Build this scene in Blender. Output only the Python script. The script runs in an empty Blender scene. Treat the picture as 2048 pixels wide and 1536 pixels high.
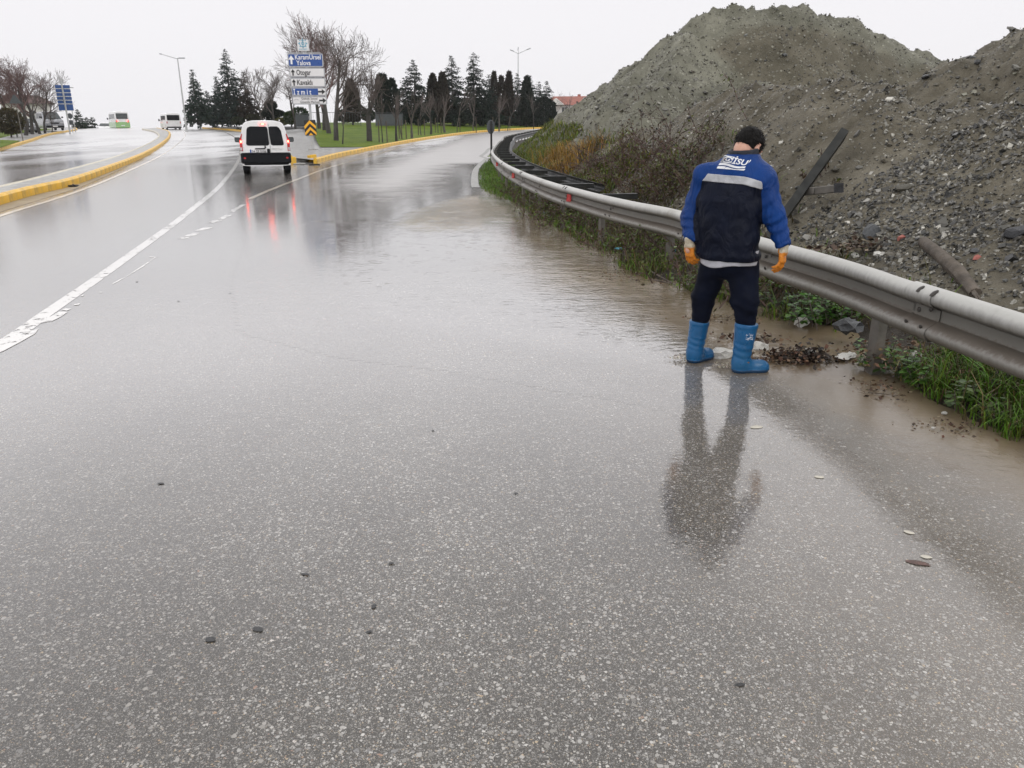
import bpy, bmesh, math, random
import numpy as np
from mathutils import Vector, Matrix, Euler

S = bpy.context.scene
COL = S.collection
R = math.radians
random.seed(7)
rng = np.random.default_rng(7)

# ------------------------------------------------------------------ camera
CAM_H = 1.65
PITCH = 18.6
FOC = 1540.0                      # focal length in pixels of the 2048 px wide photograph
cam_d = bpy.data.cameras.new('camera')
cam = bpy.data.objects.new('camera', cam_d)
COL.objects.link(cam)
cam.location = (0, 0, CAM_H)
cam.rotation_euler = (R(90 - PITCH), 0, 0)
cam_d.sensor_width = 36
cam_d.lens = 36 * FOC / 2048
cam_d.clip_start = 0.05
cam_d.clip_end = 3000
S.camera = cam

# ------------------------------------------------------------------ overcast sky and sun
SUN_EL, SUN_AZ = 55, 150
w = bpy.data.worlds.new('World')
S.world = w
w.use_nodes = True
wn = w.node_tree
wn.nodes.clear()
wo = wn.nodes.new('ShaderNodeOutputWorld')
bg = wn.nodes.new('ShaderNodeBackground')
bg.inputs['Strength'].default_value = 0.1
sky = wn.nodes.new('ShaderNodeTexSky')
sky.sky_type = 'NISHITA'
sky.sun_disc = False
sky.sun_elevation = R(SUN_EL)
sky.sun_rotation = R(SUN_AZ)
hs = wn.nodes.new('ShaderNodeHueSaturation')
hs.inputs['Saturation'].default_value = 0.1
wn.links.new(sky.outputs['Color'], hs.inputs['Color'])
# cloud layer: even grey-white, brighter towards the zenith like a CIE overcast sky
tc = wn.nodes.new('ShaderNodeTexCoord')
sep = wn.nodes.new('ShaderNodeSeparateXYZ')
wn.links.new(tc.outputs['Generated'], sep.inputs[0])
cr = wn.nodes.new('ShaderNodeValToRGB')
cr.color_ramp.interpolation = 'EASE'
for el, (po, v) in zip([cr.color_ramp.elements[0], cr.color_ramp.elements[1], cr.color_ramp.elements.new(.12), cr.color_ramp.elements.new(.42)],
                       ((0.0, .91), (1.0, 1.72), (.13, .94), (.30, 1.68))):
    el.position = po
    el.color = (v * .995, v * .98, v * 1.01, 1)
wn.links.new(sep.outputs['Z'], cr.inputs['Fac'])
cm = wn.nodes.new('ShaderNodeVectorMath')
cm.operation = 'SCALE'
cm.inputs['Scale'].default_value = 10.0
wn.links.new(cr.outputs['Color'], cm.inputs[0])
mx = wn.nodes.new('ShaderNodeMix')
mx.data_type = 'RGBA'
mx.inputs['Factor'].default_value = 0.96
wn.links.new(hs.outputs['Color'], mx.inputs['A'])
wn.links.new(cm.outputs[0], mx.inputs['B'])
wn.links.new(mx.outputs['Result'], bg.inputs['Color'])
wn.links.new(bg.outputs[0], wo.inputs[0])

sd = bpy.data.lights.new('sun', 'SUN')
sd.energy = 0.7
sd.angle = R(35)
sd.color = (1, 0.97, 0.93)
sun = bpy.data.objects.new('sun', sd)
COL.objects.link(sun)
sun.rotation_euler = (R(90 - SUN_EL), 0, R(180 - SUN_AZ))
S.view_settings.view_transform = 'Standard'
S.view_settings.look = 'None'
S.view_settings.exposure = 0.0
S.view_settings.gamma = 1.0
S.view_settings.use_curve_mapping = False
S.render.engine = 'CYCLES'
S.cycles.max_bounces = 6
S.cycles.diffuse_bounces = 3
S.cycles.glossy_bounces = 3
S.cycles.transparent_max_bounces = 12
S.cycles.use_denoising = True

# ------------------------------------------------------------------ surveying: the lie of the land
def G(y):
    """height of the road: level here, then a gentle rise to a crest, then falling away"""
    t = min(max((y - 30) / 110, 0), 1)
    z = 1.25 * t * t * (3 - 2 * t)
    if y > 140:
        z -= .012 * (y - 140)
    return z
def Gn(y):
    t = np.clip((y - 30) / 110, 0, 1)
    return 1.25 * t * t * (3 - 2 * t) - .012 * np.maximum(y - 140, 0)
_cp, _sp = math.cos(R(PITCH)), math.sin(R(PITCH))
def ray(px, py):
    a = (px - 1024) / FOC
    b = -(py - 768) / FOC
    return (a, _cp + b * _sp, -_sp + b * _cp)
def at(px, py, off=0.0):
    """place on the ground (raised by off) that was surveyed from the photograph"""
    d = ray(px, py)
    t = 1.0
    while t < 400:
        if CAM_H + d[2] * t <= G(d[1] * t) + off:
            break
        t *= 1.01
    lo, hi = t / 1.01, t
    for _ in range(40):
        m = (lo + hi) / 2
        if CAM_H + d[2] * m <= G(d[1] * m) + off:
            hi = m
        else:
            lo = m
    return Vector((d[0] * hi, d[1] * hi, CAM_H + d[2] * hi))
def pl(px, py, Y):
    """point at the known distance Y"""
    d = ray(px, py)
    t = Y / d[1]
    return Vector((d[0] * t, Y, CAM_H + d[2] * t))
def ss(t):
    t = min(max(t, 0), 1)
    return t * t * (3 - 2 * t)
def ssn(t):
    t = np.clip(t, 0, 1)
    return t * t * (3 - 2 * t)

# ------------------------------------------------------------------ object helpers
def tag(o, label=None, cat=None, group=None, kind=None):
    if label: o['label'] = label
    if cat: o['category'] = cat
    if group: o['group'] = group
    if kind: o['kind'] = kind
    return o
def empty(name, loc=(0, 0, 0), rz=0.0, label=None, cat=None, group=None):
    o = bpy.data.objects.new(name, None)
    o.empty_display_size = .2
    COL.objects.link(o)
    o.location = loc
    o.rotation_euler = (0, 0, rz)
    return tag(o, label, cat, group)
def link(name, me, parent=None):
    o = bpy.data.objects.new(name, me)
    COL.objects.link(o)
    if parent: o.parent = parent
    return o
def copy_tree(o, parent=None):
    c = o.copy()
    COL.objects.link(c)
    c.parent = parent
    for ch in list(o.children):
        copy_tree(ch, c)
    return c
def np_mesh(name, V, F, mats=(), smooth=False, mi=None, attrs=None):
    """V (n,3), F (m,3) or (m,4) integer arrays"""
    me = bpy.data.meshes.new(name)
    V = np.asarray(V, np.float32)
    F = np.asarray(F, np.int32)
    n, m, k = len(V), len(F), F.shape[1]
    me.vertices.add(n)
    me.vertices.foreach_set('co', V.ravel())
    me.loops.add(m * k)
    me.loops.foreach_set('vertex_index', F.ravel())
    me.polygons.add(m)
    me.polygons.foreach_set('loop_start', np.arange(0, m * k, k, dtype=np.int32))
    me.polygons.foreach_set('loop_total', np.full(m, k, np.int32))
    for mt in mats: me.materials.append(mt)
    if mi is not None:
        me.polygons.foreach_set('material_index', np.asarray(mi, np.int32))
    me.polygons.foreach_set('use_smooth', np.full(m, bool(smooth)))
    for an, av in (attrs or {}).items():
        av = np.asarray(av, np.float32)
        if av.ndim == 1:
            a = me.attributes.new(an, 'FLOAT', 'POINT')
            a.data.foreach_set('value', av)
        else:
            a = me.attributes.new(an, 'FLOAT_COLOR', 'POINT')
            if av.shape[1] == 3: av = np.concatenate([av, np.ones((len(av), 1), np.float32)], 1)
            a.data.foreach_set('color', av.ravel())
    me.update(calc_edges=True)
    me.validate()
    return me

class MB:
    """collects boxes, tubes and sweeps; build() links them as one mesh"""
    def __init__(s):
        s.v = []; s.f = []; s.m = []
    def add(s, vs, fs, mi=0, M=None):
        b = len(s.v)
        if M is not None: vs = [M @ Vector(p) for p in vs]
        s.v += [tuple(p) for p in vs]
        s.f += [tuple(b + i for i in f) for f in fs]
        s.m += [mi] * len(fs)
        return s
    def box(s, c, d, mi=0, M=None, taper=1.0):
        x, y, z = c; a, b, h = d[0] / 2, d[1] / 2, d[2] / 2
        t = taper
        vs = [(x - a, y - b, z - h), (x + a, y - b, z - h), (x + a, y + b, z - h), (x - a, y + b, z - h),
              (x - a * t, y - b * t, z + h), (x + a * t, y - b * t, z + h), (x + a * t, y + b * t, z + h), (x - a * t, y + b * t, z + h)]
        fs = [(0, 3, 2, 1), (4, 5, 6, 7), (0, 1, 5, 4), (1, 2, 6, 5), (2, 3, 7, 6), (3, 0, 4, 7)]
        return s.add(vs, fs, mi, M)
    def bbox(s, c, d, r=.01, mi=0, M=None):
        """box with chamfered edges"""
        x, y, z = c; a, b, h = d[0] / 2, d[1] / 2, d[2] / 2
        vs = []; 
        for k, (zz, i) in enumerate(((-h, r), (-h + r, 0), (h - r, 0), (h, r))):
            A, B = a - i, b - i
            q = r if i == 0 else r
            vs += [(x - A + q, y - B, z + zz), (x + A - q, y - B, z + zz), (x + A, y - B + q, z + zz), (x + A, y + B - q, z + zz),
                   (x + A - q, y + B, z + zz), (x - A + q, y + B, z + zz), (x - A, y + B - q, z + zz), (x - A, y - B + q, z + zz)]
        fs = [tuple(range(7, -1, -1)), tuple(range(24, 32))]
        for k in range(3):
            for i in range(8):
                j = (i + 1) % 8
                fs.append((k * 8 + i, k * 8 + j, k * 8 + 8 + j, k * 8 + 8 + i))
        return s.add(vs, fs, mi, M)
    def tube(s, pts, rad, n=8, mi=0, cap=True, M=None):
        pts = [Vector(p) for p in pts]
        if not hasattr(rad, '__len__'): rad = [rad] * len(pts)
        vs = []; fs = []
        up = Vector((0, 0, 1))
        t0 = (pts[1] - pts[0]).normalized()
        if abs(t0.z) > .95: up = Vector((1, 0, 0))
        u = t0.cross(up).normalized()
        for i, p in enumerate(pts):
            t = (pts[min(i + 1, len(pts) - 1)] - pts[max(i - 1, 0)]).normalized()
            u = (u - t * u.dot(t)).normalized()
            v = t.cross(u)
            for k in range(n):
                a = 2 * math.pi * k / n
                vs.append(p + (u * math.cos(a) + v * math.sin(a)) * rad[i])
        for i in range(len(pts) - 1):
            for k in range(n):
                k2 = (k + 1) % n
                fs.append((i * n + k, i * n + k2, (i + 1) * n + k2, (i + 1) * n + k))
        if cap:
            fs.append(tuple(range(n - 1, -1, -1)))
            fs.append(tuple(range((len(pts) - 1) * n, len(pts) * n)))
        return s.add(vs, fs, mi, M)
    def lathe(s, prof, n=16, mi=0, M=None):
        vs = []; fs = []
        for r, z in prof:
            for k in range(n):
                a = 2 * math.pi * k / n
                vs.append((r * math.cos(a), r * math.sin(a), z))
        for i in range(len(prof) - 1):
            for k in range(n):
                k2 = (k + 1) % n
                fs.append((i * n + k, i * n + k2, (i + 1) * n + k2, (i + 1) * n + k))
        fs.append(tuple(range(n - 1, -1, -1)))
        fs.append(tuple(range((len(prof) - 1) * n, len(prof) * n)))
        return s.add(vs, fs, mi, M)
    def prism(s, pts, y0, y1, mi=0, M=None):
        """polygon in local XZ extruded along Y"""
        n = len(pts)
        vs = [(x, y0, z) for x, z in pts] + [(x, y1, z) for x, z in pts]
        fs = [tuple(range(n)), tuple(range(2 * n - 1, n - 1, -1))]
        for i in range(n):
            j = (i + 1) % n
            fs.append((i, i + n, j + n, j))
        return s.add(vs, fs, mi, M)
    def mesh(s, name, mats, smooth=False):
        me = bpy.data.meshes.new(name)
        me.from_pydata(s.v, [], s.f)
        if not isinstance(mats, (list, tuple)): mats = [mats]
        for m in mats: me.materials.append(m)
        me.polygons.foreach_set('material_index', np.asarray(s.m, np.int32))
        bm = bmesh.new(); bm.from_mesh(me)
        bmesh.ops.recalc_face_normals(bm, faces=bm.faces)
        bm.to_mesh(me); bm.free()
        if smooth:
            me.polygons.foreach_set('use_smooth', np.ones(len(me.polygons), bool))
            me.set_sharp_from_angle(angle=R(40))
        me.update()
        return me
    def build(s, name, mats, parent=None, smooth=False):
        return link(name, s.mesh(name, mats, smooth), parent)

def rrect(w, h, r, n=4, cx=0, cz=0):
    pts = []
    for (sx, sz, a0) in ((1, 1, 0), (-1, 1, 90), (-1, -1, 180), (1, -1, 270)):
        for k in range(n + 1):
            a = R(a0 + 90 * k / n)
            pts.append((cx + sx * (w / 2 - r) + r * math.cos(a), cz + sz * (h / 2 - r) + r * math.sin(a)))
    return pts

def resample(pts, step):
    pts = [Vector(p) for p in pts]
    d = [0]
    for a, b in zip(pts, pts[1:]): d.append(d[-1] + (b - a).length)
    n = max(2, int(round(d[-1] / step)) + 1)
    out = []; k = 0
    for i in range(n):
        t = d[-1] * i / (n - 1)
        while k < len(d) - 2 and d[k + 1] < t: k += 1
        f = (t - d[k]) / max(d[k + 1] - d[k], 1e-9)
        out.append(pts[k].lerp(pts[k + 1], f))
    return out
def smooth_line(pts, step=1.0, it=2):
    """Catmull-Rom through surveyed points, then evenly resampled"""
    pts = [Vector(p) for p in pts]
    P = [pts[0] * 2 - pts[1]] + pts + [pts[-1] * 2 - pts[-2]]
    out = []
    for i in range(1, len(P) - 2):
        for k in range(10):
            t = k / 10
            a, b, c, d = P[i - 1], P[i], P[i + 1], P[i + 2]
            out.append(.5 * (2 * b + (c - a) * t + (2 * a - 5 * b + 4 * c - d) * t * t + (3 * b - a - 3 * c + d) * t ** 3))
    out.append(pts[-1])
    return resample(out, step)
def offset_line(pts, d):
    """shift sideways (positive = to the right of travel)"""
    out = []
    for i, p in enumerate(pts):
        t = (pts[min(i + 1, len(pts) - 1)] - pts[max(i - 1, 0)])
        n = Vector((t.y, -t.x, 0)).normalized()
        out.append(p + n * d)
    return out
def loft(name, A, B, mat, zfun, nt=2, kind='structure', parent=None, smooth=True):
    """sheet between two lines of equal count; zfun(x, y, t)"""
    V = []; F = []
    n = len(A)
    for i in range(n):
        for k in range(nt + 1):
            t = k / nt
            x = A[i].x + (B[i].x - A[i].x) * t; y = A[i].y + (B[i].y - A[i].y) * t
            V.append((x, y, zfun(x, y, t)))
    for i in range(n - 1):
        for k in range(nt):
            a = i * (nt + 1) + k
            F.append((a, a + 1, a + nt + 2, a + nt + 1))
    V = np.array(V); F = np.array(F)
    # face up
    a, b, c = V[F[0, 0]], V[F[0, 1]], V[F[0, 2]]
    if np.cross(b - a, c - a)[2] < 0: F = F[:, ::-1]
    o = link(name, np_mesh(name, V, F, [mat], smooth), parent)
    if kind: o['kind'] = kind
    return o
def strip_mesh(line, wid, zoff, jag=0.0):
    L = offset_line(line, -wid / 2); Rr = offset_line(line, wid / 2)
    V = []; F = []
    for a, b in zip(L, Rr):
        j1 = random.uniform(-jag, jag); j2 = random.uniform(-jag, jag)
        V += [(a.x + j1, a.y, G(a.y) + zoff), (b.x + j2, b.y, G(b.y) + zoff)]
    for i in range(len(line) - 1):
        F.append((2 * i, 2 * i + 1, 2 * i + 3, 2 * i + 2))
    return np.array(V), np.array(F)
def dist_line(P, line):
    """distance of points P (n,2) to a polyline"""
    L = np.array([(p[0], p[1]) for p in line])
    best = np.full(len(P), 1e9)
    for a, b in zip(L[:-1], L[1:]):
        ab = b - a
        h = np.clip(((P - a) @ ab) / max(ab @ ab, 1e-9), 0, 1)
        best = np.minimum(best, np.hypot(*(P - a - h[:, None] * ab).T))
    return best
def in_poly(P, poly):
    L = np.array([(p[0], p[1]) for p in poly])
    c = np.zeros(len(P), bool)
    j = len(L) - 1
    for i in range(len(L)):
        xi, yi = L[i]; xj, yj = L[j]
        if yi != yj:
            m = ((yi > P[:, 1]) != (yj > P[:, 1])) & (P[:, 0] < (xj - xi) * (P[:, 1] - yi) / (yj - yi) + xi)
            c ^= m
        j = i
    return c

# value noise for terrain, vectorised
_tab = rng.random((256, 256)).astype(np.float32)
def vnoise(x, y):
    xi = np.floor(x).astype(int); yi = np.floor(y).astype(int)
    fx = x - xi; fy = y - yi
    fx = fx * fx * (3 - 2 * fx); fy = fy * fy * (3 - 2 * fy)
    g = lambda i, j: _tab[i & 255, j & 255]
    return (g(xi, yi) * (1 - fx) + g(xi + 1, yi) * fx) * (1 - fy) + (g(xi, yi + 1) * (1 - fx) + g(xi + 1, yi + 1) * fx) * fy
def fbm(x, y, o=4):
    s = 0; a = 1; n = 0
    for k in range(o):
        s = s + a * (vnoise(x * 2 ** k + 17.3 * k, y * 2 ** k + 5.1 * k) - .5); n += a; a *= .5
    return s / n * 2

# ------------------------------------------------------------------ materials
class NT:
    def __init__(s, name):
        s.m = bpy.data.materials.new(name)
        s.m.use_nodes = True
        s.t = s.m.node_tree
        s.t.nodes.clear()
        s.out = s.n('ShaderNodeOutputMaterial')
    def n(s, ty, **kw):
        nd = s.t.nodes.new(ty)
        for k, v in kw.items(): setattr(nd, k, v)
        return nd
    def l(s, a, b): s.t.links.new(a, b)
    def val(s, sock, v):
        if hasattr(v, 'is_linked'): s.l(v, sock)
        else: sock.default_value = v
    def pos(s):
        return s.n('ShaderNodeNewGeometry').outputs['Position']
    def obj(s):
        return s.n('ShaderNodeTexCoord').outputs['Object']
    def noise(s, vec, scale, detail=3, rough=.55, dist=0.0):
        nd = s.n('ShaderNodeTexNoise')
        nd.inputs['Scale'].default_value = scale; nd.inputs['Detail'].default_value = detail
        nd.inputs['Roughness'].default_value = rough; nd.inputs['Distortion'].default_value = dist
        s.l(vec, nd.inputs['Vector'])
        return nd.outputs['Fac'], nd.outputs['Color']
    def vor(s, vec, scale, feature='F1', rand=1.0):
        nd = s.n('ShaderNodeTexVoronoi', feature=feature)
        nd.inputs['Scale'].default_value = scale; nd.inputs['Randomness'].default_value = rand
        s.l(vec, nd.inputs['Vector'])
        return nd
    def ramp(s, fac, stops, interp='LINEAR'):
        nd = s.n('ShaderNodeValToRGB')
        nd.color_ramp.interpolation = interp
        e = nd.color_ramp.elements
        while len(e) < len(stops): e.new(.5)
        for el, (p, c) in zip(e, stops):
            el.position = p
            el.color = (c, c, c, 1) if not hasattr(c, '__len__') else (*c, 1)
        s.l(fac, nd.inputs['Fac'])
        return nd.outputs['Color']
    def math(s, op, a, b=0.0, c=0.0, clamp=False):
        nd = s.n('ShaderNodeMath', operation=op, use_clamp=clamp)
        s.val(nd.inputs[0], a); s.val(nd.inputs[1], b); s.val(nd.inputs[2], c)
        return nd.outputs[0]
    def mix(s, fac, a, b, blend='MIX'):
        nd = s.n('ShaderNodeMix', data_type='RGBA', blend_type=blend)
        for k, v in (('Factor', fac), ('A', a), ('B', b)):
            if not hasattr(v, 'is_linked') and k != 'Factor': v = (*v, 1) if len(v) == 3 else v
            s.val(nd.inputs[k], v)
        return nd.outputs['Result']
    def mapr(s, v, a, b, c=0.0, d=1.0, smooth=True):
        nd = s.n('ShaderNodeMapRange', interpolation_type='SMOOTHSTEP' if smooth else 'LINEAR')
        s.val(nd.inputs['Value'], v)
        for k, x in (('From Min', a), ('From Max', b), ('To Min', c), ('To Max', d)): nd.inputs[k].default_value = x
        return nd.outputs['Result']
    def bump(s, h, strength=.3, dist=.01, normal=None):
        nd = s.n('ShaderNodeBump')
        nd.inputs['Strength'].default_value = strength; nd.inputs['Distance'].default_value = dist
        s.l(h, nd.inputs['Height'])
        if normal: s.l(normal, nd.inputs['Normal'])
        return nd.outputs['Normal']
    def attr(s, name):
        return s.n('ShaderNodeAttribute', attribute_name=name)
    def scaled(s, vec, sc):
        nd = s.n('ShaderNodeMapping'); nd.inputs['Scale'].default_value = sc
        s.l(vec, nd.inputs['Vector'])
        return nd.outputs[0]
    def bsdf(s, col, rough=.5, metal=0.0, normal=None, spec=.5, coat=0.0, coat_rough=.05, coat_n=None, emit=None, estr=0.0, cior=1.42):
        b = s.n('ShaderNodeBsdfPrincipled')
        if not hasattr(col, 'is_linked') and len(col) == 3: col = (*col, 1)
        s.val(b.inputs['Base Color'], col); s.val(b.inputs['Roughness'], rough); s.val(b.inputs['Metallic'], metal)
        s.val(b.inputs['Specular IOR Level'], spec)
        s.val(b.inputs['Coat Weight'], coat); s.val(b.inputs['Coat Roughness'], coat_rough)
        b.inputs['Coat IOR'].default_value = cior
        if normal: s.l(normal, b.inputs['Normal'])
        if coat_n: s.l(coat_n, b.inputs['Coat Normal'])
        if emit:
            b.inputs['Emission Color'].default_value = (*emit, 1); b.inputs['Emission Strength'].default_value = estr
        s.l(b.outputs[0], s.out.inputs['Surface'])
        return b

def simple(name, col, rough=.5, metal=0.0, var=.25, scale=8.0, bump=0.0, bscale=60.0, coat=0.0, spec=.5, dirt=None, dirt_amt=.5, bdist=.01):
    """base colour broken up by two octaves of noise, optional grime colour and fine relief"""
    t = NT(name)
    p = t.obj()
    f, _ = t.noise(p, scale, 4, .6)
    lo = tuple(c * (1 - var) for c in col); hi = tuple(min(1, c * (1 + var)) for c in col)
    c = t.ramp(f, [(.3, lo), (.7, hi)])
    if dirt:
        g, _ = t.noise(p, scale * .37, 6, .7)
        c = t.mix(t.mapr(g, .5, .72, 0, dirt_amt), c, dirt)
    nrm = None
    if bump:
        h, _ = t.noise(p, bscale, 4, .6)
        nrm = t.bump(h, bump, bdist)
    r, _ = t.noise(p, scale * 1.7, 3)
    t.bsdf(c, t.mapr(r, .3, .7, max(rough - .1, 0.02), min(rough + .1, 1)), metal, nrm, spec, coat)
    return t.m

def glow(name, col, strength):
    t = NT(name)
    t.bsdf((col[0] * .5, col[1] * .5, col[2] * .5), .3, emit=col, estr=strength)
    return t.m

def water_film(t, base, normal, rough, ior, gain):
    """standing film of rain water over a rough base; mirrors more at grazing angles"""
    gl = t.n('ShaderNodeBsdfGlossy'); t.val(gl.inputs['Roughness'], rough); t.l(normal, gl.inputs['Normal'])
    fr = t.n('ShaderNodeFresnel'); fr.inputs['IOR'].default_value = ior; t.l(normal, fr.inputs['Normal'])
    mx = t.n('ShaderNodeMixShader')
    t.l(t.math('MINIMUM', t.math('MULTIPLY', fr.outputs[0], gain), .78), mx.inputs[0]); t.l(base.outputs[0], mx.inputs[1]); t.l(gl.outputs[0], mx.inputs[2])
    t.l(mx.outputs[0], t.out.inputs['Surface'])
    return t.m

# wet asphalt ----------------------------------------------------------
def asphalt_parts(t):
    """chips of several sizes in a dark binder; returns colour, relief and the height of the rain film"""
    p = t.pos()
    _, nc = t.noise(p, 130, 2, .5)
    off = t.n('ShaderNodeVectorMath', operation='MULTIPLY_ADD')
    t.l(nc, off.inputs[0]); off.inputs[1].default_value = (.012,) * 3; t.l(p, off.inputs[2])
    pp = off.outputs[0]
    cl, _ = t.noise(p, 2.3, 4, .65)            # chips lie denser in some patches than in others
    def chips(scale, thr, rmin, rmax):
        v = t.vor(pp, scale)
        sp = t.n('ShaderNodeSeparateColor'); t.l(v.outputs['Color'], sp.inputs[0])
        rad = t.mapr(sp.outputs[1], 0, 1, rmin, rmax, False)
        inside = t.mapr(t.math('SUBTRACT', rad, v.outputs['Distance']), -.05, .06)
        sel = t.math('GREATER_THAN', t.math('ADD', sp.outputs[0], t.math('MULTIPLY', t.math('SUBTRACT', cl, .5), .45)), thr)
        return t.math('MULTIPLY', inside, sel), sp.outputs[2]
    m1, r1 = chips(56, .78, .24, .50)
    m2, r2 = chips(105, .62, .24, .52)
    m3, r3 = chips(190, .46, .25, .55)
    m4, r4 = chips(380, .45, .25, .6)
    fine, _ = t.noise(p, 300, 3, .7)
    grain, _ = t.noise(p, 80, 3, .65)
    base = t.ramp(fine, [(.30, (.014, .012, .010)), (.5, (.046, .041, .034)), (.70, (.115, .105, .09))])
    base = t.mix(t.mapr(grain, .35, .65, 0, .45), base, (.046, .041, .034))
    tint = [(0, (.09, .082, .072)), (.18, (.20, .188, .168)), (.38, (.42, .40, .37)), (.55, (.18, .175, .17)), (.74, (.64, .62, .58)), (.86, (.34, .31, .265)), (.945, (.52, .40, .25)), (.975, (.33, .19, .13)), (1, (.74, .72, .68))]
    c = base
    sep = t.n('ShaderNodeSeparateXYZ'); t.l(p, sep.inputs[0])
    # silt washed over the right-hand side
    silt, _ = t.noise(p, 1.3, 6, .7)
    sx = t.mapr(t.math('ADD', sep.outputs['X'], t.math('MULTIPLY', silt, 1.9)), 1.1, 3.1, 0, .60)
    c = t.mix(sx, c, (.215, .185, .148))
    far_silt, _ = t.noise(p, 5.0, 4, .7)
    c = t.mix(t.math('MULTIPLY', t.mapr(far_silt, .64, .74, 0, .6), sx), c, (.40, .355, .29))
    c = t.mix(t.math('MULTIPLY', m4, .6), c, t.ramp(r4, tint))
    c = t.mix(t.math('MULTIPLY', m3, .75), c, t.ramp(r3, tint))
    c = t.mix(t.math('MULTIPLY', m2, .85), c, t.ramp(r2, tint))
    c = t.mix(t.math('MULTIPLY', m1, .92), c, t.ramp(r1, tint))
    big, _ = t.noise(t.scaled(p, (1, .4, 1)), .5, 6, .62)
    c = t.mix(t.mapr(big, .36, .64, 0, .72), c, t.mix(1, c, (.62, .60, .58), 'MULTIPLY'))
    h = t.math('ADD', t.math('MULTIPLY', t.math('ADD', m1, m2), .5), t.math('MULTIPLY', fine, 1.1))
    wob, _ = t.noise(p, 34, 3, .55)
    wob2, _ = t.noise(t.scaled(p, (1.0, 1.6, 1)), 7, 3, .5)
    film = t.mapr(t.noise(t.scaled(p, (1, .35, 1)), .33, 4, .55)[0], .40, .60)
    hh = t.math('ADD', t.math('MULTIPLY', t.math('ADD', m1, m2), .09), t.math('ADD', t.math('MULTIPLY', wob, .30), t.math('MULTIPLY', wob2, .55)))
    crough = t.math('MULTIPLY', t.mapr(film, 0, 1, .088, .055, False), t.mapr(sep.outputs['Y'], 12, 80, 1, 5.0))
    crough = t.math('ADD', crough, t.mapr(t.math('ADD', sep.outputs['X'], t.math('MULTIPLY', silt, .9)), 1.95, 2.5, 0, .30))
    return c, h, hh, crough

def asphalt():
    t = NT('wet_asphalt')
    c, h, hh, crough = asphalt_parts(t)
    b = t.bsdf(c, .55, 0, t.bump(h, .55, .0022), .2)
    return water_film(t, b, t.bump(hh, .34, .006), crough, 1.42, 1.75)

def sep_y(t, p):
    q = t.n('ShaderNodeSeparateXYZ'); t.l(p, q.inputs[0])
    return q.outputs['Y']

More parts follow.
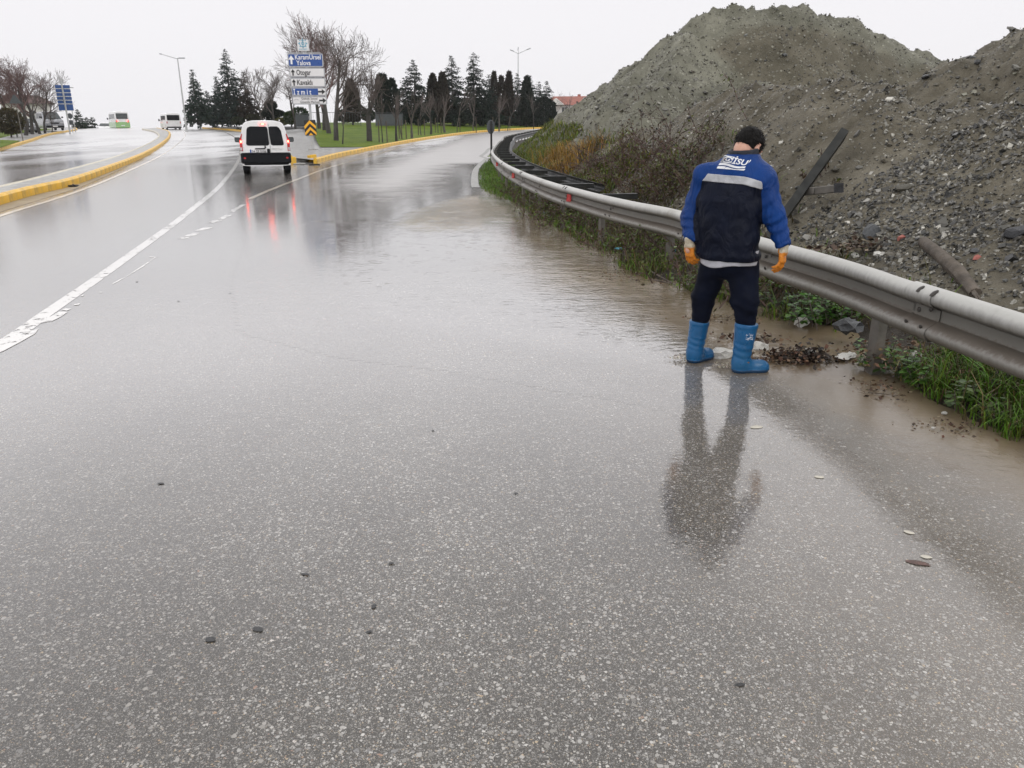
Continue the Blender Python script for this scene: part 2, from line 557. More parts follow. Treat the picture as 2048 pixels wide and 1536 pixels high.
def puddle_mat():
    """flood water: at its rim the road's own wet film, farther in a level muddy sheet ringed by rain drops"""
    t = NT('muddy_water')
    p = t.pos()
    c, h, hh, crough = asphalt_parts(t)
    d = t.attr('depth').outputs['Fac']
    chop = t.attr('chop').outputs['Fac']
    n1, _ = t.noise(p, 1.7, 6, .68)
    dd = t.math('ADD', d, t.math('MULTIPLY', t.math('SUBTRACT', n1, .5), .55))
    wet = t.mapr(dd, .02, .75)
    mud = t.mapr(t.math('ADD', t.attr('mud').outputs['Fac'], t.math('MULTIPLY', t.math('SUBTRACT', n1, .5), .6)), .0, .9, 0, .98)
    mud = t.math('MULTIPLY', mud, t.mapr(dd, -.05, .35))
    n3, _ = t.noise(t.scaled(p, (1, .6, 1)), 1.1, 4, .6)
    mc = t.ramp(n3, [(.32, (.135, .098, .058)), (.55, (.185, .138, .084)), (.75, (.25, .195, .125))])
    heights = []
    for sc, fr_, am in ((4.2, 150, .55), (2.6, 95, .6), (7.5, 190, .35)):
        v = t.vor(t.scaled(p, (1, 1, 0)), sc)
        sp = t.n('ShaderNodeSeparateColor'); t.l(v.outputs['Color'], sp.inputs[0])
        dist = t.math('DIVIDE', v.outputs['Distance'], sc)
        rad = t.mapr(sp.outputs[0], 0, 1, .008, .09, False)
        u = t.math('SUBTRACT', dist, rad)
        env = t.mapr(t.math('ABSOLUTE', u), 0, .030, 1, 0)
        sel = t.math('GREATER_THAN', sp.outputs[1], .62)
        wv = t.math('SINE', t.math('MULTIPLY', u, fr_ * 2.2))
        heights.append(t.math('MULTIPLY', t.math('MULTIPLY', t.math('MULTIPLY', wv, env), sel), am))
    rings = t.math('ADD', heights[0], t.math('ADD', heights[1], heights[2]))
    w1, _ = t.noise(t.scaled(p, (.8, 1.6, 1)), 9, 3, .5, .3)
    w2, _ = t.noise(t.scaled(p, (.7, 1.8, 1)), 24, 2, .5, .4)
    w3, _ = t.noise(p, 2.2, 2, .5)
    waves = t.math('ADD', t.math('MULTIPLY', w1, 1.3), t.math('ADD', t.math('MULTIPLY', w2, .45), t.math('MULTIPLY', w3, 1.2)))
    ch = t.math('ADD', .42, t.math('MULTIPLY', chop, t.mapr(n1, .3, .6, 4, 13)))
    boot = t.attr('boot').outputs['Fac']
    wob, _ = t.noise(p, 5, 3, .6)
    bw = t.math('SINE', t.math('MULTIPLY', t.math('ADD', boot, t.math('MULTIPLY', wob, .12)), 75))
    be = t.math('MULTIPLY', t.mapr(boot, .05, .75, 1, 0), .5)
    swell, _ = t.noise(t.scaled(p, (2.3, 1.0, 1)), 1.25, 3, .5, .5)
    waves = t.math('ADD', waves, t.math('MULTIPLY', t.math('MULTIPLY', swell, chop), 7.0))
    wh = t.math('ADD', t.math('ADD', t.math('MULTIPLY', rings, .30), t.math('MULTIPLY', waves, ch)), t.math('MULTIPLY', bw, be))
    inv = t.math('SUBTRACT', 1.0, wet)
    hc = t.math('ADD', t.math('MULTIPLY', t.math('MULTIPLY', hh, .00204), inv), t.math('MULTIPLY', t.math('MULTIPLY', wh, .0021), wet))
    nrm = t.bump(hc, 1.0, 1.0)
    base = t.bsdf(t.mix(mud, c, mc), .55, 0, t.bump(t.math('MULTIPLY', h, t.math('SUBTRACT', 1.0, mud)), .55, .0022), .2)
    rough = t.math('ADD', t.math('MULTIPLY', crough, inv), t.math('MULTIPLY', t.math('MAXIMUM', .04, t.math('MULTIPLY', t.math('SUBTRACT', crough, .12), t.mapr(sep_y(t, p), 6, 5, 0, 1))), wet))
    return water_film(t, base, nrm, rough, 1.42, t.math('SUBTRACT', 1.75, t.math('MULTIPLY', mud, .65)))

def road_paint(name, col, wear):
    """thermoplastic line: worn through in places, as wet as the road around it"""
    t = NT(name)
    p = t.pos()
    a, _ = t.noise(p, 9, 6, .72)
    b, _ = t.noise(p, 1.3, 3, .6)
    m = t.math('ADD', t.math('MULTIPLY', a, .7), t.math('MULTIPLY', b, .3))
    keep = t.mapr(m, wear - .03, wear + .03)
    f, _ = t.noise(p, 55, 3)
    c = t.ramp(f, [(.3, tuple(x * .85 for x in col)), (.7, col)])
    wob, _ = t.noise(p, 30, 3)
    nrm = t.bump(wob, .25, .004)
    bs = t.bsdf(c, .35, 0, nrm, .5, 1.0, .12, nrm)
    tr = t.n('ShaderNodeBsdfTransparent')
    mx = t.n('ShaderNodeMixShader'); t.l(keep, mx.inputs[0]); t.l(tr.outputs[0], mx.inputs[1]); t.l(bs.outputs[0], mx.inputs[2])
    t.l(mx.outputs[0], t.out.inputs['Surface'])
    return t.m

def earth(name, c0, c1, c2, scale=3.0, stone=0.5, sscale=22.0, stone_c=(.33, .32, .29), bump=.8, spec=.3, zone=None):
    t = NT(name)
    p = t.pos()
    a, _ = t.noise(p, scale, 6, .68)
    b, _ = t.noise(p, scale * .22, 4, .6)
    f = t.math('ADD', t.math('MULTIPLY', a, .6), t.math('MULTIPLY', b, .4))
    c = t.ramp(f, [(.36, c0), (.5, c1), (.64, c2)])
    if zone:      # a second soil where the attribute says so
        za = t.math('ADD', t.attr(zone[0]).outputs['Fac'], t.math('MULTIPLY', t.math('SUBTRACT', a, .5), .9))
        c = t.mix(t.mapr(za, .12, .95, 0, .85), c, t.ramp(f, [(.36, zone[1]), (.5, zone[2]), (.64, zone[3])]))
    v = t.vor(p, sscale)
    sp = t.n('ShaderNodeSeparateColor'); t.l(v.outputs['Color'], sp.inputs[0])
    inside = t.mapr(v.outputs['Distance'], .28, .45, 1, 0)
    m = t.math('MULTIPLY', t.math('MULTIPLY', inside, t.math('GREATER_THAN', sp.outputs[0], .62)), stone)
    sc = t.ramp(sp.outputs[1], [(0, tuple(x * .45 for x in stone_c)), (.7, stone_c), (1, tuple(min(1, x * 1.5) for x in stone_c))])
    c = t.mix(m, c, sc)
    g, _ = t.noise(p, sscale * 2.2, 4, .7)
    h = t.math('ADD', t.math('MULTIPLY', m, .8), t.math('ADD', t.math('MULTIPLY', g, 1.0), t.math('MULTIPLY', a, 1.5)))
    nrm = t.bump(h, bump, .035)
    t.bsdf(c, .6, 0, nrm, spec)
    return t.m

def vcol(name, rough=.5, spec=.3, bump=0.0, bs=80, trans=0.0, cname='tone'):
    """colour carried per piece (each leaf, stone or twig its own tone)"""
    t = NT(name)
    c = t.attr(cname).outputs['Color']
    nrm = None
    p = t.obj()
    f, _ = t.noise(p, 30, 3)
    c = t.mix(t.mapr(f, .3, .7, 0, .35), c, t.mix(1, c, (.55, .55, .55), 'MULTIPLY'))
    if bump:
        h, _ = t.noise(p, bs, 3)
        nrm = t.bump(h, bump, .01)
    b = t.bsdf(c, rough, 0, nrm, spec)
    if trans:
        tl = t.n('ShaderNodeBsdfTranslucent'); t.l(c, tl.inputs['Color'])
        mx = t.n('ShaderNodeMixShader'); mx.inputs[0].default_value = trans
        t.l(b.outputs[0], mx.inputs[1]); t.l(tl.outputs[0], mx.inputs[2]); t.l(mx.outputs[0], t.out.inputs['Surface'])
    return t.m

def silty_road():
    """asphalt of the exit road under a skin of pale silt and broken water"""
    t = NT('silty_asphalt')
    p = t.pos()
    d = t.attr('depth').outputs['Fac']
    n1, _ = t.noise(p, .9, 5, .65)
    dd = t.math('ADD', d, t.math('MULTIPLY', t.math('SUBTRACT', n1, .5), 2.2))
    edge = t.mapr(dd, -.4, 2.2, 0, .95)
    n2, _ = t.noise(t.scaled(p, (.6, 2.2, 1)), .8, 5, .65)
    c = t.ramp(n2, [(.3, (.15, .135, .12)), (.55, (.22, .20, .182)), (.75, (.28, .262, .24))])
    cr, _ = t.noise(t.scaled(p, (.35, 1.5, 1)), 2.2, 6, .75)
    c = t.mix(t.mapr(cr, .62, .70, 0, .55), c, (.07, .062, .055))
    w, _ = t.noise(t.scaled(p, (.8, 2, 1)), 6, 3)
    nrm = t.bump(w, .5, .02)
    b = t.bsdf(c, .5, 0, nrm, .3, 1.0, .34, nrm, cior=1.7)
    tr = t.n('ShaderNodeBsdfTransparent'); mx = t.n('ShaderNodeMixShader')
    t.l(edge, mx.inputs[0]); t.l(tr.outputs[0], mx.inputs[1]); t.l(b.outputs[0], mx.inputs[2]); t.l(mx.outputs[0], t.out.inputs['Surface'])
    return t.m

M = {}
M['silty'] = silty_road()
M['asphalt'] = asphalt()
M['puddle'] = puddle_mat()
M['line_white'] = road_paint('white_line_paint', (.62, .60, .565), .425)
M['line_worn'] = road_paint('worn_line_paint', (.72, .7, .66), .47)
M['line_cream'] = road_paint('cream_line_paint', (.66, .58, .45), .42)
M['kerb'] = simple('yellow_kerb_paint', (.66, .385, .022), .45, var=.22, scale=3, bump=.4, bscale=25, dirt=(.34, .22, .06), dirt_amt=.8, coat=.06)
M['kerb_pale'] = simple('pale_yellow_kerb_paint', (.50, .45, .33), .4, var=.2, scale=3, bump=.4, bscale=25, dirt=(.38, .32, .22), dirt_amt=.8, coat=.3)
M['concrete'] = simple('wet_concrete', (.30, .295, .28), .5, var=.22, scale=4, bump=.4, bscale=40, dirt=(.17, .16, .14), dirt_amt=.7, coat=.12)
M['paving'] = simple('wet_paving', (.27, .265, .255), .5, var=.2, scale=2.2, bump=.3, bscale=30, dirt=(.16, .155, .14), dirt_amt=.6, coat=.15)
M['silt'] = earth('kerbside_silt', (.21, .165, .10), (.29, .225, .135), (.35, .28, .18), 2.0, .3, 40, (.4, .35, .26), .3)
M['soil'] = earth('verge_soil', (.016, .012, .008), (.034, .026, .017), (.065, .052, .034), 5.0, .45, 26, (.12, .105, .085), 1.0, .2)
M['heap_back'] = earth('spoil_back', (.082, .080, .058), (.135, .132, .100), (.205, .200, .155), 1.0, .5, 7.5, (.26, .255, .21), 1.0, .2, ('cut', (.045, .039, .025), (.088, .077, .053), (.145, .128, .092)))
M['heap_front'] = earth('spoil_front', (.058, .050, .034), (.118, .104, .075), (.195, .175, .132), 1.6, .55, 17, (.22, .21, .175), 1.0, .2)
M['lawn'] = earth('lawn_turf', (.060, .098, .008), (.092, .140, .013), (.14, .175, .022), .8, .25, 30, (.12, .13, .03), .5, .03)
M['ground'] = earth('far_ground', (.05, .055, .025), (.08, .08, .04), (.12, .11, .06), .3, .2, 10, (.2, .2, .15), .4)
def galv_rail():
    """zinc, with road grime on the lower wave and shade under the waves painted in by height"""
    t = NT('galvanised_rail')
    p = t.pos()
    f, _ = t.noise(p, 3.5, 5, .65); s, _ = t.noise(t.scaled(p, (6, 6, 1.2)), 5, 4, .6)
    c = t.ramp(f, [(.3, (.30, .30, .285)), (.7, (.43, .425, .40))])
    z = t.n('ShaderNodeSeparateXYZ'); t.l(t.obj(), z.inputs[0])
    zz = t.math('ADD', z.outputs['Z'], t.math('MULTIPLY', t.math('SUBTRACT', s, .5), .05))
    # mud settled on the lower ledge, grime plus painted shade under the waves, rubbed zinc on the crests
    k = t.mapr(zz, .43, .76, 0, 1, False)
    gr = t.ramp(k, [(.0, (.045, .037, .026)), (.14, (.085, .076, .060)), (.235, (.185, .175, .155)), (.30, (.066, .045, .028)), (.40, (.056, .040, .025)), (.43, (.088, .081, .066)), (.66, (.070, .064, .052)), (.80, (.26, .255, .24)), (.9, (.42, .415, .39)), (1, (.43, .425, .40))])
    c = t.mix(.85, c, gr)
    rs, _ = t.noise(t.scaled(p, (9, 9, 1.5)), 4, 5, .7)
    c = t.mix(t.mapr(rs, .66, .74, 0, .5), c, (.12, .06, .03))
    g, _ = t.noise(p, 1.2, 6, .7)
    c = t.mix(t.mapr(g, .52, .72, 0, .5), c, (.13, .11, .08))
    h, _ = t.noise(p, 28, 4)
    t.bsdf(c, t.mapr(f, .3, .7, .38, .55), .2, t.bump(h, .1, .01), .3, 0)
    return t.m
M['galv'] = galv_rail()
M['galv_grey'] = simple('galvanised_pole', (.45, .46, .46), .4, .4, var=.12, scale=3)
M['post'] = simple('rail_post_steel', (.13, .12, .105), .5, .3, var=.3, scale=6, dirt=(.09, .06, .04), dirt_amt=.8)
M['dark_steel'] = simple('dark_weathered_steel', (.017, .018, .017), .5, .2, var=.35, scale=5, bump=.2, bscale=35, dirt=(.04, .037, .03), dirt_amt=.5, spec=.25)
M['bolt'] = simple('bolt_steel', (.045, .04, .035), .5, .4)
M['black'] = simple('black_plastic', (.008, .009, .011), .6, var=.2, spec=.12)
M['rubber'] = simple('tyre_rubber', (.007, .007, .007), .7, var=.2, spec=.1)
M['white_paint'] = simple('white_car_paint', (.76, .76, .755), .25, var=.05, scale=2, coat=.5, dirt=(.42, .40, .365), dirt_amt=.45)
M['silver_paint'] = simple('silver_car_paint', (.20, .205, .22), .25, .3, var=.05, scale=2, coat=.6)
M['green_paint'] = simple('green_bus_paint', (.26, .45, .19), .3, var=.08, scale=2, coat=.5)
M['glass'] = simple('tinted_glass', (.005, .006, .008), .08, var=.1, spec=.18)
M['glass_grey'] = simple('grey_glass', (.05, .058, .06), .1, var=.3, spec=.6)
M['red_lens'] = simple('red_lens', (.42, .012, .014), .15, var=.15, coat=.6)
M['brake'] = glow('brake_light', (1.0, .035, .03), 12.0)
M['brake_hot'] = glow('brake_bulb', (1.0, .34, .14), 9.0)
M['clear_lens'] = simple('clear_lens', (.45, .45, .46), .15, var=.1, coat=.6)
M['sign_white'] = simple('sign_white', (.70, .69, .69), .4, var=.04, scale=2, dirt=(.55, .53, .5), dirt_amt=.4)
M['sign_blue'] = simple('sign_blue', (.012, .065, .27), .35, var=.06, scale=2)
M['sign_back_blue'] = simple('sign_back_blue', (.022, .075, .24), .45, var=.12, scale=2)
M['sign_frame'] = simple('sign_frame_grey', (.40, .41, .43), .4, .3, var=.1)
M['print_black'] = simple('print_black', (.012, .012, .013), .5, var=.1)
M['print_white'] = simple('print_white', (.80, .80, .80), .5, var=.03)
M['print_cyan'] = simple('print_cyan', (.10, .36, .50), .5, var=.05)
M['print_red'] = simple('print_red', (.42, .05, .02), .5, var=.05)
M['chevron_yellow'] = simple('chevron_yellow', (.80, .40, .015), .4, var=.05)
M['red_refl'] = simple('red_reflector', (.36, .012, .012), .25, var=.2, coat=.5)
M['bark'] = simple('wet_bark', (.032, .028, .024), .7, var=.4, scale=5, bump=.6, bscale=30)
M['bark_pale'] = simple('wet_bark_pale', (.075, .066, .055), .7, var=.35, scale=5, bump=.5, bscale=30)
M['twig'] = simple('bare_twigs', (.095, .074, .066), .75, var=.35, scale=2)
M['twig_red'] = simple('bare_twigs_reddish', (.12, .070, .066), .75, var=.35, scale=2)
M['needle'] = vcol('needles', .75, .08)
M['leaf'] = vcol('leaves', .4, .4, trans=.25)
M['grass'] = vcol('grass_blades', .5, .3, trans=.25)
M['stone'] = vcol('wet_stones', .38, .5, .5, 60)
M['litter'] = vcol('litter_scraps', .6, .3)
M['fence'] = simple('fence_grey', (.07, .078, .085), .5, .2, var=.15)
M['green_metal'] = simple('dark_green_metal', (.014, .032, .024), .4, var=.3)
M['wall'] = simple('render_wall', (.62, .60, .57), .8, var=.08, scale=1)
M['roof'] = simple('roof_tile', (.26, .09, .065), .7, var=.25, scale=2, bump=.5, bscale=12)
M['roof_dark'] = simple('dark_roof_tile', (.10, .055, .05), .7, var=.25, scale=2, bump=.5, bscale=12)
M['brick_red'] = simple('brick_red', (.30, .10, .08), .8, var=.2, scale=4)
M['stake'] = simple('wooden_stake', (.075, .06, .045), .8, var=.3, scale=10)
M['wood'] = simple('weathered_log', (.085, .068, .052), .75, var=.4, scale=7, bump=.9, bscale=22, dirt=(.2, .18, .15), dirt_amt=.5)
M['lichen'] = simple('pale_gum', (.50, .47, .40), .6, var=.15, scale=20)
M['tar'] = simple('tar_lump', (.035, .035, .036), .35, var=.4, scale=40, bump=.6, bscale=120)
M['bag_white'] = simple('wet_white_bag', (.60, .59, .55), .3, var=.12, scale=14, bump=.6, bscale=30, dirt=(.34, .28, .2), dirt_amt=.6)
M['wrapper_blue'] = simple('blue_wrapper', (.10, .40, .55), .3, var=.25, scale=20, bump=.5, bscale=40)
M['rock_black'] = simple('black_rock', (.022, .023, .026), .45, var=.5, scale=9, bump=.8, bscale=30)

# ------------------------------------------------------------------ surveyed lines
V3 = lambda x, y, z=0.0: Vector((x, y, z))
MED_R = smooth_line([V3(-8.9, 9), V3(-10.2, 13.5)] + [at(*p) for p in ((0, 408), (70, 388), (145, 370), (225, 340), (290, 312), (325, 290), (339, 275), (336, 265), (314, 258.5))], 1.0)
MED_L = smooth_line([V3(-9.9, 9), V3(-11.3, 14)] + [at(px, py, .2) for px, py in ((0, 372), (150, 335), (240, 309.5), (300, 285), (318, 271), (309, 262), (285, 257))], 1.0)
EDGE_L = smooth_line([V3(-7.8, 9), V3(-9.0, 12.8)] + [at(*p) for p in ((0, 432), (150, 385), (250, 345), (340, 300), (370, 272), (366, 261))], 1.0)
LANE = smooth_line([V3(-3.7, 4.2)] + [at(*p) for p in ((20, 678), (80, 636), (250, 518), (380, 422), (450, 360), (480, 310), (476, 280), (444, 263), (400, 257.5))], .7)
EXIT_K = smooth_line([at(*p) for p in ((631, 327), (700, 309), (830, 283), (950, 266))] + [V3(1.2, 110), V3(9, 128), V3(20, 140)], 1.0)
EXIT_LINE = smooth_line([at(*p) for p in ((500, 398), (545, 378), (600, 357), (660, 335), (740, 313), (840, 286))] + [V3(-3.2, 92)], .9)
ISL_L = smooth_line([at(587, 322), V3(-12.4, 43.5), V3(-17.6, 60), V3(-24.8, 80), V3(-33.8, 100), V3(-45, 118)], 1.0)
LEFT_K = smooth_line([V3(-22, 28), V3(-27.5, 40)] + [at(*p) for p in ((0, 301), (60, 284), (100, 270.5), (152, 261))] + [V3(-66, 122)], 1.0)

# ------------------------------------------------------------------ ground and road
def grid_sheet(name, xs, ys, z, mat, kind='structure'):
    X, Y = np.meshgrid(np.array(xs, float), np.array(ys, float))
    V = np.stack([X.ravel(), Y.ravel(), (Gn(Y) + z).ravel()], 1)
    nx = len(xs); F = []
    for j in range(len(ys) - 1):
        a = j * nx + np.arange(nx - 1)
        F.append(np.stack([a, a + 1, a + nx + 1, a + nx], 1))
    o = link(name, np_mesh(name, V, np.concatenate(F), [mat], True))
    o['kind'] = kind
    return o
ys = list(np.arange(-6, 30, 4)) + list(np.arange(30, 150, 2.5)) + list(np.arange(150, 421, 30))
grid_sheet('ground', np.linspace(-150, 150, 21), ys, -.06, M['ground'])
grid_sheet('road', np.linspace(-90, 24, 20), [y for y in ys if y <= 150], 0.0, M['asphalt'])

def polysheet(name, pts, zfun, mat, kind='structure', step=3.0, parent=None):
    bm = bmesh.new()
    f = bm.faces.new([bm.verts.new((p[0], p[1], 0)) for p in pts])
    if f.normal.z < 0: f.normal_flip()
    bm.normal_update()
    y0 = min(p[1] for p in pts); y1 = max(p[1] for p in pts)
    y = y0 + step
    bmesh.ops.triangulate(bm, faces=bm.faces[:])
    while y < y1:
        bmesh.ops.bisect_plane(bm, geom=bm.verts[:] + bm.edges[:] + bm.faces[:], plane_co=(0, y, 0), plane_no=(0, 1, 0))
        y += step
    x0 = min(p[0] for p in pts); x1 = max(p[0] for p in pts); x = x0 + step * 2
    while x < x1:
        bmesh.ops.bisect_plane(bm, geom=bm.verts[:] + bm.edges[:] + bm.faces[:], plane_co=(x, 0, 0), plane_no=(1, 0, 0))
        x += step * 2
    for v in bm.verts: v.co.z = zfun(v.co.x, v.co.y)
    for f in bm.faces:
        f.normal_update()
        if f.normal.z < 0: f.normal_flip()
        f.smooth = True
    me = bpy.data.meshes.new(name); bm.to_mesh(me); bm.free()
    me.materials.append(mat)
    o = link(name, me, parent)
    if kind: o['kind'] = kind
    return o

# median between the carriageways
n = 110
mr = [MED_R[min(int(i * (len(MED_R) - 1) / n), len(MED_R) - 1)] for i in range(n + 1)]
def even(line, n):
    L = sum((b - a).length for a, b in zip(line, line[1:]))
    o = resample(line, L / n)
    while len(o) < n + 1: o.append(o[-1])
    return o[:n + 1]
mr = even(MED_R, n); ml = even(MED_L, n)
loft('median', offset_line(mr, -.10), offset_line(ml, .08), M['concrete'], lambda x, y, t: G(y) + .185, 2)
sil_b = even(EDGE_L, n)
k_ = max(i for i, p in enumerate(mr) if p.y < 46)
loft('silt', offset_line(mr, .02)[:k_], [a.lerp(b, .72 * (1 - .85 * ss((a.y - 14) / 32))) for a, b in zip(mr, sil_b)][:k_], M['silt'], lambda x, y, t: G(y) + .003, 2)

# raised island between the roads: paving, then lawn
isl = [p for p in EXIT_K if p.y < 138]
isl_l = ISL_L
polysheet('pavement', [(p.x, p.y) for p in isl] + [(14, 139), (-46, 139)] + [(p.x, p.y) for p in reversed(isl_l)], lambda x, y: G(y) + .15, M['paving'])
_ek = [(p.x, p.y) for p in EXIT_K]
def lawn_extra(x, y):
    d = float(dist_line(np.array([[x, y]]), _ek)[0])
    return .62 * ss(d / 12) * ss((y - 42) / 35)
def lawnZ(x, y):
    return G(y) + .17 + lawn_extra(x, y)
lw = [at(px, py, .17) for px, py in ((640, 294.5), (634, 286), (627, 274), (618, 264), (602, 257))]
lawn_pts = [(p.x, p.y) for p in offset_line(isl, -.16) if p.y > lw[0].y + .3] + [(14, 138.5), (-46, 138.5)] + [(p.x, p.y) for p in reversed(offset_line(ISL_L, .35)) if 88 < p.y < 134] + [(p.x, p.y) for p in reversed(lw)]
polysheet('lawn', lawn_pts, lawnZ, M['lawn'])

# left-hand verge: footway and lawn behind the far kerb
lk = [p for p in LEFT_K]
loft('footway', offset_line(lk, -.10), offset_line(lk, -2.6), M['paving'], lambda x, y, t: G(y) + .15 + .05 * t, 2)
def leftZ(x, y): return G(y) + .21
loft('lawn', offset_line(lk, -2.6), offset_line(lk, -20), M['lawn'], lambda x, y, t: G(y) + .2 + .5 * t, 4)
# grass corner where the footway turns off
cor = [at(px, py, .17) for px, py in ((0, 298), (42, 283), (0, 281))]
polysheet('lawn', [(p.x, p.y) for p in cor], lambda x, y: G(y) + .235, M['lawn'])

# ------------------------------------------------------------------ kerbs: one stone after another
def kerb_stone_mesh(mat, w=.17, h=.36, L=.992):
    mb = MB()
    r = .03
    prof = [(-w / 2, -h / 2), (w / 2, -h / 2), (w / 2, h / 2 - r * 1.6), (w / 2 - r * 1.5, h / 2), (-w / 2 + r, h / 2), (-w / 2, h / 2 - r)]
    mb.prism(prof, -L / 2, L / 2)
    return mb.mesh('kerb_stone', mat)
KS_Y = kerb_stone_mesh(M['kerb']); KS_P = kerb_stone_mesh(M['kerb_pale'])
def kerb(line, label, me, top=.2, skip=(), limit=300, jit=.003):
    p0 = line[0]
    root = empty('kerb', (p0.x, p0.y, G(p0.y)), 0, label, 'kerb')
    k = 0
    for i, (a, b) in enumerate(zip(line, line[1:])):
        if i in skip or k >= limit: continue
        m = (a + b) / 2
        s = link('kerb_stone', me, root)
        d = b - a
        zt = G(m.y) + top - .18 + random.uniform(-jit, jit)
        s.location = Vector((m.x, m.y, zt)) - root.location
        s.rotation_euler = (math.atan2(G(b.y) - G(a.y), d.length), random.uniform(-.006, .006), math.atan2(-d.x, d.y) + random.uniform(-.003, .003))
        s.scale = (1, d.length, 1)
        k += 1
    return root
kerb(offset_line(MED_R, -.0), 'bright yellow kerb along the right side of the median, nearest the lane', KS_Y, .215)
kerb(MED_L, 'thin pale kerb along the far left side of the median', KS_P, .205)
kerb(EXIT_K, 'long yellow kerb curving along the lawn beside the exit road', KS_Y, .23)
kerb(ISL_L[1:], 'yellow kerb of the island on the main road side, behind the white van', KS_Y, .22)
kerb(LEFT_K, 'yellow kerb along the footway at the far left edge', KS_Y, .21)
# broken nose of the island, between the van and the whole kerb
nose = empty('broken_kerb', at(606, 324), 0, 'broken kerb stones in pieces at the nose of the island beside the van', 'kerb')
def chunk(px, py, sx, sy, sz, rz, mat, tilt=0):
    p = at(px, py)
    mb = MB(); mb.bbox((0, 0, 0), (sx, sy, sz), .025)
    o = mb.build('kerb_piece', mat, nose)
    o.location = p + V3(0, 0, sz * .35) - nose.location; o.rotation_euler = (tilt, tilt * .6, rz)
chunk(586, 327, .3, .3, .34, .3, M['kerb'])
chunk(600, 322, .45, .3, .14, .5, M['concrete'], .12)
chunk(599, 329, .5, .22, .07, .1, M['concrete'], -.05)
chunk(613, 322, .4, .45, .12, -.6, M['concrete'], .2)
chunk(625, 322, .35, .3, .34, .9, M['kerb'], -.1)
chunk(629, 330, .5, .14, .05, .2, M['dark_steel'], 0)

# ------------------------------------------------------------------ painted lines
def paint(name, line, wid, mat, z=.009, jag=0.0):
    V, F = strip_mesh(line, wid, z, jag)
    o = link(name, np_mesh(name, V, F, [mat], True)); o['kind'] = 'structure'
    return o
paint('lane_line', LANE, .14, M['line_white'], .002)
paint('edge_line', EDGE_L, .13, M['line_cream'], .0042)
paint('edge_line', EXIT_LINE, .13, M['line_cream'], .0042)
for a, b, wd in (((362, 479), (372, 474), .22), ((374, 473), (395, 466), .2), ((396, 462), (418, 455), .18), ((420, 446), (440, 440), .2), ((441, 439), (458, 430), .15), ((462, 424), (488, 409), .13), ((503, 399), (545, 380), .0)):
    if wd: paint('dashed_line', resample([at(*a), at(*b)], .15), wd * .8, M['line_worn'], .002, .02)
paint('dashed_line', resample([at(226, 568), at(255, 552), at(285, 533), at(312, 514)], .08), .022, M['line_worn'], .002, .006)
paint('dashed_line', resample([at(299, 514), at(320, 514.5)], .08), .05, M['line_worn'], .0026, .006)
def patch(pts):
    w = [at(*p) for p in pts]
    polysheet('dashed_line', [(p.x, p.y) for p in w], lambda x, y: G(y) + .0032, M['line_white'], step=.5)
patch([(-30, 722), (-30, 700), (30, 672), (78, 657), (70, 668), (40, 685)])
patch([(66, 640), (74, 636), (100, 634), (118, 624), (136, 624), (122, 634), (104, 643), (72, 648)])
patch([(123, 620), (132, 617), (143, 618), (134, 622)])
patch([(147, 609), (161, 607), (158, 610), (149, 611)])
patch([(160, 592), (169, 589), (166, 593)])
patch([(197, 585), (204, 584), (203, 586)])

# ------------------------------------------------------------------ right-hand verge, water edge to the foot of the heaps
RAIL = smooth_line([V3(3.02, 0.4), V3(2.80, 2.0)] + [at(px, py, .75) for px, py in ((2048, 625), (1838, 562), (1703, 518), (1525, 471), (1361, 420), (1290, 407), (1181, 383), (1082, 355), (1014, 327), (989, 306), (990, 295), (1004, 280), (1030, 268))] + [V3(6, 96), V3(14, 118)], .5)
for p in RAIL: p.z = 0
_e = [V3(3.0, 1.0), V3(2.9, 2.4)] + [at(*p) for p in ((2048, 925), (1920, 862), (1830, 812), (1780, 772), (1700, 737), (1660, 694), (1640, 655), (1520, 640), (1420, 606), (1330, 572), (1259, 553), (1173, 501), (1129, 470), (1061, 428), (1012, 400), (965, 381), (956, 358), (960, 335), (978, 317))]
# beyond the bend the turf just follows the rail
_far = [p for p in offset_line(RAIL, -.9) if p.y > _e[-1].y + 2]
VERGE = smooth_line(_e, .12) + _far
nv = 420
# pair points of the verge with the rail by distance
back = offset_line(RAIL, 1.9)
_bk = np.array([(p.x, p.y) for p in resample(back, .1)])
vedge = [VERGE[0]]
VE = []
for p in VERGE:
    VE.append(p)
ve = even(VE, nv)
# spread samples towards the viewer
def warp(line, n, k=2.2):
    fine = resample(line, .05)
    return [fine[min(int((i / n) ** k * (len(fine) - 1)), len(fine) - 1)] for i in range(n + 1)]
ve = warp(VE, nv, 1.7)
vb = []
mono = 0
for p in ve:
    j = int(np.argmin(np.hypot(_bk[:, 0] - p.x - .9, _bk[:, 1] - p.y)))
    mono = max(mono, j)
    vb.append(V3(*_bk[mono]))
NVT = 18
def verge_z(x, y, t):
    far = min(1, max(0, (y - 2) / 8))
    prof = -.05 + .05 * ss(t / .10) + .15 * ss((t - .05) / .45) + .06 * ss((t - .5) / .5)
    nse = .07 * float(fbm(np.array([x * 1.7]), np.array([y * 1.7]), 4)[0]) + .03 * float(fbm(np.array([x * 6.]), np.array([y * 6.]), 3)[0])
    return G(y) + prof + nse * ss(t / .12)
verge = loft('verge', ve, vb, M['soil'], verge_z, NVT)
def verge_pt(i, t):
    i = min(max(i, 0), len(ve) - 1)
    a, b = ve[i], vb[i]
    x = a.x + (b.x - a.x) * t; y = a.y + (b.y - a.y) * t
    return Vector((x, y, verge_z(x, y, t)))
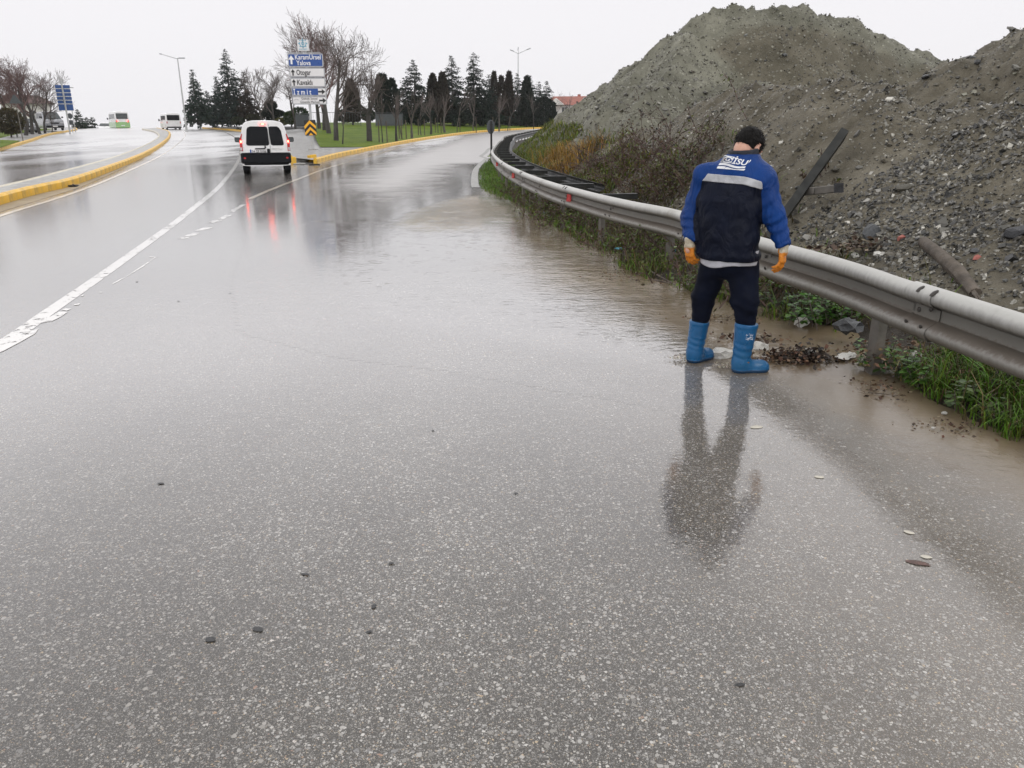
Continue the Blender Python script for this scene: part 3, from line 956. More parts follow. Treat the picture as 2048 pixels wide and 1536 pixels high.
# turf on the verge at the bend
TI = [i for i in range(len(ve)) if 12.6 < ve[i].y < 44]
def lerp_t(i, t): return V3(ve[i].x + (vb[i].x - ve[i].x) * t, ve[i].y + (vb[i].y - ve[i].y) * t)
def turf_z(i0):
    V = []; F = []; nt_ = 12
    for i in TI:
        w_ = .10 * math.sin(i * .37) + .08 * math.sin(i * .91)
        fade = ss((ve[i].y - 12.6) / 2.5)
        for k in range(nt_ + 1):
            t = .02 + (.60 + w_) * (.25 + .75 * fade) * k / nt_
            p = lerp_t(i, t)
            V.append((p.x, p.y, verge_z(p.x, p.y, t) + .022 * math.sin(math.pi * k / nt_) - .006))
    m = nt_ + 1
    for a in range(len(TI) - 1):
        for k in range(nt_):
            F.append((a * m + k, a * m + k + 1, (a + 1) * m + k + 1, (a + 1) * m + k))
    V = np.array(V); F = np.array(F)
    if np.cross(V[F[0, 1]] - V[F[0, 0]], V[F[0, 2]] - V[F[0, 0]])[2] < 0: F = F[:, ::-1]
    o = link('turf', np_mesh('turf', V, F, [M['lawn']], True)); o['kind'] = 'structure'
turf_z(0)
# pale concrete gutter at the bend
gt = [p for p in VERGE if 22 < p.y < 60]
if len(gt) > 3:
    loft('gutter', gt, offset_line(gt, -.22), M['concrete'], lambda x, y, t: G(y) + .008, 1)

# silt-covered surface of the exit road
SED = [at(*p) for p in ((975, 330), (962, 364), (930, 390), (860, 416), (770, 446), (690, 436), (640, 405), (600, 383), (560, 381), (600, 360), (660, 338), (740, 316))] + [V3(-6.0, 88), V3(3, 112)]
xs = np.arange(-11, 6, .3); yy = np.concatenate([np.arange(12, 40, .3), np.arange(40, 118, 1.0)])
X, Y = np.meshgrid(xs, yy); P = np.stack([X.ravel(), Y.ravel()], 1)
spoly = [(p.x, p.y) for p in SED] + [(8, 118), (8, 30)]
dep = dist_line(P, SED) * np.where(in_poly(P, spoly), 1, -1)
idx = np.arange(len(P)).reshape(X.shape)
F = np.stack([idx[:-1, :-1].ravel(), idx[:-1, 1:].ravel(), idx[1:, 1:].ravel(), idx[1:, :-1].ravel()], 1)
F = F[(dep[F] > -1.2).any(1)]
used = np.unique(F); rem = np.full(len(P), -1); rem[used] = np.arange(len(used))
o = link('exit_road', np_mesh('exit_road', np.concatenate([P, (Gn(P[:, 1]) + .0025)[:, None]], 1)[used], rem[F], [M['silty']], True, attrs={'depth': dep[used] - .6}))
o['kind'] = 'structure'

# ------------------------------------------------------------------ flood water
WEDGE = [at(*p) for p in ((2300, 1240), (2048, 1078), (1950, 1012), (1850, 976), (1740, 922), (1640, 852), (1560, 798), (1440, 764), (1300, 738), (1150, 717), (1000, 694), (800, 672), (650, 640), (600, 560), (592, 480), (640, 446), (760, 442), (860, 408), (930, 384), (962, 362), (975, 330))]
xs = np.arange(-4.2, 3.9, .05); yy = np.concatenate([np.arange(1.0, 9, .05), np.arange(9, 36, .10)])
X, Y = np.meshgrid(xs, yy)
P = np.stack([X.ravel(), Y.ravel()], 1)
poly = [(p.x, p.y) for p in WEDGE] + [(0.5, 33), (5, 33), (6, 1)]
dep = dist_line(P, WEDGE) * np.where(in_poly(P, poly), 1, -1)
chop = np.exp(-(((P[:, 0] + 1.05) / 1.0) ** 2 + ((P[:, 1] - 15.8) / 2.6) ** 2) ** 1.5) + .22 * np.exp(-(((P[:, 0] - 2.15) / .45) ** 2 + ((P[:, 1] - 3.3) / .8) ** 2)) + .25 * np.exp(-(((P[:, 0] - 1.2) / 1.0) ** 2 + ((P[:, 1] - 9.5) / 3.) ** 2))
BOOT_R = at(1495, 745); BOOT_L = at(1397, 727)
boot = np.minimum(np.hypot(P[:, 0] - BOOT_R.x, P[:, 1] - BOOT_R.y), np.hypot(P[:, 0] - BOOT_L.x, P[:, 1] - BOOT_L.y))
mud = 1.15 - dist_line(P, VERGE) / np.interp(P[:, 1], [3, 5, 9, 14], [1.0, 1.3, 1.6, 1.4])
nx = len(xs); idx = np.arange(len(P)).reshape(X.shape)
F = np.stack([idx[:-1, :-1].ravel(), idx[:-1, 1:].ravel(), idx[1:, 1:].ravel(), idx[1:, :-1].ravel()], 1)
keepf = (dep[F] > -.7).any(1)
F = F[keepf]
used = np.unique(F); rem = np.full(len(P), -1); rem[used] = np.arange(len(used))
Vw = np.concatenate([P, (Gn(P[:, 1]) + .0004 + .0075 * ssn((dep + .55) / .8))[:, None]], 1)[used]
pud = link('flood_water', np_mesh('flood_water', Vw, rem[F], [M['puddle']], True, attrs={'depth': dep[used], 'chop': chop[used], 'boot': boot[used], 'mud': np.minimum(mud[used], .2 + dep[used])}))
pud['kind'] = 'structure'

# ------------------------------------------------------------------ spoil heaps
RAILF = resample(offset_line(RAIL, 1.2), .4)
def ridge(pts, step=.4):
    return smooth_line([pl(*p) for p in pts], step)
def ridge_arr(r): return np.array([(p.x, p.y, p.z) for p in r])
def cone(P, rd, sl_f, sl_b, chunk=4000):
    out = np.empty(len(P))
    for i in range(0, len(P), chunk):
        q = P[i:i + chunk]
        dx = q[:, None, 0] - rd[None, :, 0]; dy = q[:, None, 1] - rd[None, :, 1]
        sl = np.where(dy < 0, sl_f, sl_b)
        h = rd[None, :, 2] - np.sqrt(dx * dx + dy * dy) * sl
        out[i:i + chunk] = h.max(1)
    return out
def heap_mesh(name, xs, ys, hfun, mat, label, floor=-.1, cut=None):
    X, Y = np.meshgrid(xs, ys)
    P = np.stack([X.ravel(), Y.ravel()], 1)
    h = hfun(P)
    idx = np.arange(len(P)).reshape(X.shape)
    F = np.stack([idx[:-1, :-1].ravel(), idx[:-1, 1:].ravel(), idx[1:, 1:].ravel(), idx[1:, :-1].ravel()], 1)
    F = F[(h[F] > Gn(P[F][:, :, 1]) + floor).any(1)]
    used = np.unique(F); rem = np.full(len(P), -1); rem[used] = np.arange(len(used))
    V = np.concatenate([P, h[:, None]], 1)[used]
    o = link(name, np_mesh(name, V, rem[F], [mat], True, attrs={'cut': cut(V)} if cut else None))
    return tag(o, label, 'heap')

RB = ridge_arr(ridge([(1120, 236, 37), (1180, 199, 36), (1270, 119, 35), (1350, 59, 34), (1420, 21, 34), (1480, 2, 34), (1560, -9, 34), (1650, 18, 34), (1740, 62, 34), (1800, 84, 34), (1850, 80, 34), (1880, 95, 34), (1925, 122, 34)]))
RA = ridge_arr(ridge([(1385, 52, 33), (1345, 112, 30.5), (1310, 165, 28), (1262, 238, 25), (1215, 300, 22.5), (1195, 330, 20)]))
def RA_x(y): return np.interp(y, RA[::-1, 1], RA[::-1, 0])
def h_back(P):
    a = cone(P, RB, 1.02, .75); b = cone(P, RA, .80, .70)
    h = np.maximum(a, b)
    x, y = P[:, 0], P[:, 1]
    # toe of the scooped face: slumped apron
    h = np.maximum(h, np.minimum(1.0 + .22 * (y - 20) + .5 * fbm(x * .3, y * .3, 3), 3.0) * ssn((y - 15) / 6) * ssn((40 - y) / 8) * ssn((x - 3) / 3) - .3)
    n1 = fbm(x * .35, y * .35, 4); n2 = fbm(x * 1.1 + 9, y * 1.1, 4); n3 = fbm(x * 3.1, y * 3.1 + 4, 3)
    amp = ssn(h / 2)
    # crumbling steps across the cut face
    step = np.abs(fbm(x * .22, h * .9 + 3, 3))
    return h + amp * (.60 * n1 + .36 * n2 + .08 * n3 - 1.0 * step * ssn((34 - y) / 3)) + .06 * n3
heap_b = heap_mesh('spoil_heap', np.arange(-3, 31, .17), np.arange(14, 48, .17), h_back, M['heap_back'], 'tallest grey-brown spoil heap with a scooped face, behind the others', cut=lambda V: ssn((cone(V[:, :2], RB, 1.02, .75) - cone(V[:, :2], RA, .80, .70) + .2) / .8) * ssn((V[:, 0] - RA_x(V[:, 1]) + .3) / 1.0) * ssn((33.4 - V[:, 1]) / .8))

RF = ridge_arr(ridge([(1150, 322, 26), (1200, 297, 22), (1300, 250, 19), (1400, 214, 17), (1500, 187, 14.6), (1600, 161, 13), (1690, 150, 12), (1760, 166, 11.4), (1850, 186, 10.8), (1950, 190, 10.2), (2048, 182, 9.5), (2250, 170, 8.6), (2700, 170, 6.5)]))
_rf = [(p[0], p[1]) for p in RAILF]
_rf_poly = [(p[0], p[1]) for p in RAILF if p[1] < 27] + [(p[0], p[1]) for p in RF]
def h_front(P):
    dr = dist_line(P, _rf)
    d = np.empty(len(P)); zr = np.empty(len(P))
    for i in range(0, len(P), 4000):
        q = P[i:i + 4000]
        dd = np.hypot(q[:, None, 0] - RF[None, :, 0], q[:, None, 1] - RF[None, :, 1])
        k = dd.argmin(1); d[i:i + 4000] = dd[np.arange(len(q)), k]; zr[i:i + 4000] = RF[k, 2]
    poly = [(p[0], p[1]) for p in RAILF if p[1] < 27] + [(p[0], p[1]) for p in RF]
    inn = in_poly(P, poly)
    t = dr / (dr + d + 1e-6)
    h_in = .16 + (zr - .16) * (t * .75 + .25 * t * t * (3 - 2 * t))
    h_out = np.where(dr < 20, zr - .42 * d, -1)
    # road side of the rail: drop away
    side = in_poly(P, [(p[0], p[1]) for p in RAILF] + [(60, 118), (60, -3)])
    h = np.where(inn, h_in, np.where(side, h_out, -1.5))
    x, y = P[:, 0], P[:, 1]
    n = fbm(x * .5 + 3, y * .5, 4) * .42 + fbm(x * 2.1, y * 2.1, 4) * .16 + fbm(x * 6, y * 6, 2) * .05
    return h + n * ssn(dr / 2.5) * ssn((h + .2) / .6)
heap_f = heap_mesh('spoil_heap', np.concatenate([np.arange(-1.6, 9, .09), np.arange(9, 14, .2)]), np.concatenate([np.arange(-1, 16, .09), np.arange(16, 30, .18)]), h_front, M['heap_front'], 'low gravelly bank of rubble directly behind the guardrail', -.06)

RR = ridge_arr(ridge([(1910, 152, 18.5), (1950, 112, 17), (1998, 74, 16), (2048, 38, 15), (2170, 8, 14), (2400, -20, 12)]))
RR2 = ridge_arr(ridge([(2048, 38, 15), (1985, 118, 13.6), (1905, 178, 12.3)]))
def h_right(P):
    h = np.maximum(cone(P, RR, .66, .6), cone(P, RR2, .7, .7))
    x, y = P[:, 0], P[:, 1]
    return h + ssn((h) / 1.0) * (.5 * fbm(x * .45 + 40, y * .45, 4) + .22 * fbm(x * 1.6, y * 1.6 + 8, 4) + .07 * fbm(x * 5, y * 5, 2))
heap_r = heap_mesh('spoil_heap', np.arange(4.5, 19, .12), np.arange(7.5, 24, .12), h_right, M['heap_front'], 'smaller brownish spoil heap rising at the right edge of the picture')

# ------------------------------------------------------------------ stones
def ico():
    bm = bmesh.new(); bmesh.ops.create_icosphere(bm, subdivisions=1, radius=1)
    V = np.array([v.co[:] for v in bm.verts]); F = np.array([[v.index for v in f.verts] for f in bm.faces]); bm.free()
    return V, F
ICO_V, ICO_F = ico()
# sharp-edged chip: 8-cornered wedge, 12 triangles
CH_V = np.array([(-1, -1, -1), (1, -1, -1), (1, 1, -1), (-1, 1, -1), (-.7, -.8, 1), (.8, -.6, 1), (.6, .8, 1), (-.8, .6, 1)], float)
CH_F = np.array([(0, 2, 1), (0, 3, 2), (4, 5, 6), (4, 6, 7), (0, 1, 5), (0, 5, 4), (1, 2, 6), (1, 6, 5), (2, 3, 7), (2, 7, 6), (3, 0, 4), (3, 4, 7)])
def rot_batch(n):
    q = rng.normal(size=(n, 4)); q /= np.linalg.norm(q, axis=1)[:, None]
    w_, x, y, z = q.T
    return np.stack([np.stack([1 - 2 * (y * y + z * z), 2 * (x * y - z * w_), 2 * (x * z + y * w_)], 1),
                     np.stack([2 * (x * y + z * w_), 1 - 2 * (x * x + z * z), 2 * (y * z - x * w_)], 1),
                     np.stack([2 * (x * z - y * w_), 2 * (y * z + x * w_), 1 - 2 * (x * x + y * y)], 1)], 1)
def stone_tones(n, pal):
    pal = np.array(pal); c = pal[rng.integers(0, len(pal), n)]
    return np.clip(c * rng.uniform(.6, 1.35, (n, 1)), 0, 1)
def scatter_stones(name, pts, size, pal, parent=None, kind='stuff'):
    n = len(pts)
    BV = CH_V * .55
    A = rng.uniform(.45, 1.25, (n, 1, 3)) * size[:, None, None]
    jit = rng.normal(0, .16, (n, len(BV), 3))
    V = (BV[None] + jit) * A
    V = np.einsum('nij,nkj->nki', rot_batch(n), V) + pts[:, None, :]
    F = (CH_F[None] + (np.arange(n) * len(BV))[:, None, None]).reshape(-1, 3)
    tone = np.repeat(stone_tones(n, pal), len(BV), 0)
    o = link(name, np_mesh(name, V.reshape(-1, 3), F, [M['stone']], False, attrs={'tone': tone}), parent)
    if kind: o['kind'] = kind
    return o
GREY = [(.095, .090, .078), (.062, .058, .049), (.13, .124, .105), (.19, .182, .155), (.040, .039, .035), (.085, .076, .057), (.40, .385, .34), (.30, .29, .25), (.062, .054, .038)]
BROWN = [(.11, .10, .075), (.075, .067, .048), (.15, .145, .11), (.20, .195, .155), (.05, .046, .034)]
DARK = [(.030, .030, .028), (.050, .049, .045), (.082, .079, .071), (.15, .145, .13), (.018, .018, .017), (.26, .25, .225)]
def sample_heap(hfun, n, x0, x1, y0, y1, test):
    P = np.stack([rng.uniform(x0, x1, n), rng.uniform(y0, y1, n)], 1)
    h = hfun(P)
    k = test(P, h)
    return np.concatenate([P[k], h[k][:, None]], 1)
def front_ok(P, h):
    return (h > .12) & (h > h_right(P) - .05)
pts = sample_heap(h_front, 90000, -1, 9, 2, 20, front_ok)
den = fbm(pts[:, 0] * .7, pts[:, 1] * .7, 3)
pts = pts[(den > -.28) | (rng.random(len(pts)) < .3)]
_up = dist_line(pts[:, :2], [(p[0], p[1]) for p in RF]) / (dist_line(pts[:, :2], [(p[0], p[1]) for p in RF]) + dist_line(pts[:, :2], _rf))
pts = pts[(rng.random(len(pts)) < np.interp(_up, [0, .35, .7], [.30, .45, 1])) | (pts[:, 0] > 4.6)]
pts = pts[np.argsort(pts[:, 1])]
sz = rng.gamma(1.7, .0072, len(pts)) + .008
scatter_stones('gravel', pts, sz, GREY, heap_f)
# darker, coarser rubble at the right
pts = sample_heap(h_front, 34000, 2.6, 8, 2.5, 9.5, lambda P, h: front_ok(P, h) & (h > .35) & (fbm(P[:, 0] * .8 + 5, P[:, 1] * .8, 3) > -.1 - .15 * (P[:, 0] - 3.4)))
sz = rng.gamma(1.5, .0075, len(pts)) + .008
scatter_stones('rubble', pts, sz, DARK + GREY[:3], heap_f)
pts = sample_heap(h_right, 12000, 5, 14, 8, 18, lambda P, h: (h > .4) & (h > h_front(P)))
scatter_stones('gravel', pts, rng.gamma(1.7, .009, len(pts)) + .010, BROWN + GREY[:3], heap_r)
pts = sample_heap(h_back, 26000, 0, 18, 17, 36, lambda P, h: (h > .5))
scatter_stones('gravel', pts, rng.gamma(1.5, .013, len(pts)) + .014, BROWN + GREY[:4], heap_b)
# the stones that can be picked out one by one
def stone_mesh(seed, tone):
    r = np.random.default_rng(seed)
    V = ICO_V * (1 + r.normal(0, .17, (len(ICO_V), 1))) * np.array([1.25, .9, .62])
    return np_mesh('stone', V, ICO_F, [M['stone']], False, attrs={'tone': np.repeat([tone], len(V), 0)})
STONES = [stone_mesh(k, t) for k, t in enumerate([(.08, .08, .075), (.05, .052, .05), (.13, .125, .11), (.22, .215, .19), (.035, .036, .037), (.10, .088, .064), (.065, .06, .05), (.16, .165, .155)])]
def big_stones(parent, hfun, pts, smin, smax):
    for p in pts:
        s = link('stone', random.choice(STONES), parent)
        k = random.uniform(smin, smax)
        s.location = Vector((p[0], p[1], p[2] + k * .25)) - parent.location
        s.rotation_euler = (random.uniform(-.5, .5), random.uniform(-.5, .5), random.uniform(0, 6.28))
        s.scale = (k, k, k * random.uniform(.7, 1.2))
p1 = sample_heap(h_front, 900, 2.4, 8, 2.5, 11, lambda P, h: front_ok(P, h) & (h > .3))
big_stones(heap_f, h_front, p1[:150], .022, .048)
p2 = sample_heap(h_back, 900, 1, 16, 18, 33, lambda P, h: (h > .8))
big_stones(heap_b, h_back, p2[:70], .05, .12)
p3 = sample_heap(h_right, 700, 6, 13, 9, 16, lambda P, h: (h > .6) & (h > h_front(P)))
big_stones(heap_r, h_right, p3[:50], .03, .07)
def h_any(P): return np.maximum(np.maximum(h_front(P), h_back(P)), h_right(P))
def hz(x, y):
    return float(h_any(np.array([[x, y]], float))[0])
def on_heap(px, py, lift=0.0):
    """where the line of sight to a surveyed mark meets the front bank"""
    d = ray(px, py); t = 2.0
    T = np.arange(2.5, 34, .02)
    P = np.stack([d[0] * T, d[1] * T], 1)
    z = CAM_H + d[2] * T
    k = np.argmax(z < h_any(P) + lift)
    return Vector((P[k, 0], P[k, 1], z[k]))
def rock(name, px, py, s, tone_mat, label, seed, cat='rock', scale=(1.2, .8, .7), rot=(0, 0, 0), sub=2):
    bm = bmesh.new(); bmesh.ops.create_icosphere(bm, subdivisions=sub, radius=1)
    r = random.Random(seed)
    # chisel flat faces
    for _ in range(11):
        nrm = Vector((r.uniform(-1, 1), r.uniform(-1, 1), r.uniform(-1, 1))).normalized(); c = r.uniform(.5, .85)
        for v in bm.verts:
            q = v.co.dot(nrm) - c
            if q > 0: v.co -= nrm * q
    me = bpy.data.meshes.new(name); bm.to_mesh(me); bm.free(); me.materials.append(tone_mat)
    o = link(name, me)
    p = on_heap(px, py) if py < 560 else at(px, py)
    o.location = p + Vector((0, 0, s * .2)); o.scale = [s * q for q in scale]; o.rotation_euler = rot
    return tag(o, label, cat)
ROCKM = simple('slate_rock', (.06, .064, .068), .4, var=.35, scale=6, bump=.7, bscale=18)
ROCKB = simple('olive_rock', (.06, .054, .038), .5, var=.35, scale=6, bump=.7, bscale=18)
rock('rock', 1745, 470, .115, ROCKM, 'slate grey angular rock lying behind the guardrail', 3, scale=(1.3, .8, .95), rot=(.3, -.5, .4))
rock('rock', 1809, 380, .09, ROCKB, 'olive brown boulder in the gravel, level with the stub of the fallen steel post', 8, scale=(1.4, .9, .7))
rock('rock', 2030, 470, .12, M['rock_black'], 'black stone in the dark rubble at the right edge', 12)
rock('rock', 1950, 505, .05, ROCKM, 'small pale grey stone near the broken log', 14)

# ------------------------------------------------------------------ guardrail
rail = empty('guardrail', (RAIL[0].x, RAIL[0].y, 0), 0, 'long galvanised steel guardrail curving along the right side of the road', 'guardrail')
WB = [(.012, -.157), (.040, -.152), (.068, -.137), (.082, -.114), (.084, -.094), (.074, -.076), (.022, -.042), (.004, -.034), (0, -.024), (0, .030), (.008, .038), (.060, .060), (.078, .074), (.084, .092), (.083, .112), (.070, .135), (.042, .151), (.012, .157)]
def beam_mesh(line, zc, out, th=.004, name='beam', origin=Vector((0, 0, 0)), mat=None):
    """W-profile swept along the line; out = +1 puts the waves to the left of travel (towards the road)"""
    n = len(WB)
    prof = [(a, z) for a, z in WB] + [(a - th, z) for a, z in reversed(WB)]
    V = []; F = []
    k = len(prof)
    for i, p in enumerate(line):
        t = line[min(i + 1, len(line) - 1)] - line[max(i - 1, 0)]
        nl = Vector((-t.y, t.x, 0)).normalized() * out
        for a, z in prof:
            V.append(Vector((p.x, p.y, G(p.y) + zc + z)) + nl * a - origin)
    for i in range(len(line) - 1):
        for j in range(k):
            j2 = (j + 1) % k
            F.append((i * k + j, i * k + j2, (i + 1) * k + j2, (i + 1) * k + j))
    F.append(tuple(range(k))); F.append(tuple((len(line) - 1) * k + q for q in reversed(range(k))))
    me = bpy.data.meshes.new(name); me.from_pydata([tuple(v) for v in V], [], F)
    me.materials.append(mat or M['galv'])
    bm = bmesh.new(); bm.from_mesh(me); bmesh.ops.recalc_face_normals(bm, faces=bm.faces); bm.to_mesh(me); bm.free()
    me.polygons.foreach_set('use_smooth', np.ones(len(me.polygons), bool)); me.set_sharp_from_angle(angle=R(38))
    return me
fine = resample(RAIL, .25)
seg = 16            # 4 m beams lapped at the ends
ZB = .593
rl = rail.location.copy()
fr = offset_line(fine, -.02)
for s0 in range(0, len(fine) - 1, seg):
    part = fr[s0:s0 + seg + 2]
    if len(part) < 3: break
    lapped = [p.copy() for p in part]
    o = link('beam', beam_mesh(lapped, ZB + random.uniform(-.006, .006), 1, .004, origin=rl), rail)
    o.location = (0, 0, 0)
    # lap splice stands proud of the next beam
    j = min(s0 + seg, len(fr) - 2)
    spl = [fr[j], fr[j].lerp(fr[j + 1], .9)]
    spl = offset_line(spl, -.007)
    if s0 < 70:
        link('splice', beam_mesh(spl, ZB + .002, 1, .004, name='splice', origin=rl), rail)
# rear beam beyond the second post bay
rb = offset_line(fine, .62)
_rs = next(i for i, p in enumerate(fine) if p.y > 12.5)
for s0 in range(_rs, len(fine) - 1, seg):
    part = rb[s0:s0 + seg + 1]
    if len(part) < 3: break
    link('rear_beam', beam_mesh(part, ZB, -1, .004, name='rear_beam', origin=rl, mat=M['dark_steel']), rail)
# posts and spacers
pm = MB()
pm.box((0, 0, 0), (.012, .10, 1.0)); pm.box((.03, .046, 0), (.05, .008, 1.0)); pm.box((.03, -.046, 0), (.05, .008, 1.0))
POST = pm.mesh('post', M['post'])
sm_ = MB()
sm_.box((.30, 0, .035), (.56, .09, .008)); sm_.box((.30, .042, 0), (.56, .006, .07)); sm_.box((.30, -.042, 0), (.56, .006, .07))
SPACER = sm_.mesh('spacer', M['dark_steel'])
def frame_at(i):
    t = (fine[min(i + 1, len(fine) - 1)] - fine[max(i - 1, 0)])
    return math.atan2(-t.x, t.y)
k = 0
tot = len(fine)
for i in range(3, tot, 8):
    p = fine[i]
    rz = frame_at(i)
    if p.y < 9 and (i // 8) % 2: continue
    o = link('post', POST, rail)
    o.location = Vector((p.x, p.y, G(p.y) + .22)) + Vector((math.cos(rz), math.sin(rz), 0)) * .05 - rl
    o.rotation_euler = (0, 0, rz)
    if p.y > 10.5:
        q = link('spacer', SPACER, rail)
        q.location = Vector((p.x, p.y, G(p.y) + .70)) - rl; q.rotation_euler = (0, 0, rz)
# old post standing in front of the beam at the start of the bend
pp = at(1062, 415)
mb = MB(); mb.bbox((0, 0, 0), (.13, .10, .84), .008)
o = mb.build('post', M['post'], rail); o.location = Vector((pp.x + .03, pp.y, .24)) - rl; o.rotation_euler = (0, .02, frame_at(60))
o['label'] = 'thick weathered post standing in front of the rail'
# bolt heads and slots on the upper wave, reflectors in the valley
bm_ = MB(); bm_.lathe([(.018, 0), (.020, .004), (.013, .009), (.004, .011)], 10)
BOLT = bm_.mesh('bolt', M['bolt'], True)
rf = MB(); rf.add([(-.0, -.05, -.055), (0, .05, -.055), (0, .05, .045), (0, -.02, .06)], [(0, 1, 2, 3)]); 
rf = MB(); rf.prism([(-.05, -.055), (.05, -.055), (.05, .05), (-.03, .06)], -.008, .008)
REFL = rf.mesh('reflector', M['red_refl'])
def on_beam(i, f, a, z):
    p = fr[i].lerp(fr[min(i + 1, len(fr) - 1)], f)
    t = fr[min(i + 1, len(fr) - 1)] - fr[max(i - 1, 0)]
    nl = Vector((-t.y, t.x, 0)).normalized()
    return p + nl * a + Vector((0, 0, G(p.y) + ZB + z)), nl
for j in range(0, min(tot - 2, 90), 8):
    for f, a, z, tilt in ((0, .066, .136, 1), (.5, .066, .136, 1), (.2, .076, -.07, 0), (.75, .076, -.07, 0), (.25, .02, .03, 0), (.75, .004, 0, 0)):
        if j % 16 and tilt: continue
        p, nl = on_beam(j, f, a, z)
        o = link('bolt', BOLT, rail)
        d = (nl + Vector((0, 0, 1.3 if tilt else (-.4 if z < 0 else .0)))).normalized()
        o.location = p + d * .002 - rl
        o.rotation_euler = d.to_track_quat('Z', 'Y').to_euler()
        s = 1.0 if tilt else .8
        o.scale = (s, s * 1.5 if tilt else s, 1)
def refl_near(px, Y):
    i = int(np.argmin([abs(p.y - Y) for p in fine]))
    p, nl = on_beam(i, .5, .055, 0)
    o = link('reflector', REFL, rail)
    o.location = p - rl; o.rotation_euler = (0, 0, math.atan2(nl.y, nl.x) + math.pi / 2 + .5)
for px, Yr in ((1145, 12.0), (1030, 17.3), (1005, 22.5)): refl_near(px, Yr)
p, nl = on_beam(9, .0, .085, .01)
# a scrap of paper caught on the lower wave at the right edge

# ------------------------------------------------------------------ implicit surfaces
def surface_nets(f, lo, hi, h, newton=2):
    lo = np.asarray(lo, float); hi = np.asarray(hi, float)
    n = np.ceil((hi - lo) / h).astype(int) + 2
    ax = [lo[i] + h * np.arange(n[i]) for i in range(3)]
    Gd = np.stack(np.meshgrid(*ax, indexing='ij'), -1)
    D = f(Gd.reshape(-1, 3)).reshape(n)
    s = D < 0
    c = n - 1
    cnt = np.zeros(c, int)
    cor = [(i, j, k) for i in (0, 1) for j in (0, 1) for k in (0, 1)]
    sl = lambda A, o: A[o[0]:o[0] + c[0], o[1]:o[1] + c[1], o[2]:o[2] + c[2]]
    for o in cor: cnt += sl(s, o)
    mixd = (cnt > 0) & (cnt < 8)
    idx = np.full(c, -1); ids = np.argwhere(mixd); idx[mixd] = np.arange(len(ids))
    pos = np.zeros((len(ids), 3)); num = np.zeros(len(ids))
    for a in cor:
        for d in range(3):
            if a[d]: continue
            b = list(a); b[d] = 1
            va = sl(D, a)[mixd]; vb = sl(D, b)[mixd]
            cr = (va < 0) != (vb < 0)
            t = np.where(cr, va / np.where(va == vb, 1, va - vb), 0)
            q = np.array(a, float)[None] + t[:, None] * (np.array(b) - np.array(a))[None]
            pos += q * cr[:, None]; num += cr
    V = lo + (ids + pos / num[:, None]) * h
    faces = []
    for d in range(3):
        e = [0, 0, 0]; e[d] = 1
        u, v = (d + 1) % 3, (d + 2) % 3
        A = s[:-1, :-1, :-1]
        B = s[e[0]:e[0] + c[0], e[1]:e[1] + c[1], e[2]:e[2] + c[2]]
        cr = np.argwhere(A != B)
        cr = cr[(cr[:, u] > 0) & (cr[:, v] > 0)]
        du = np.zeros(3, int); du[u] = 1; dv = np.zeros(3, int); dv[v] = 1
        g = lambda p: idx[p[:, 0], p[:, 1], p[:, 2]]
        q = np.stack([g(cr - du - dv), g(cr - dv), g(cr), g(cr - du)], 1)
        flip = ~s[cr[:, 0], cr[:, 1], cr[:, 2]]
        q[flip] = q[flip][:, ::-1]
        faces.append(q)
    F = np.concatenate(faces)
    F = F[(F >= 0).all(1)]
    eps = h * .3
    for _ in range(newton):
        d0 = f(V)
        gr = np.stack([f(V + np.eye(3)[i] * eps) - f(V - np.eye(3)[i] * eps) for i in range(3)], 1) / (2 * eps)
        gn = (gr ** 2).sum(1)
        st = -(d0 / np.maximum(gn, .25))
        st = np.clip(st, -h * .5, h * .5)
        V = V + st[:, None] * gr
    return V, F
def vec(p): return np.array([p[0], p[1], p[2]], float)
def rcone(P, a, b, ra, rb, tw=False):
    a = vec(a); b = vec(b)
    ba = b - a
    h = np.clip(((P - a) @ ba) / (ba @ ba), 0, 1)
    d = np.linalg.norm(P - a - h[:, None] * ba, axis=1) - (ra + (rb - ra) * h)
    return (d, h) if tw else d
def ell(P, c, ax, r):
    """ellipsoid with axes (3 unit vectors) and radii"""
    q = (P - vec(c)) @ np.stack([vec(a) for a in ax], 1)
    k0 = np.linalg.norm(q / np.array(r), axis=1); k1 = np.linalg.norm(q / np.array(r) ** 2, axis=1)
    return k0 * (k0 - 1) / np.maximum(k1, 1e-6)
def smin(a, b, k):
    h = np.clip(.5 + .5 * (b - a) / k, 0, 1)
    return b * (1 - h) + a * h - k * h * (1 - h)
def smax(a, b, k): return -smin(-a, -b, k)
def unit(v): v = np.asarray(v, float); return v / np.linalg.norm(v)
_wd = [(unit(rng.normal(size=3)), rng.uniform(0, 6.28)) for _ in range(14)]
def wrinkle(P, f, amp):
    """soft cloth folds"""
    s = 0
    w1 = np.sin(P @ _wd[0][0] * f * .7 + _wd[0][1]) * 1.2
    for d, ph in _wd[1:7]: s = s + np.sin(P @ d * f + ph + w1)
    for d, ph in _wd[7:]: s = s + .4 * np.sin(P @ d * f * 2.3 + ph + w1)
    return s * amp / 4

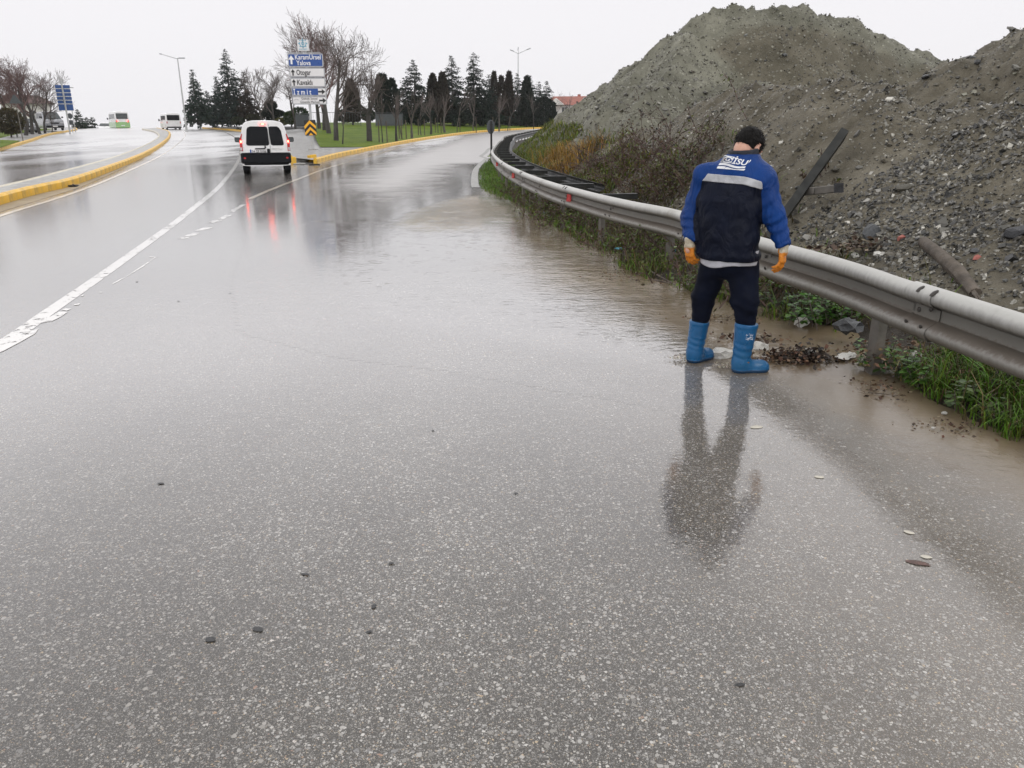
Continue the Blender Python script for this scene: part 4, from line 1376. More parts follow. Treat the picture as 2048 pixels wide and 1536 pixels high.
# ------------------------------------------------------------------ the man in the flood water
YB = 5.2
root_p = V3((BOOT_R.x + BOOT_L.x) / 2, (BOOT_R.y + BOOT_L.y) / 2, 0)
TF = unit((.50, .87, 0)); TR = unit((.87, -.50, 0)); UP = np.array([0, 0, 1.])
J = dict(
    hem=pl(1458, 515, 5.22), chest=pl(1459, 400, 5.22), collar=pl(1486, 314, 5.27),
    shL=pl(1411, 351, 5.31), elL=pl(1383, 430, 5.35), wrL=pl(1379, 480, 5.27),
    shR=pl(1527, 361, 5.14), elR=pl(1548, 432, 5.10), wrR=pl(1567, 491, 5.03),
    hipL=pl(1429, 528, 5.30), hipR=pl(1484, 530, 5.20),
    knL=pl(1408, 595, 5.37), knR=pl(1491, 602, 5.15),
    anL=pl(1398, 655, 5.40), anR=pl(1492, 660, 5.15), head=pl(1498, 293, 5.30))
skin = NT('skin')
_f, _ = skin.noise(skin.obj(), 40, 3)
skin.bsdf(skin.ramp(_f, [(.3, (.50, .27, .19)), (.7, (.60, .35, .26))]), .45, spec=.4)
HAIR = simple('short_black_hair', (.007, .0062, .0058), .6, var=.5, scale=60, bump=1.0, bscale=160, bdist=.004, spec=.12)
# head frame: bowed, turned to his right
HF = unit((.66, .46, -.60)); HR = unit(np.cross(HF, UP)); HU = np.cross(HR, HF)
HC = vec(J['head'])
hp = lambda r, u, f: HC + HR * r + HU * u + HF * f
def skull(P): return ell(P, hp(0, .015, -.008), (HR, HF, HU), (.077, .098, .092))
def head_sdf(P):
    d = skull(P)
    d = smin(d, ell(P, hp(0, -.055, .038), (HR, HF, HU), (.058, .062, .066)), .035)      # jaw
    d = smin(d, ell(P, hp(0, -.098, .062), (HR, HF, HU), (.026, .024, .02)), .03)         # chin
    d = smin(d, rcone(P, hp(0, .005, .090), hp(0, -.038, .112), .010, .016), .018)        # nose
    d = smin(d, ell(P, hp(0, .022, .084), (HR, HF, HU), (.05, .014, .010)), .02)          # brow
    for s_ in (-1, 1):
        d = smax(d, -ell(P, hp(s_ * .031, .002, .097), (HR, HF, HU), (.017, .012, .010)), .012)   # eye sockets
        d = smin(d, ell(P, hp(s_ * .031, .002, .083), (HR, HF, HU), (.012, .011, .009)), .004)
        e = ell(P, hp(s_ * .081, -.010, -.006), (unit(HR + HF * .45 * -s_), HF, HU), (.009, .019, .032))
        e = smax(e, -ell(P, hp(s_ * .091, -.008, .0), (HR, HF, HU), (.008, .010, .019)), .006)
        d = smin(d, e, .008)
    d = smax(d, -ell(P, hp(0, -.070, .103), (HR, HF, HU), (.022, .010, .0035)), .006)      # mouth
    return d
NECK0 = hp(0, -.055, -.035)
def body_sdf(P):
    d = head_sdf(P)
    cb = vec(J['collar'])
    d = smin(d, rcone(P, NECK0, cb - UP * .06, .058, .066), .03)
    ch = vec(J['chest']); hm = vec(J['hem'])
    d = smin(d, ell(P, ch + UP * .06, (TR, TF, UP), (.15, .09, .22)), .05)
    d = smin(d, ell(P, hm + UP * .05, (TR, TF, UP), (.14, .09, .20)), .05)
    for s_ in 'LR':
        d = smin(d, rcone(P, J['sh' + s_], J['el' + s_], .045, .038), .04)
        d = smin(d, rcone(P, J['el' + s_], J['wr' + s_], .038, .027), .02)
        hw = vec(J['wr' + s_])
        d = smin(d, rcone(P, hw, hw - UP * .07, .025, .022), .02)
        d = smin(d, rcone(P, J['hip' + s_], J['kn' + s_], .075, .05), .04)
        d = smin(d, rcone(P, J['kn' + s_], J['an' + s_], .05, .04), .02)
        b = vec(BOOT_R if s_ == 'R' else BOOT_L)
        d = smin(d, rcone(P, J['an' + s_], b + UP * .13 + np.array([-.02, 0, 0]), .04, .03), .02)
    return d
def part_mesh(name, f, lo, hi, h, mat, parent, origin, smooth=True, attrs=None):
    V, F = surface_nets(f, lo, hi, h)
    at_ = {k: fn(V) for k, fn in (attrs or {}).items()}
    o = link(name, np_mesh(name, V - vec(origin), F, [mat] if not isinstance(mat, list) else mat, smooth, attrs=at_), parent)
    return o
def bounds(pts, m):
    A = np.array([vec(p) for p in pts])
    return A.min(0) - m, A.max(0) + m
allp = list(J.values()) + [BOOT_R, BOOT_L]
lo, hi = bounds(allp, .2); lo[2] = .04
# coarse body below, fine head: one surface, meshed at 7 mm
person = part_mesh('person', body_sdf, lo, hi, .0085, skin.m, None, root_p)
person.location = root_p
tag(person, 'man in blue and navy jacket and blue rubber boots wading in muddy water, head bowed', 'person')
RP = vec(root_p)
_hs = np.array([0])
def hair_sdf(P):
    q = P - HC
    r, f_, u = q @ HR, q @ HF, q @ HU
    n = wrinkle(P, 130, .0035)
    d = ell(P, hp(0, .021, -.012), (HR, HF, HU), (.085, .106, .100)) + n
    d = smax(d, -(u - (-.040 + .55 * np.maximum(f_ + .02, 0) * 1.1)) , .008)          # nape and temples
    d = smax(d, f_ - .070 - .0 * u, .01)
    side = np.minimum(d, 1)
    # sideburns
    for s_ in (-1, 1):
        sb = ell(P, hp(s_ * .072, -.015, .028), (HR, HF, HU), (.010, .011, .034))
        side = smin(side, sb + n * .5, .01)
        ear = ell(P, hp(s_ * .086, -.010, -.004), (HR, HF, HU), (.02, .021, .034))
        side = smax(side, -ear, .004)
    return side
lo, hi = HC - .16, HC + .16
hair = part_mesh('hair', hair_sdf, lo, hi, .006, HAIR, person, root_p)
# short strands standing off the scalp, combed down and forward
_hv = np.array([v.co[:] for v in hair.data.vertices]); _hn = np.array([v.normal[:] for v in hair.data.vertices])
_k = rng.integers(0, len(_hv), 2600)
_hd = _hn[_k] * .55 + HF[None] * .25 - UP[None] * .35 + rng.normal(0, .22, (len(_k), 3)); _hd /= np.linalg.norm(_hd, axis=1)[:, None]
_sd = np.cross(_hd, rng.normal(size=_hd.shape)); _sd /= np.linalg.norm(_sd, axis=1)[:, None]
_c = _hv[_k] + rng.normal(0, .003, (len(_k), 3)) - _hn[_k] * .002; _l = rng.uniform(.008, .020, (len(_k), 1))
_V = np.stack([_c - _sd * .0016, _c + _sd * .0016, _c + _hd * _l], 1).reshape(-1, 3)
link('strands', np_mesh('strands', _V, np.arange(len(_V)).reshape(-1, 3), [HAIR], False), hair)['kind'] = 'stuff'

# jacket ----------------------------------------------------------------
_zh = vec(J['hem'])[2] - .01
_zc = vec(J['collar'])[2]
def torso_sdf(P):
    z = P[:, 2]
    t = (z - vec(J['hem'])[2]) / (vec(J['chest'])[2] - vec(J['hem'])[2])
    c = vec(J['hem'])[None] + t[:, None] * (vec(J['chest']) - vec(J['hem']))[None]
    z1 = vec(J['chest'])[2]
    t2 = np.clip((z - z1) / (_zc - z1), 0, 1.1)
    cc = vec(J['chest'])[None] + t2[:, None] * (vec(J['collar']) - vec(J['chest']))[None]
    c = np.where((z > z1)[:, None], cc, c)
    q = P - c
    u, v = q @ TR, q @ TF
    a = np.interp(z, [_zh, _zh + .06, 1.00, 1.16, 1.27, 1.34, 1.40, 1.445, 1.50], [.198, .203, .206, .203, .200, .192, .166, .118, .080])
    b = np.interp(z, [_zh, _zh + .06, 1.00, 1.16, 1.27, 1.34, 1.40, 1.445, 1.50], [.150, .152, .150, .148, .142, .132, .115, .096, .080])
    k = np.sqrt((u / a) ** 2 + (v / b) ** 2)
    # squarish back
    k4 = ((np.abs(u) / a) ** 2.6 + (np.abs(v) / b) ** 2.6) ** (1 / 2.6)
    d = (k4 - 1) * np.minimum(a, b) * .95
    return d
def arm_sdf(P, s_):
    sh, el_, wr = J['sh' + s_], J['el' + s_], J['wr' + s_]
    r = (.077, .063, .050) if s_ == 'L' else (.082, .068, .053)
    d1, h1 = rcone(P, sh, el_, r[0], r[1], True)
    d2, h2 = rcone(P, el_, wr, r[1], r[2], True)
    folds = .0025 * np.sin(h1 * 17 + P[:, 0] * 50 + P[:, 1] * 30) * ssn(h1 * 3) + .0045 * np.sin(h2 * 21 + P[:, 1] * 60 + P[:, 0] * 30) * ssn(h2 * 4) * ssn((1 - h2) * 5 + .2)
    d = smin(d1, d2, .04) + folds
    # cuff end
    ax_ = unit(vec(wr) - vec(el_))
    d = smax(d, (P - vec(wr)) @ ax_ - .008, .008)
    return d
def sleeves(P): return np.minimum(arm_sdf(P, 'L'), arm_sdf(P, 'R'))
def jacket_sdf(P):
    t = torso_sdf(P)
    yoke = rcone(P, vec(J['shL']) + UP * .012, vec(J['shR']) + UP * .012, .07, .07)
    cen = (vec(J['shL']) + vec(J['shR'])) / 2
    d = smin(t, rcone(P, J['shL'], cen + UP * .035, .07, .09), .06)
    d = smin(d, rcone(P, J['shR'], cen + UP * .035, .07, .09), .06)
    d = smin(d, arm_sdf(P, 'L'), .035); d = smin(d, arm_sdf(P, 'R'), .035)
    d = d + wrinkle(P, 24, .0075) + wrinkle(P[:, ::-1] * 1.0, 44, .0035) + .004 * np.sin(P @ TR * 55 + P[:, 2] * 9) * ssn((1.15 - P[:, 2]) / .3)
    d = d - .006 * np.exp(-((P[:, 2] - _zh - .035) / .02) ** 2)      # hem band
    d = smax(d, _zh - P[:, 2], .01)
    d = smax(d, P[:, 2] - (_zc + .02), .01)
    return d
def strip_z(P):
    u = (P - vec(J['chest'])) @ TR
    return 1.318 - .045 * u - .35 * np.maximum(u - .10, 0) ** 1.2
fab = NT('work_jacket_fabric')
sl_ = fab.attr('sleeve').outputs['Fac']; yk = fab.attr('yoke').outputs['Fac']
isb = fab.math('MAXIMUM', fab.math('LESS_THAN', sl_, 0.0), fab.math('GREATER_THAN', yk, 0.0))
_p = fab.obj()
fn1, _ = fab.noise(_p, 5, 4); fn2, _ = fab.noise(_p, 240, 2)
blue = fab.ramp(fn1, [(.3, (.0035, .026, .125)), (.7, (.006, .042, .185))])
navy = fab.ramp(fn1, [(.3, (.0018, .0034, .0105)), (.7, (.0032, .0056, .0165))])
fn3, _ = fab.noise(fab.scaled(_p, (1.0, 1.0, .55)), 11, 3, .5, 1.2)
fab.bsdf(fab.mix(isb, navy, blue), fab.mapr(fn1, .3, .7, .42, .75), normal=fab.bump(fn3, .75, .045, fab.bump(fn2, .2, .002)), spec=.16)
lo, hi = bounds([J[k] for k in ('hem', 'collar', 'shL', 'elL', 'wrL', 'shR', 'elR', 'wrR')], .19); lo[2] = _zh - .03; hi[2] = _zc + .05
def sleeve_attr(P):
    u = (P - vec(J['chest'])) @ TR
    seam = np.minimum(arm_sdf(P, 'L'), arm_sdf(P, 'R')) - torso_sdf(P) * .9 + .008
    return seam
jacket = part_mesh('jacket', jacket_sdf, lo, hi, .009, fab.m, person, root_p, attrs={'sleeve': sleeve_attr, 'yoke': lambda P: P[:, 2] - strip_z(P)})
# stand-up collar
COLLARM = simple('navy_collar', (.004, .006, .014), .6, var=.3, scale=30, bump=.3, bscale=200, bdist=.003)
cdir = unit(NECK0 - vec(J['collar'])); cdir = unit(cdir * .55 + UP * .75)
def collar_sdf(P):
    q = P - (vec(J['collar']) + UP * .012)
    h = q @ cdir
    rr = q - h[:, None] * cdir
    x = rr @ TR; y = rr @ TF
    r = np.sqrt((x / 1.0) ** 2 + (y / .92) ** 2)
    d = np.abs(r - (.092 - .10 * np.clip(h, -.03, .05))) - .007
    d = smax(d, np.abs(h - .004) - .034, .008)
    return d + wrinkle(P, 40, .002)
cc = vec(J['collar'])
part_mesh('collar', collar_sdf, cc - .15, cc + .15, .006, COLLARM, jacket, root_p)
STRIPM = simple('reflective_tape', (.38, .385, .40), .38, .15, var=.18, scale=22, bump=.5, bscale=55, bdist=.006)
def strip_sdf(P):
    j = jacket_sdf(P)
    d = np.abs(j - .002) - .0035
    z = P[:, 2] - strip_z(P)
    d = np.maximum(d, np.abs(z) - .0245)
    d = np.maximum(d, -(sleeve_attr(P) - .002))
    return d
sc_ = vec(J['chest']); sc_[2] = 1.31
part_mesh('reflective_strip', strip_sdf, sc_ - np.array([.26, .26, .07]), sc_ + np.array([.26, .26, .07]), .0045, STRIPM, jacket, root_p)
# printed badge on the back: laid on the cloth along its own surface
def onto(f, px, py, off, t0=4.2, t1=5.6):
    d = vec(ray(px, py)); T = np.arange(t0, t1, .004)
    P = np.array([0, 0, CAM_H]) + T[:, None] * d
    k = int(np.argmax(f(P) < off))
    return P[k]
def text_mesh(s, size=1.0, bold=0.0):
    cu = bpy.data.curves.new('lettering', 'FONT')
    cu.body = s; cu.size = size; cu.offset = bold
    cu.resolution_u = 3
    ob = bpy.data.objects.new('lettering', cu)
    COL.objects.link(ob)
    dg = bpy.context.evaluated_depsgraph_get()
    me = bpy.data.meshes.new_from_object(ob.evaluated_get(dg))
    bpy.data.objects.remove(ob)
    V = np.array([v.co[:] for v in me.vertices]); F = [tuple(p.vertices) for p in me.polygons]
    bpy.data.meshes.remove(me)
    return V, F
PW = simple('white_print', (.66, .67, .69), .6, var=.08, scale=60)
def decal(name, quad, shapes, f, parent, mat, off=.0035):
    """shapes: list of (V uv, faces) mapped into quad (BL, BR, TR, TL) and laid on surface f"""
    V = []; F = []
    cache = {}
    for uv, fs in shapes:
        b = len(V)
        for u, v in uv:
            a = (quad[0][0] * (1 - u) + quad[1][0] * u, quad[0][1] * (1 - u) + quad[1][1] * u)
            c = (quad[3][0] * (1 - u) + quad[2][0] * u, quad[3][1] * (1 - u) + quad[2][1] * u)
            V.append(onto(f, a[0] * (1 - v) + c[0] * v, a[1] * (1 - v) + c[1] * v, off))
        F += [tuple(b + i for i in q) for q in fs]
    me = bpy.data.meshes.new(name); me.from_pydata([tuple(p - RP) for p in V], [], F); me.materials.append(mat)
    return link(name, me, parent)
def band(vf0, vf1, u0, u1, n=16):
    uv = []; fs = []
    for i in range(n + 1):
        u = u0 + (u1 - u0) * i / n
        uv += [(u, vf0(u)), (u, vf1(u))]
    for i in range(n): fs.append((2 * i, 2 * i + 2, 2 * i + 3, 2 * i + 1))
    return uv, fs
def ring(cx, cy, r0, r1, a0, a1, n=12, asp=1.0):
    uv = []; fs = []
    for i in range(n + 1):
        a = R(a0 + (a1 - a0) * i / n)
        uv += [(cx + r0 * math.cos(a), cy + r0 * asp * math.sin(a)), (cx + r1 * math.cos(a), cy + r1 * asp * math.sin(a))]
    for i in range(n): fs.append((2 * i, 2 * i + 2, 2 * i + 3, 2 * i + 1))
    return uv, fs
wv = lambda u: .07 * math.sin(u * 6.28 + .4)
shapes = [band(lambda u: 0.0, lambda u: .13 + wv(u), 0, 1), band(lambda u: .21 + wv(u), lambda u: .37 + wv(u), 0, .96),
          band(lambda u: 0, lambda u: 1.0, .965, 1.0, 6)]
tv, tf = text_mesh('İSU', 1.0, .025)
tv[:, 0] -= tv[:, 0].min(); wd = tv[:, 0].max(); hgt = .73
shapes.append(([(.41 + .53 * x / wd, .47 + .46 * y / hgt) for x, y, _ in tv], tf))
# swirl in the white left block
shapes += [ring(.20, .70, .135, .20, 20, 330, 16, 1.15), ring(.20, .70, .03, .09, 120, 420, 12, 1.2), band(lambda u: .46, lambda u: .50, .0, .36, 4), band(lambda u: .50, lambda u: .97, .0, .035, 4), band(lambda u: .92, lambda u: .98, .02, .40, 4), band(lambda u: .50, lambda u: .96, .345, .385, 4)]
decal('badge', [(1433.2, 336.8), (1488.5, 341.1), (1502.5, 319.8), (1449, 309.5)], shapes, jacket_sdf, jacket, PW)

# shirt tail, trousers, boots, gloves ---------------------------------------
SHIRT = simple('grey_shirt', (.40, .40, .43), .8, var=.1, scale=20, bump=.3, bscale=50)
def shirt_sdf(P):
    q = P - vec(J['hem'])
    u, v, z = q @ TR, q @ TF, q[:, 2]
    d = (np.sqrt((u / .192) ** 2 + (v / .142) ** 2) - 1) * .142
    zb = -.046 + .012 * np.sin(u * 20) + .02 * (u > .1) * (u - .1) * 10
    return np.maximum(np.maximum(d, zb - z), z - .06)
hc = vec(J['hem'])
part_mesh('shirt', shirt_sdf, hc - .24, hc + .24, .008, SHIRT, person, root_p)
TROUS = simple('navy_trousers', (.0028, .0046, .0125), .75, var=.35, scale=8, spec=.12, bump=.35, bscale=120, bdist=.004)
def trouser_sdf(P):
    hm = vec(J['hem'])
    d = ell(P, hm - UP * .02, (TR, TF, UP), (.160, .118, .13))
    legs = []
    for s_, r in (('L', (.100, .080, .054)), ('R', (.108, .088, .060))):
        d1, h1 = rcone(P, J['hip' + s_], J['kn' + s_], r[0], r[1], True)
        d2, h2 = rcone(P, J['kn' + s_], J['an' + s_], r[1], r[2], True)
        l = smin(d1, d2, .03) + .0022 * np.sin(h2 * 26 + P[:, 0] * 45) * ssn(h2 * 2 - .6) + .0015 * np.sin(h1 * 11 + P[:, 0] * 40)
        legs.append(l)
    d = smin(d, smin(legs[0], legs[1], .018), .03)
    fade = ssn((P[:, 2] - .36) / .10)
    d = d + fade * wrinkle(P, 27, .0075) + fade * .004 * np.sin(P[:, 2] * 70 + P[:, 0] * 30) * ssn((.60 - P[:, 2]) / .12)
    return np.maximum(d, P[:, 2] - (hm[2] + .05))
lo, hi = bounds([J[k] for k in ('hem', 'hipL', 'hipR', 'knL', 'knR', 'anL', 'anR')], .18)
part_mesh('trousers', trouser_sdf, lo, hi, .009, TROUS, person, root_p)
BOOT = simple('blue_rubber_boot', (.006, .085, .215), .35, var=.14, scale=9, bump=.12, bscale=18, coat=.12, spec=.35, dirt=(.02, .10, .18), dirt_amt=.5)
SOLE = simple('dark_blue_sole', (.006, .04, .10), .45, var=.2, scale=12)
BOOTS = {}
for s_, hp_, tp_, sx in (('L', (1382, 727), (1419, 716), 1.0), ('R', (1470, 746), (1536, 743), 1.12)):
    heel = at(*hp_); toe = at(*tp_)
    fd = unit((vec(toe) - vec(heel)) * np.array([1, 1, 0])); L_ = .205 if s_ == 'L' else .215
    heel = vec(heel); toe = heel + fd * L_
    top = vec(J['an' + s_]) + UP * .045
    sd_ = np.cross(fd, UP)
    ank = heel + fd * .035 + UP * .10
    def boot_sdf(P, heel=heel, toe=toe, top=top, ank=ank, fd=fd, sx=sx, sd_=sd_):
        d, h = rcone(P, ank, top, .060, .070 * sx, True)
        foot = rcone(P, heel + fd * .03 + UP * .048, toe - fd * .03 + UP * .036, .054, .046)
        foot = smin(foot, ell(P, toe - fd * .045 + UP * .042, (fd, sd_, UP), (.075, .055, .044)), .02)
        d = smin(d, foot, .045)
        d = d - .003 * np.exp(-((h - .93) / .03) ** 2) + .002 * np.sin(h * 30 + P @ sd_ * 30) * (h > .05) * (h < .5)
        # sole: sideways bulge
        q = P - heel
        zz = P[:, 2]
        d = d - .006 * ssn((.035 - zz) / .008)
        d = np.maximum(d, .006 - zz)
        ax_ = unit(top - ank)
        d = np.maximum(d, (P - top) @ ax_ - .004)
        return d
    BOOTS[s_] = boot_sdf
    lo, hi = bounds([heel, toe, top], .12); lo[2] = -.01
    V, F = surface_nets(boot_sdf, lo, hi, .0075)
    zc_ = V[F].mean(1)[:, 2]
    me = np_mesh('boot', V - RP, F, [BOOT, SOLE], True, mi=(zc_ < .034).astype(int))
    link('boot', me, person)
tv, tf = text_mesh('İSU', 1.0, .03)
tv[:, 0] -= tv[:, 0].min(); wd = tv[:, 0].max()
sh2 = [([(.35 + .6 * x / wd, .60 + .34 * y / .73) for x, y, _ in tv], tf), ring(.14, .77, .06, .15, 0, 360, 10, 1.1),
       band(lambda u: .30 + .06 * math.sin(u * 12), lambda u: .40 + .06 * math.sin(u * 12), 0, 1, 12), band(lambda u: .06 + .06 * math.sin(u * 12), lambda u: .17 + .06 * math.sin(u * 12), 0, 1, 12)]
bootR = [o for o in person.children if o.name.startswith('boot')][-1]
decal('badge', [(1491, 681), (1506, 680), (1507, 667), (1492, 668)], sh2, BOOTS['R'], bootR, PW, .002)

glove = NT('dipped_work_glove')
ga = glove.attr('dip').outputs['Fac']
gp = glove.obj()
g1, _ = glove.noise(gp, 60, 4, .7); g2, _ = glove.noise(gp, 200, 2)
gm = glove.mapr(glove.math('ADD', ga, glove.math('MULTIPLY', glove.math('SUBTRACT', g1, .5), .05)), -.004, .004)
go = glove.ramp(g1, [(.3, (.42, .12, .008)), (.6, (.62, .215, .015)), (.75, (.36, .09, .01))])
gc = glove.ramp(g1, [(.3, (.34, .29, .2)), (.7, (.52, .47, .37))])
glove.bsdf(glove.mix(gm, gc, go), .45, normal=glove.bump(g2, .3, .003), spec=.4)
def make_glove(s_, wr, down, palm_n, curl, side):
    """wrist point, direction of the hand, palm normal; four fingers of unequal length curl towards the palm, the thumb leaves the palm's side"""
    wr = vec(wr); D_ = unit(down); N = unit(palm_n - D_ * np.dot(palm_n, D_)); T = np.cross(D_, N) * side   # T points to the thumb side
    segs = []
    palm0 = wr + D_ * .03; palm1 = wr + D_ * .085
    lens = [(.040, .026, .020), (.044, .029, .021), (.041, .027, .020), (.033, .020, .018)]
    fingers = []
    for k in range(4):
        o = (1.5 - k) * .0205
        a = wr + D_ * (.098 - .004 * abs(k - 1.2)) + T * o
        d = D_ + T * (1.5 - k) * .07
        th = curl[k]
        pts = [a - D_ * .03]
        pts.append(a)
        ang = th * .8
        for ln in lens[k]:
            dv = unit(D_ * math.cos(ang) + N * math.sin(ang) + T * (1.5 - k) * .05)
            a = a + dv * ln
            pts.append(a)
            ang += th
        fingers.append(pts)
    tb = wr + D_ * .045 + T * .030
    t1 = tb + unit(D_ * .75 + T * .5 + N * .35) * .040
    t2 = t1 + unit(D_ * .9 + T * .12 + N * .42) * .030
    t3 = t2 + unit(D_ * .9 - T * .15 + N * .45) * .024
    def f(P):
        q = P - (wr + D_ * .068)
        a, b, c = q @ D_, q @ T, q @ N
        bx = np.stack([np.abs(a) - .032, np.abs(b) - .026, np.abs(c) - .005], 1)
        d = np.linalg.norm(np.maximum(bx, 0), axis=1) + np.minimum(bx.max(1), 0) - .010
        d = smin(d, rcone(P, wr - D_ * .012, wr + D_ * .03, .034, .031), .02)
        for pts in fingers:
            fd_ = rcone(P, pts[0], pts[1], .0105, .0108)
            for i, (ra, rb_) in enumerate(((.0108, .0102), (.0102, .0096), (.0096, .0085))):
                fd_ = smin(fd_, rcone(P, pts[i + 1], pts[i + 2], ra, rb_), .004)
            d = smin(d, fd_, .0045)
        th = smin(rcone(P, wr + D_ * .03 + T * .012, tb, .017, .016), rcone(P, tb, t1, .0145, .0125), .008)
        th = smin(th, rcone(P, t1, t2, .0125, .0115), .004); th = smin(th, rcone(P, t2, t3, .0115, .0095), .004)
        d = smin(d, th, .007)
        return d + wrinkle(P, 110, .0013)
    pall = [wr - D_ * .04, t3] + [p for pts in fingers for p in pts]
    lo, hi = bounds(pall, .05)
    dip = lambda P: (P - wr) @ D_ - .042 + .022 * ((P - wr) @ N > .012)
    part_mesh('glove', f, lo, hi, .0040, glove.m, person, root_p, attrs={'dip': dip})
# right hand: relaxed, fingers curled in, seen from behind; left hand half hidden behind the jacket
make_glove('R', J['wrR'] + Vector((0, 0, -.005)), (.02, -.05, -1), np.array([-.75, .62, 0]), [.34, .40, .46, .52], 1)
make_glove('L', J['wrL'] + Vector((0, 0, -.005)), (.10, .02, -1), np.array([.85, .50, 0]), [.36, .42, .46, .5], -1)

# ------------------------------------------------------------------ vehicles
def body_loft(sections, mat, name, parent, mi_fun=None):
    """sections: list of (y, [(halfwidth, z) from sill up to roof centre]); mirrored left to right"""
    V = []; F = []
    k = len(sections[0][1])
    for y, pr in sections:
        for hw, z in pr: V.append((hw, y, z))
        for hw, z in reversed(pr): V.append((-hw, y, z))
    n = 2 * k
    for i in range(len(sections) - 1):
        for j in range(n):
            j2 = (j + 1) % n
            F.append((i * n + j, i * n + j2, (i + 1) * n + j2, (i + 1) * n + j))
    F.append(tuple(range(n))); F.append(tuple((len(sections) - 1) * n + q for q in reversed(range(n))))
    mb = MB(); mb.add(V, F)
    return mb.build(name, mat, parent, True)
def squash(pr, cap, wsc=1.0, zmin=None):
    return [(hw * wsc, min(z, cap - .0005 * (len(pr) - i)) if z > cap else (max(z, zmin) if zmin else z)) for i, (hw, z) in enumerate(pr)]
def wheel(parent, x, y, r=.3, w=.19):
    side = 1 if x > 0 else -1
    t = MB(); t.lathe([(r * .62, -w / 2), (r * .94, -w / 2), (r, -w / 2 + .03), (r, w / 2 - .03), (r * .94, w / 2), (r * .62, w / 2)], 22)
    o = t.build('wheel', M['rubber'], parent, True)
    o.location = (x, y, r); o.rotation_euler = (0, math.pi / 2, 0)
    q = MB(); q.lathe([(.02, 0), (r * .15, .02), (r * .5, .0), (r * .6, .03), (r * .62, -.03)], 16)
    for a in range(6):
        q.box((r * .36 * math.cos(a * 1.047), r * .36 * math.sin(a * 1.047), .012), (.05, .05, .02))
    h = q.build('hubcap', M['sign_frame'], o, True)
    h.location = (0, 0, side * (w / 2 - .012)); 
    if side < 0: h.rotation_euler = (math.pi, 0, 0)
def flat_text(name, s, size, mat, parent, loc, rot, th=.002, bold=.01, wmax=None, spacing=1.0, asp=1.0):
    V, F = text_mesh(s, size, bold * size)
    V = V.copy()
    V[:, 0] -= (V[:, 0].min() + V[:, 0].max()) / 2
    V[:, 1] -= .36 * size
    if wmax:
        k = wmax / (V[:, 0].max() - V[:, 0].min()); V[:, 0] *= k
    me = bpy.data.meshes.new(name); me.from_pydata([tuple(v) for v in V], [], F); me.materials.append(mat)
    o = link(name, me, parent); o.location = loc; o.rotation_euler = rot
    return o

# the white van waiting at the nose of the island, seen square from behind
vp = at(535, 350)
van = empty('van', (vp.x, vp.y + .05, 0), math.atan2(-vp.x, vp.y) + .0, 'small white van with glowing brake lights, driving away beside the island nose', 'van')
RP0 = [(.55, .30), (.80, .32), (.825, .52), (.83, .80), (.815, 1.02), (.775, 1.25), (.715, 1.52), (.655, 1.68), (.56, 1.755), (.35, 1.79), (.0, 1.80)]
secs = [(0.0, squash([(hw * .965, z) for hw, z in RP0], 1.77)), (.05, [(hw * .99, z) for hw, z in RP0]), (.14, RP0), (1.2, RP0), (2.25, RP0), (2.55, squash(RP0, 1.72)), (3.05, squash(RP0, 1.16)), (3.1, squash(RP0, 1.08)), (3.75, squash(RP0, .98, .97)), (3.95, squash(RP0, .80, .90)), (4.0, squash(RP0, .62, .85))]
body_loft(secs, M['white_paint'], 'body', van)
# black lower bumper with a valance
mb = MB(); mb.bbox((0, .02, .565), (1.66, .20, .36), .04); mb.bbox((0, .06, .40), (1.50, .16, .16), .03)
mb.box((0, -.086, .575), (.012, .012, .30)); mb.box((0, -.088, .70), (1.55, .012, .012))
mb.build('bumper', M['black'], van, True)
for sx in (-1, 1):
    mb = MB(); mb.prism(rrect(.07, .05, .012, 3, sx * .70, .57), -.096, -.07)
    mb.build('rear_reflector', M['red_lens'], van)
    # mudflaps
for (cx, w0, w1) in ((-.24, .74, .72), (.395, .46, .44)):
    pts = []
    h0, h1 = 1.02, 1.585
    mb = MB()
    if cx < 0:
        pr = [(-.585, 1.06), (-.57, 1.01), (-.52, .99), (.06, .99), (.105, 1.01), (.12, 1.06), (.11, 1.50), (.09, 1.565), (.04, 1.585), (-.41, 1.585), (-.50, 1.55), (-.535, 1.48)]
    else:
        pr = [(.205, 1.06), (.22, 1.01), (.27, .99), (.55, .99), (.60, 1.01), (.61, 1.06), (.555, 1.45), (.50, 1.545), (.44, 1.585), (.24, 1.585), (.185, 1.565), (.175, 1.50)]
    mb.prism(pr, -.012, .03)
    g = mb.build('rear_window', M['glass'], van)
    mb = MB(); cx_ = sum(p[0] for p in pr) / len(pr); cz_ = sum(p[1] for p in pr) / len(pr)
    mb.prism([(cx_ + (x - cx_) * 1.07, cz_ + (z - cz_) * 1.05) for x, z in pr], -.007, .02)
    mb.build('window_seal', M['black'], g)
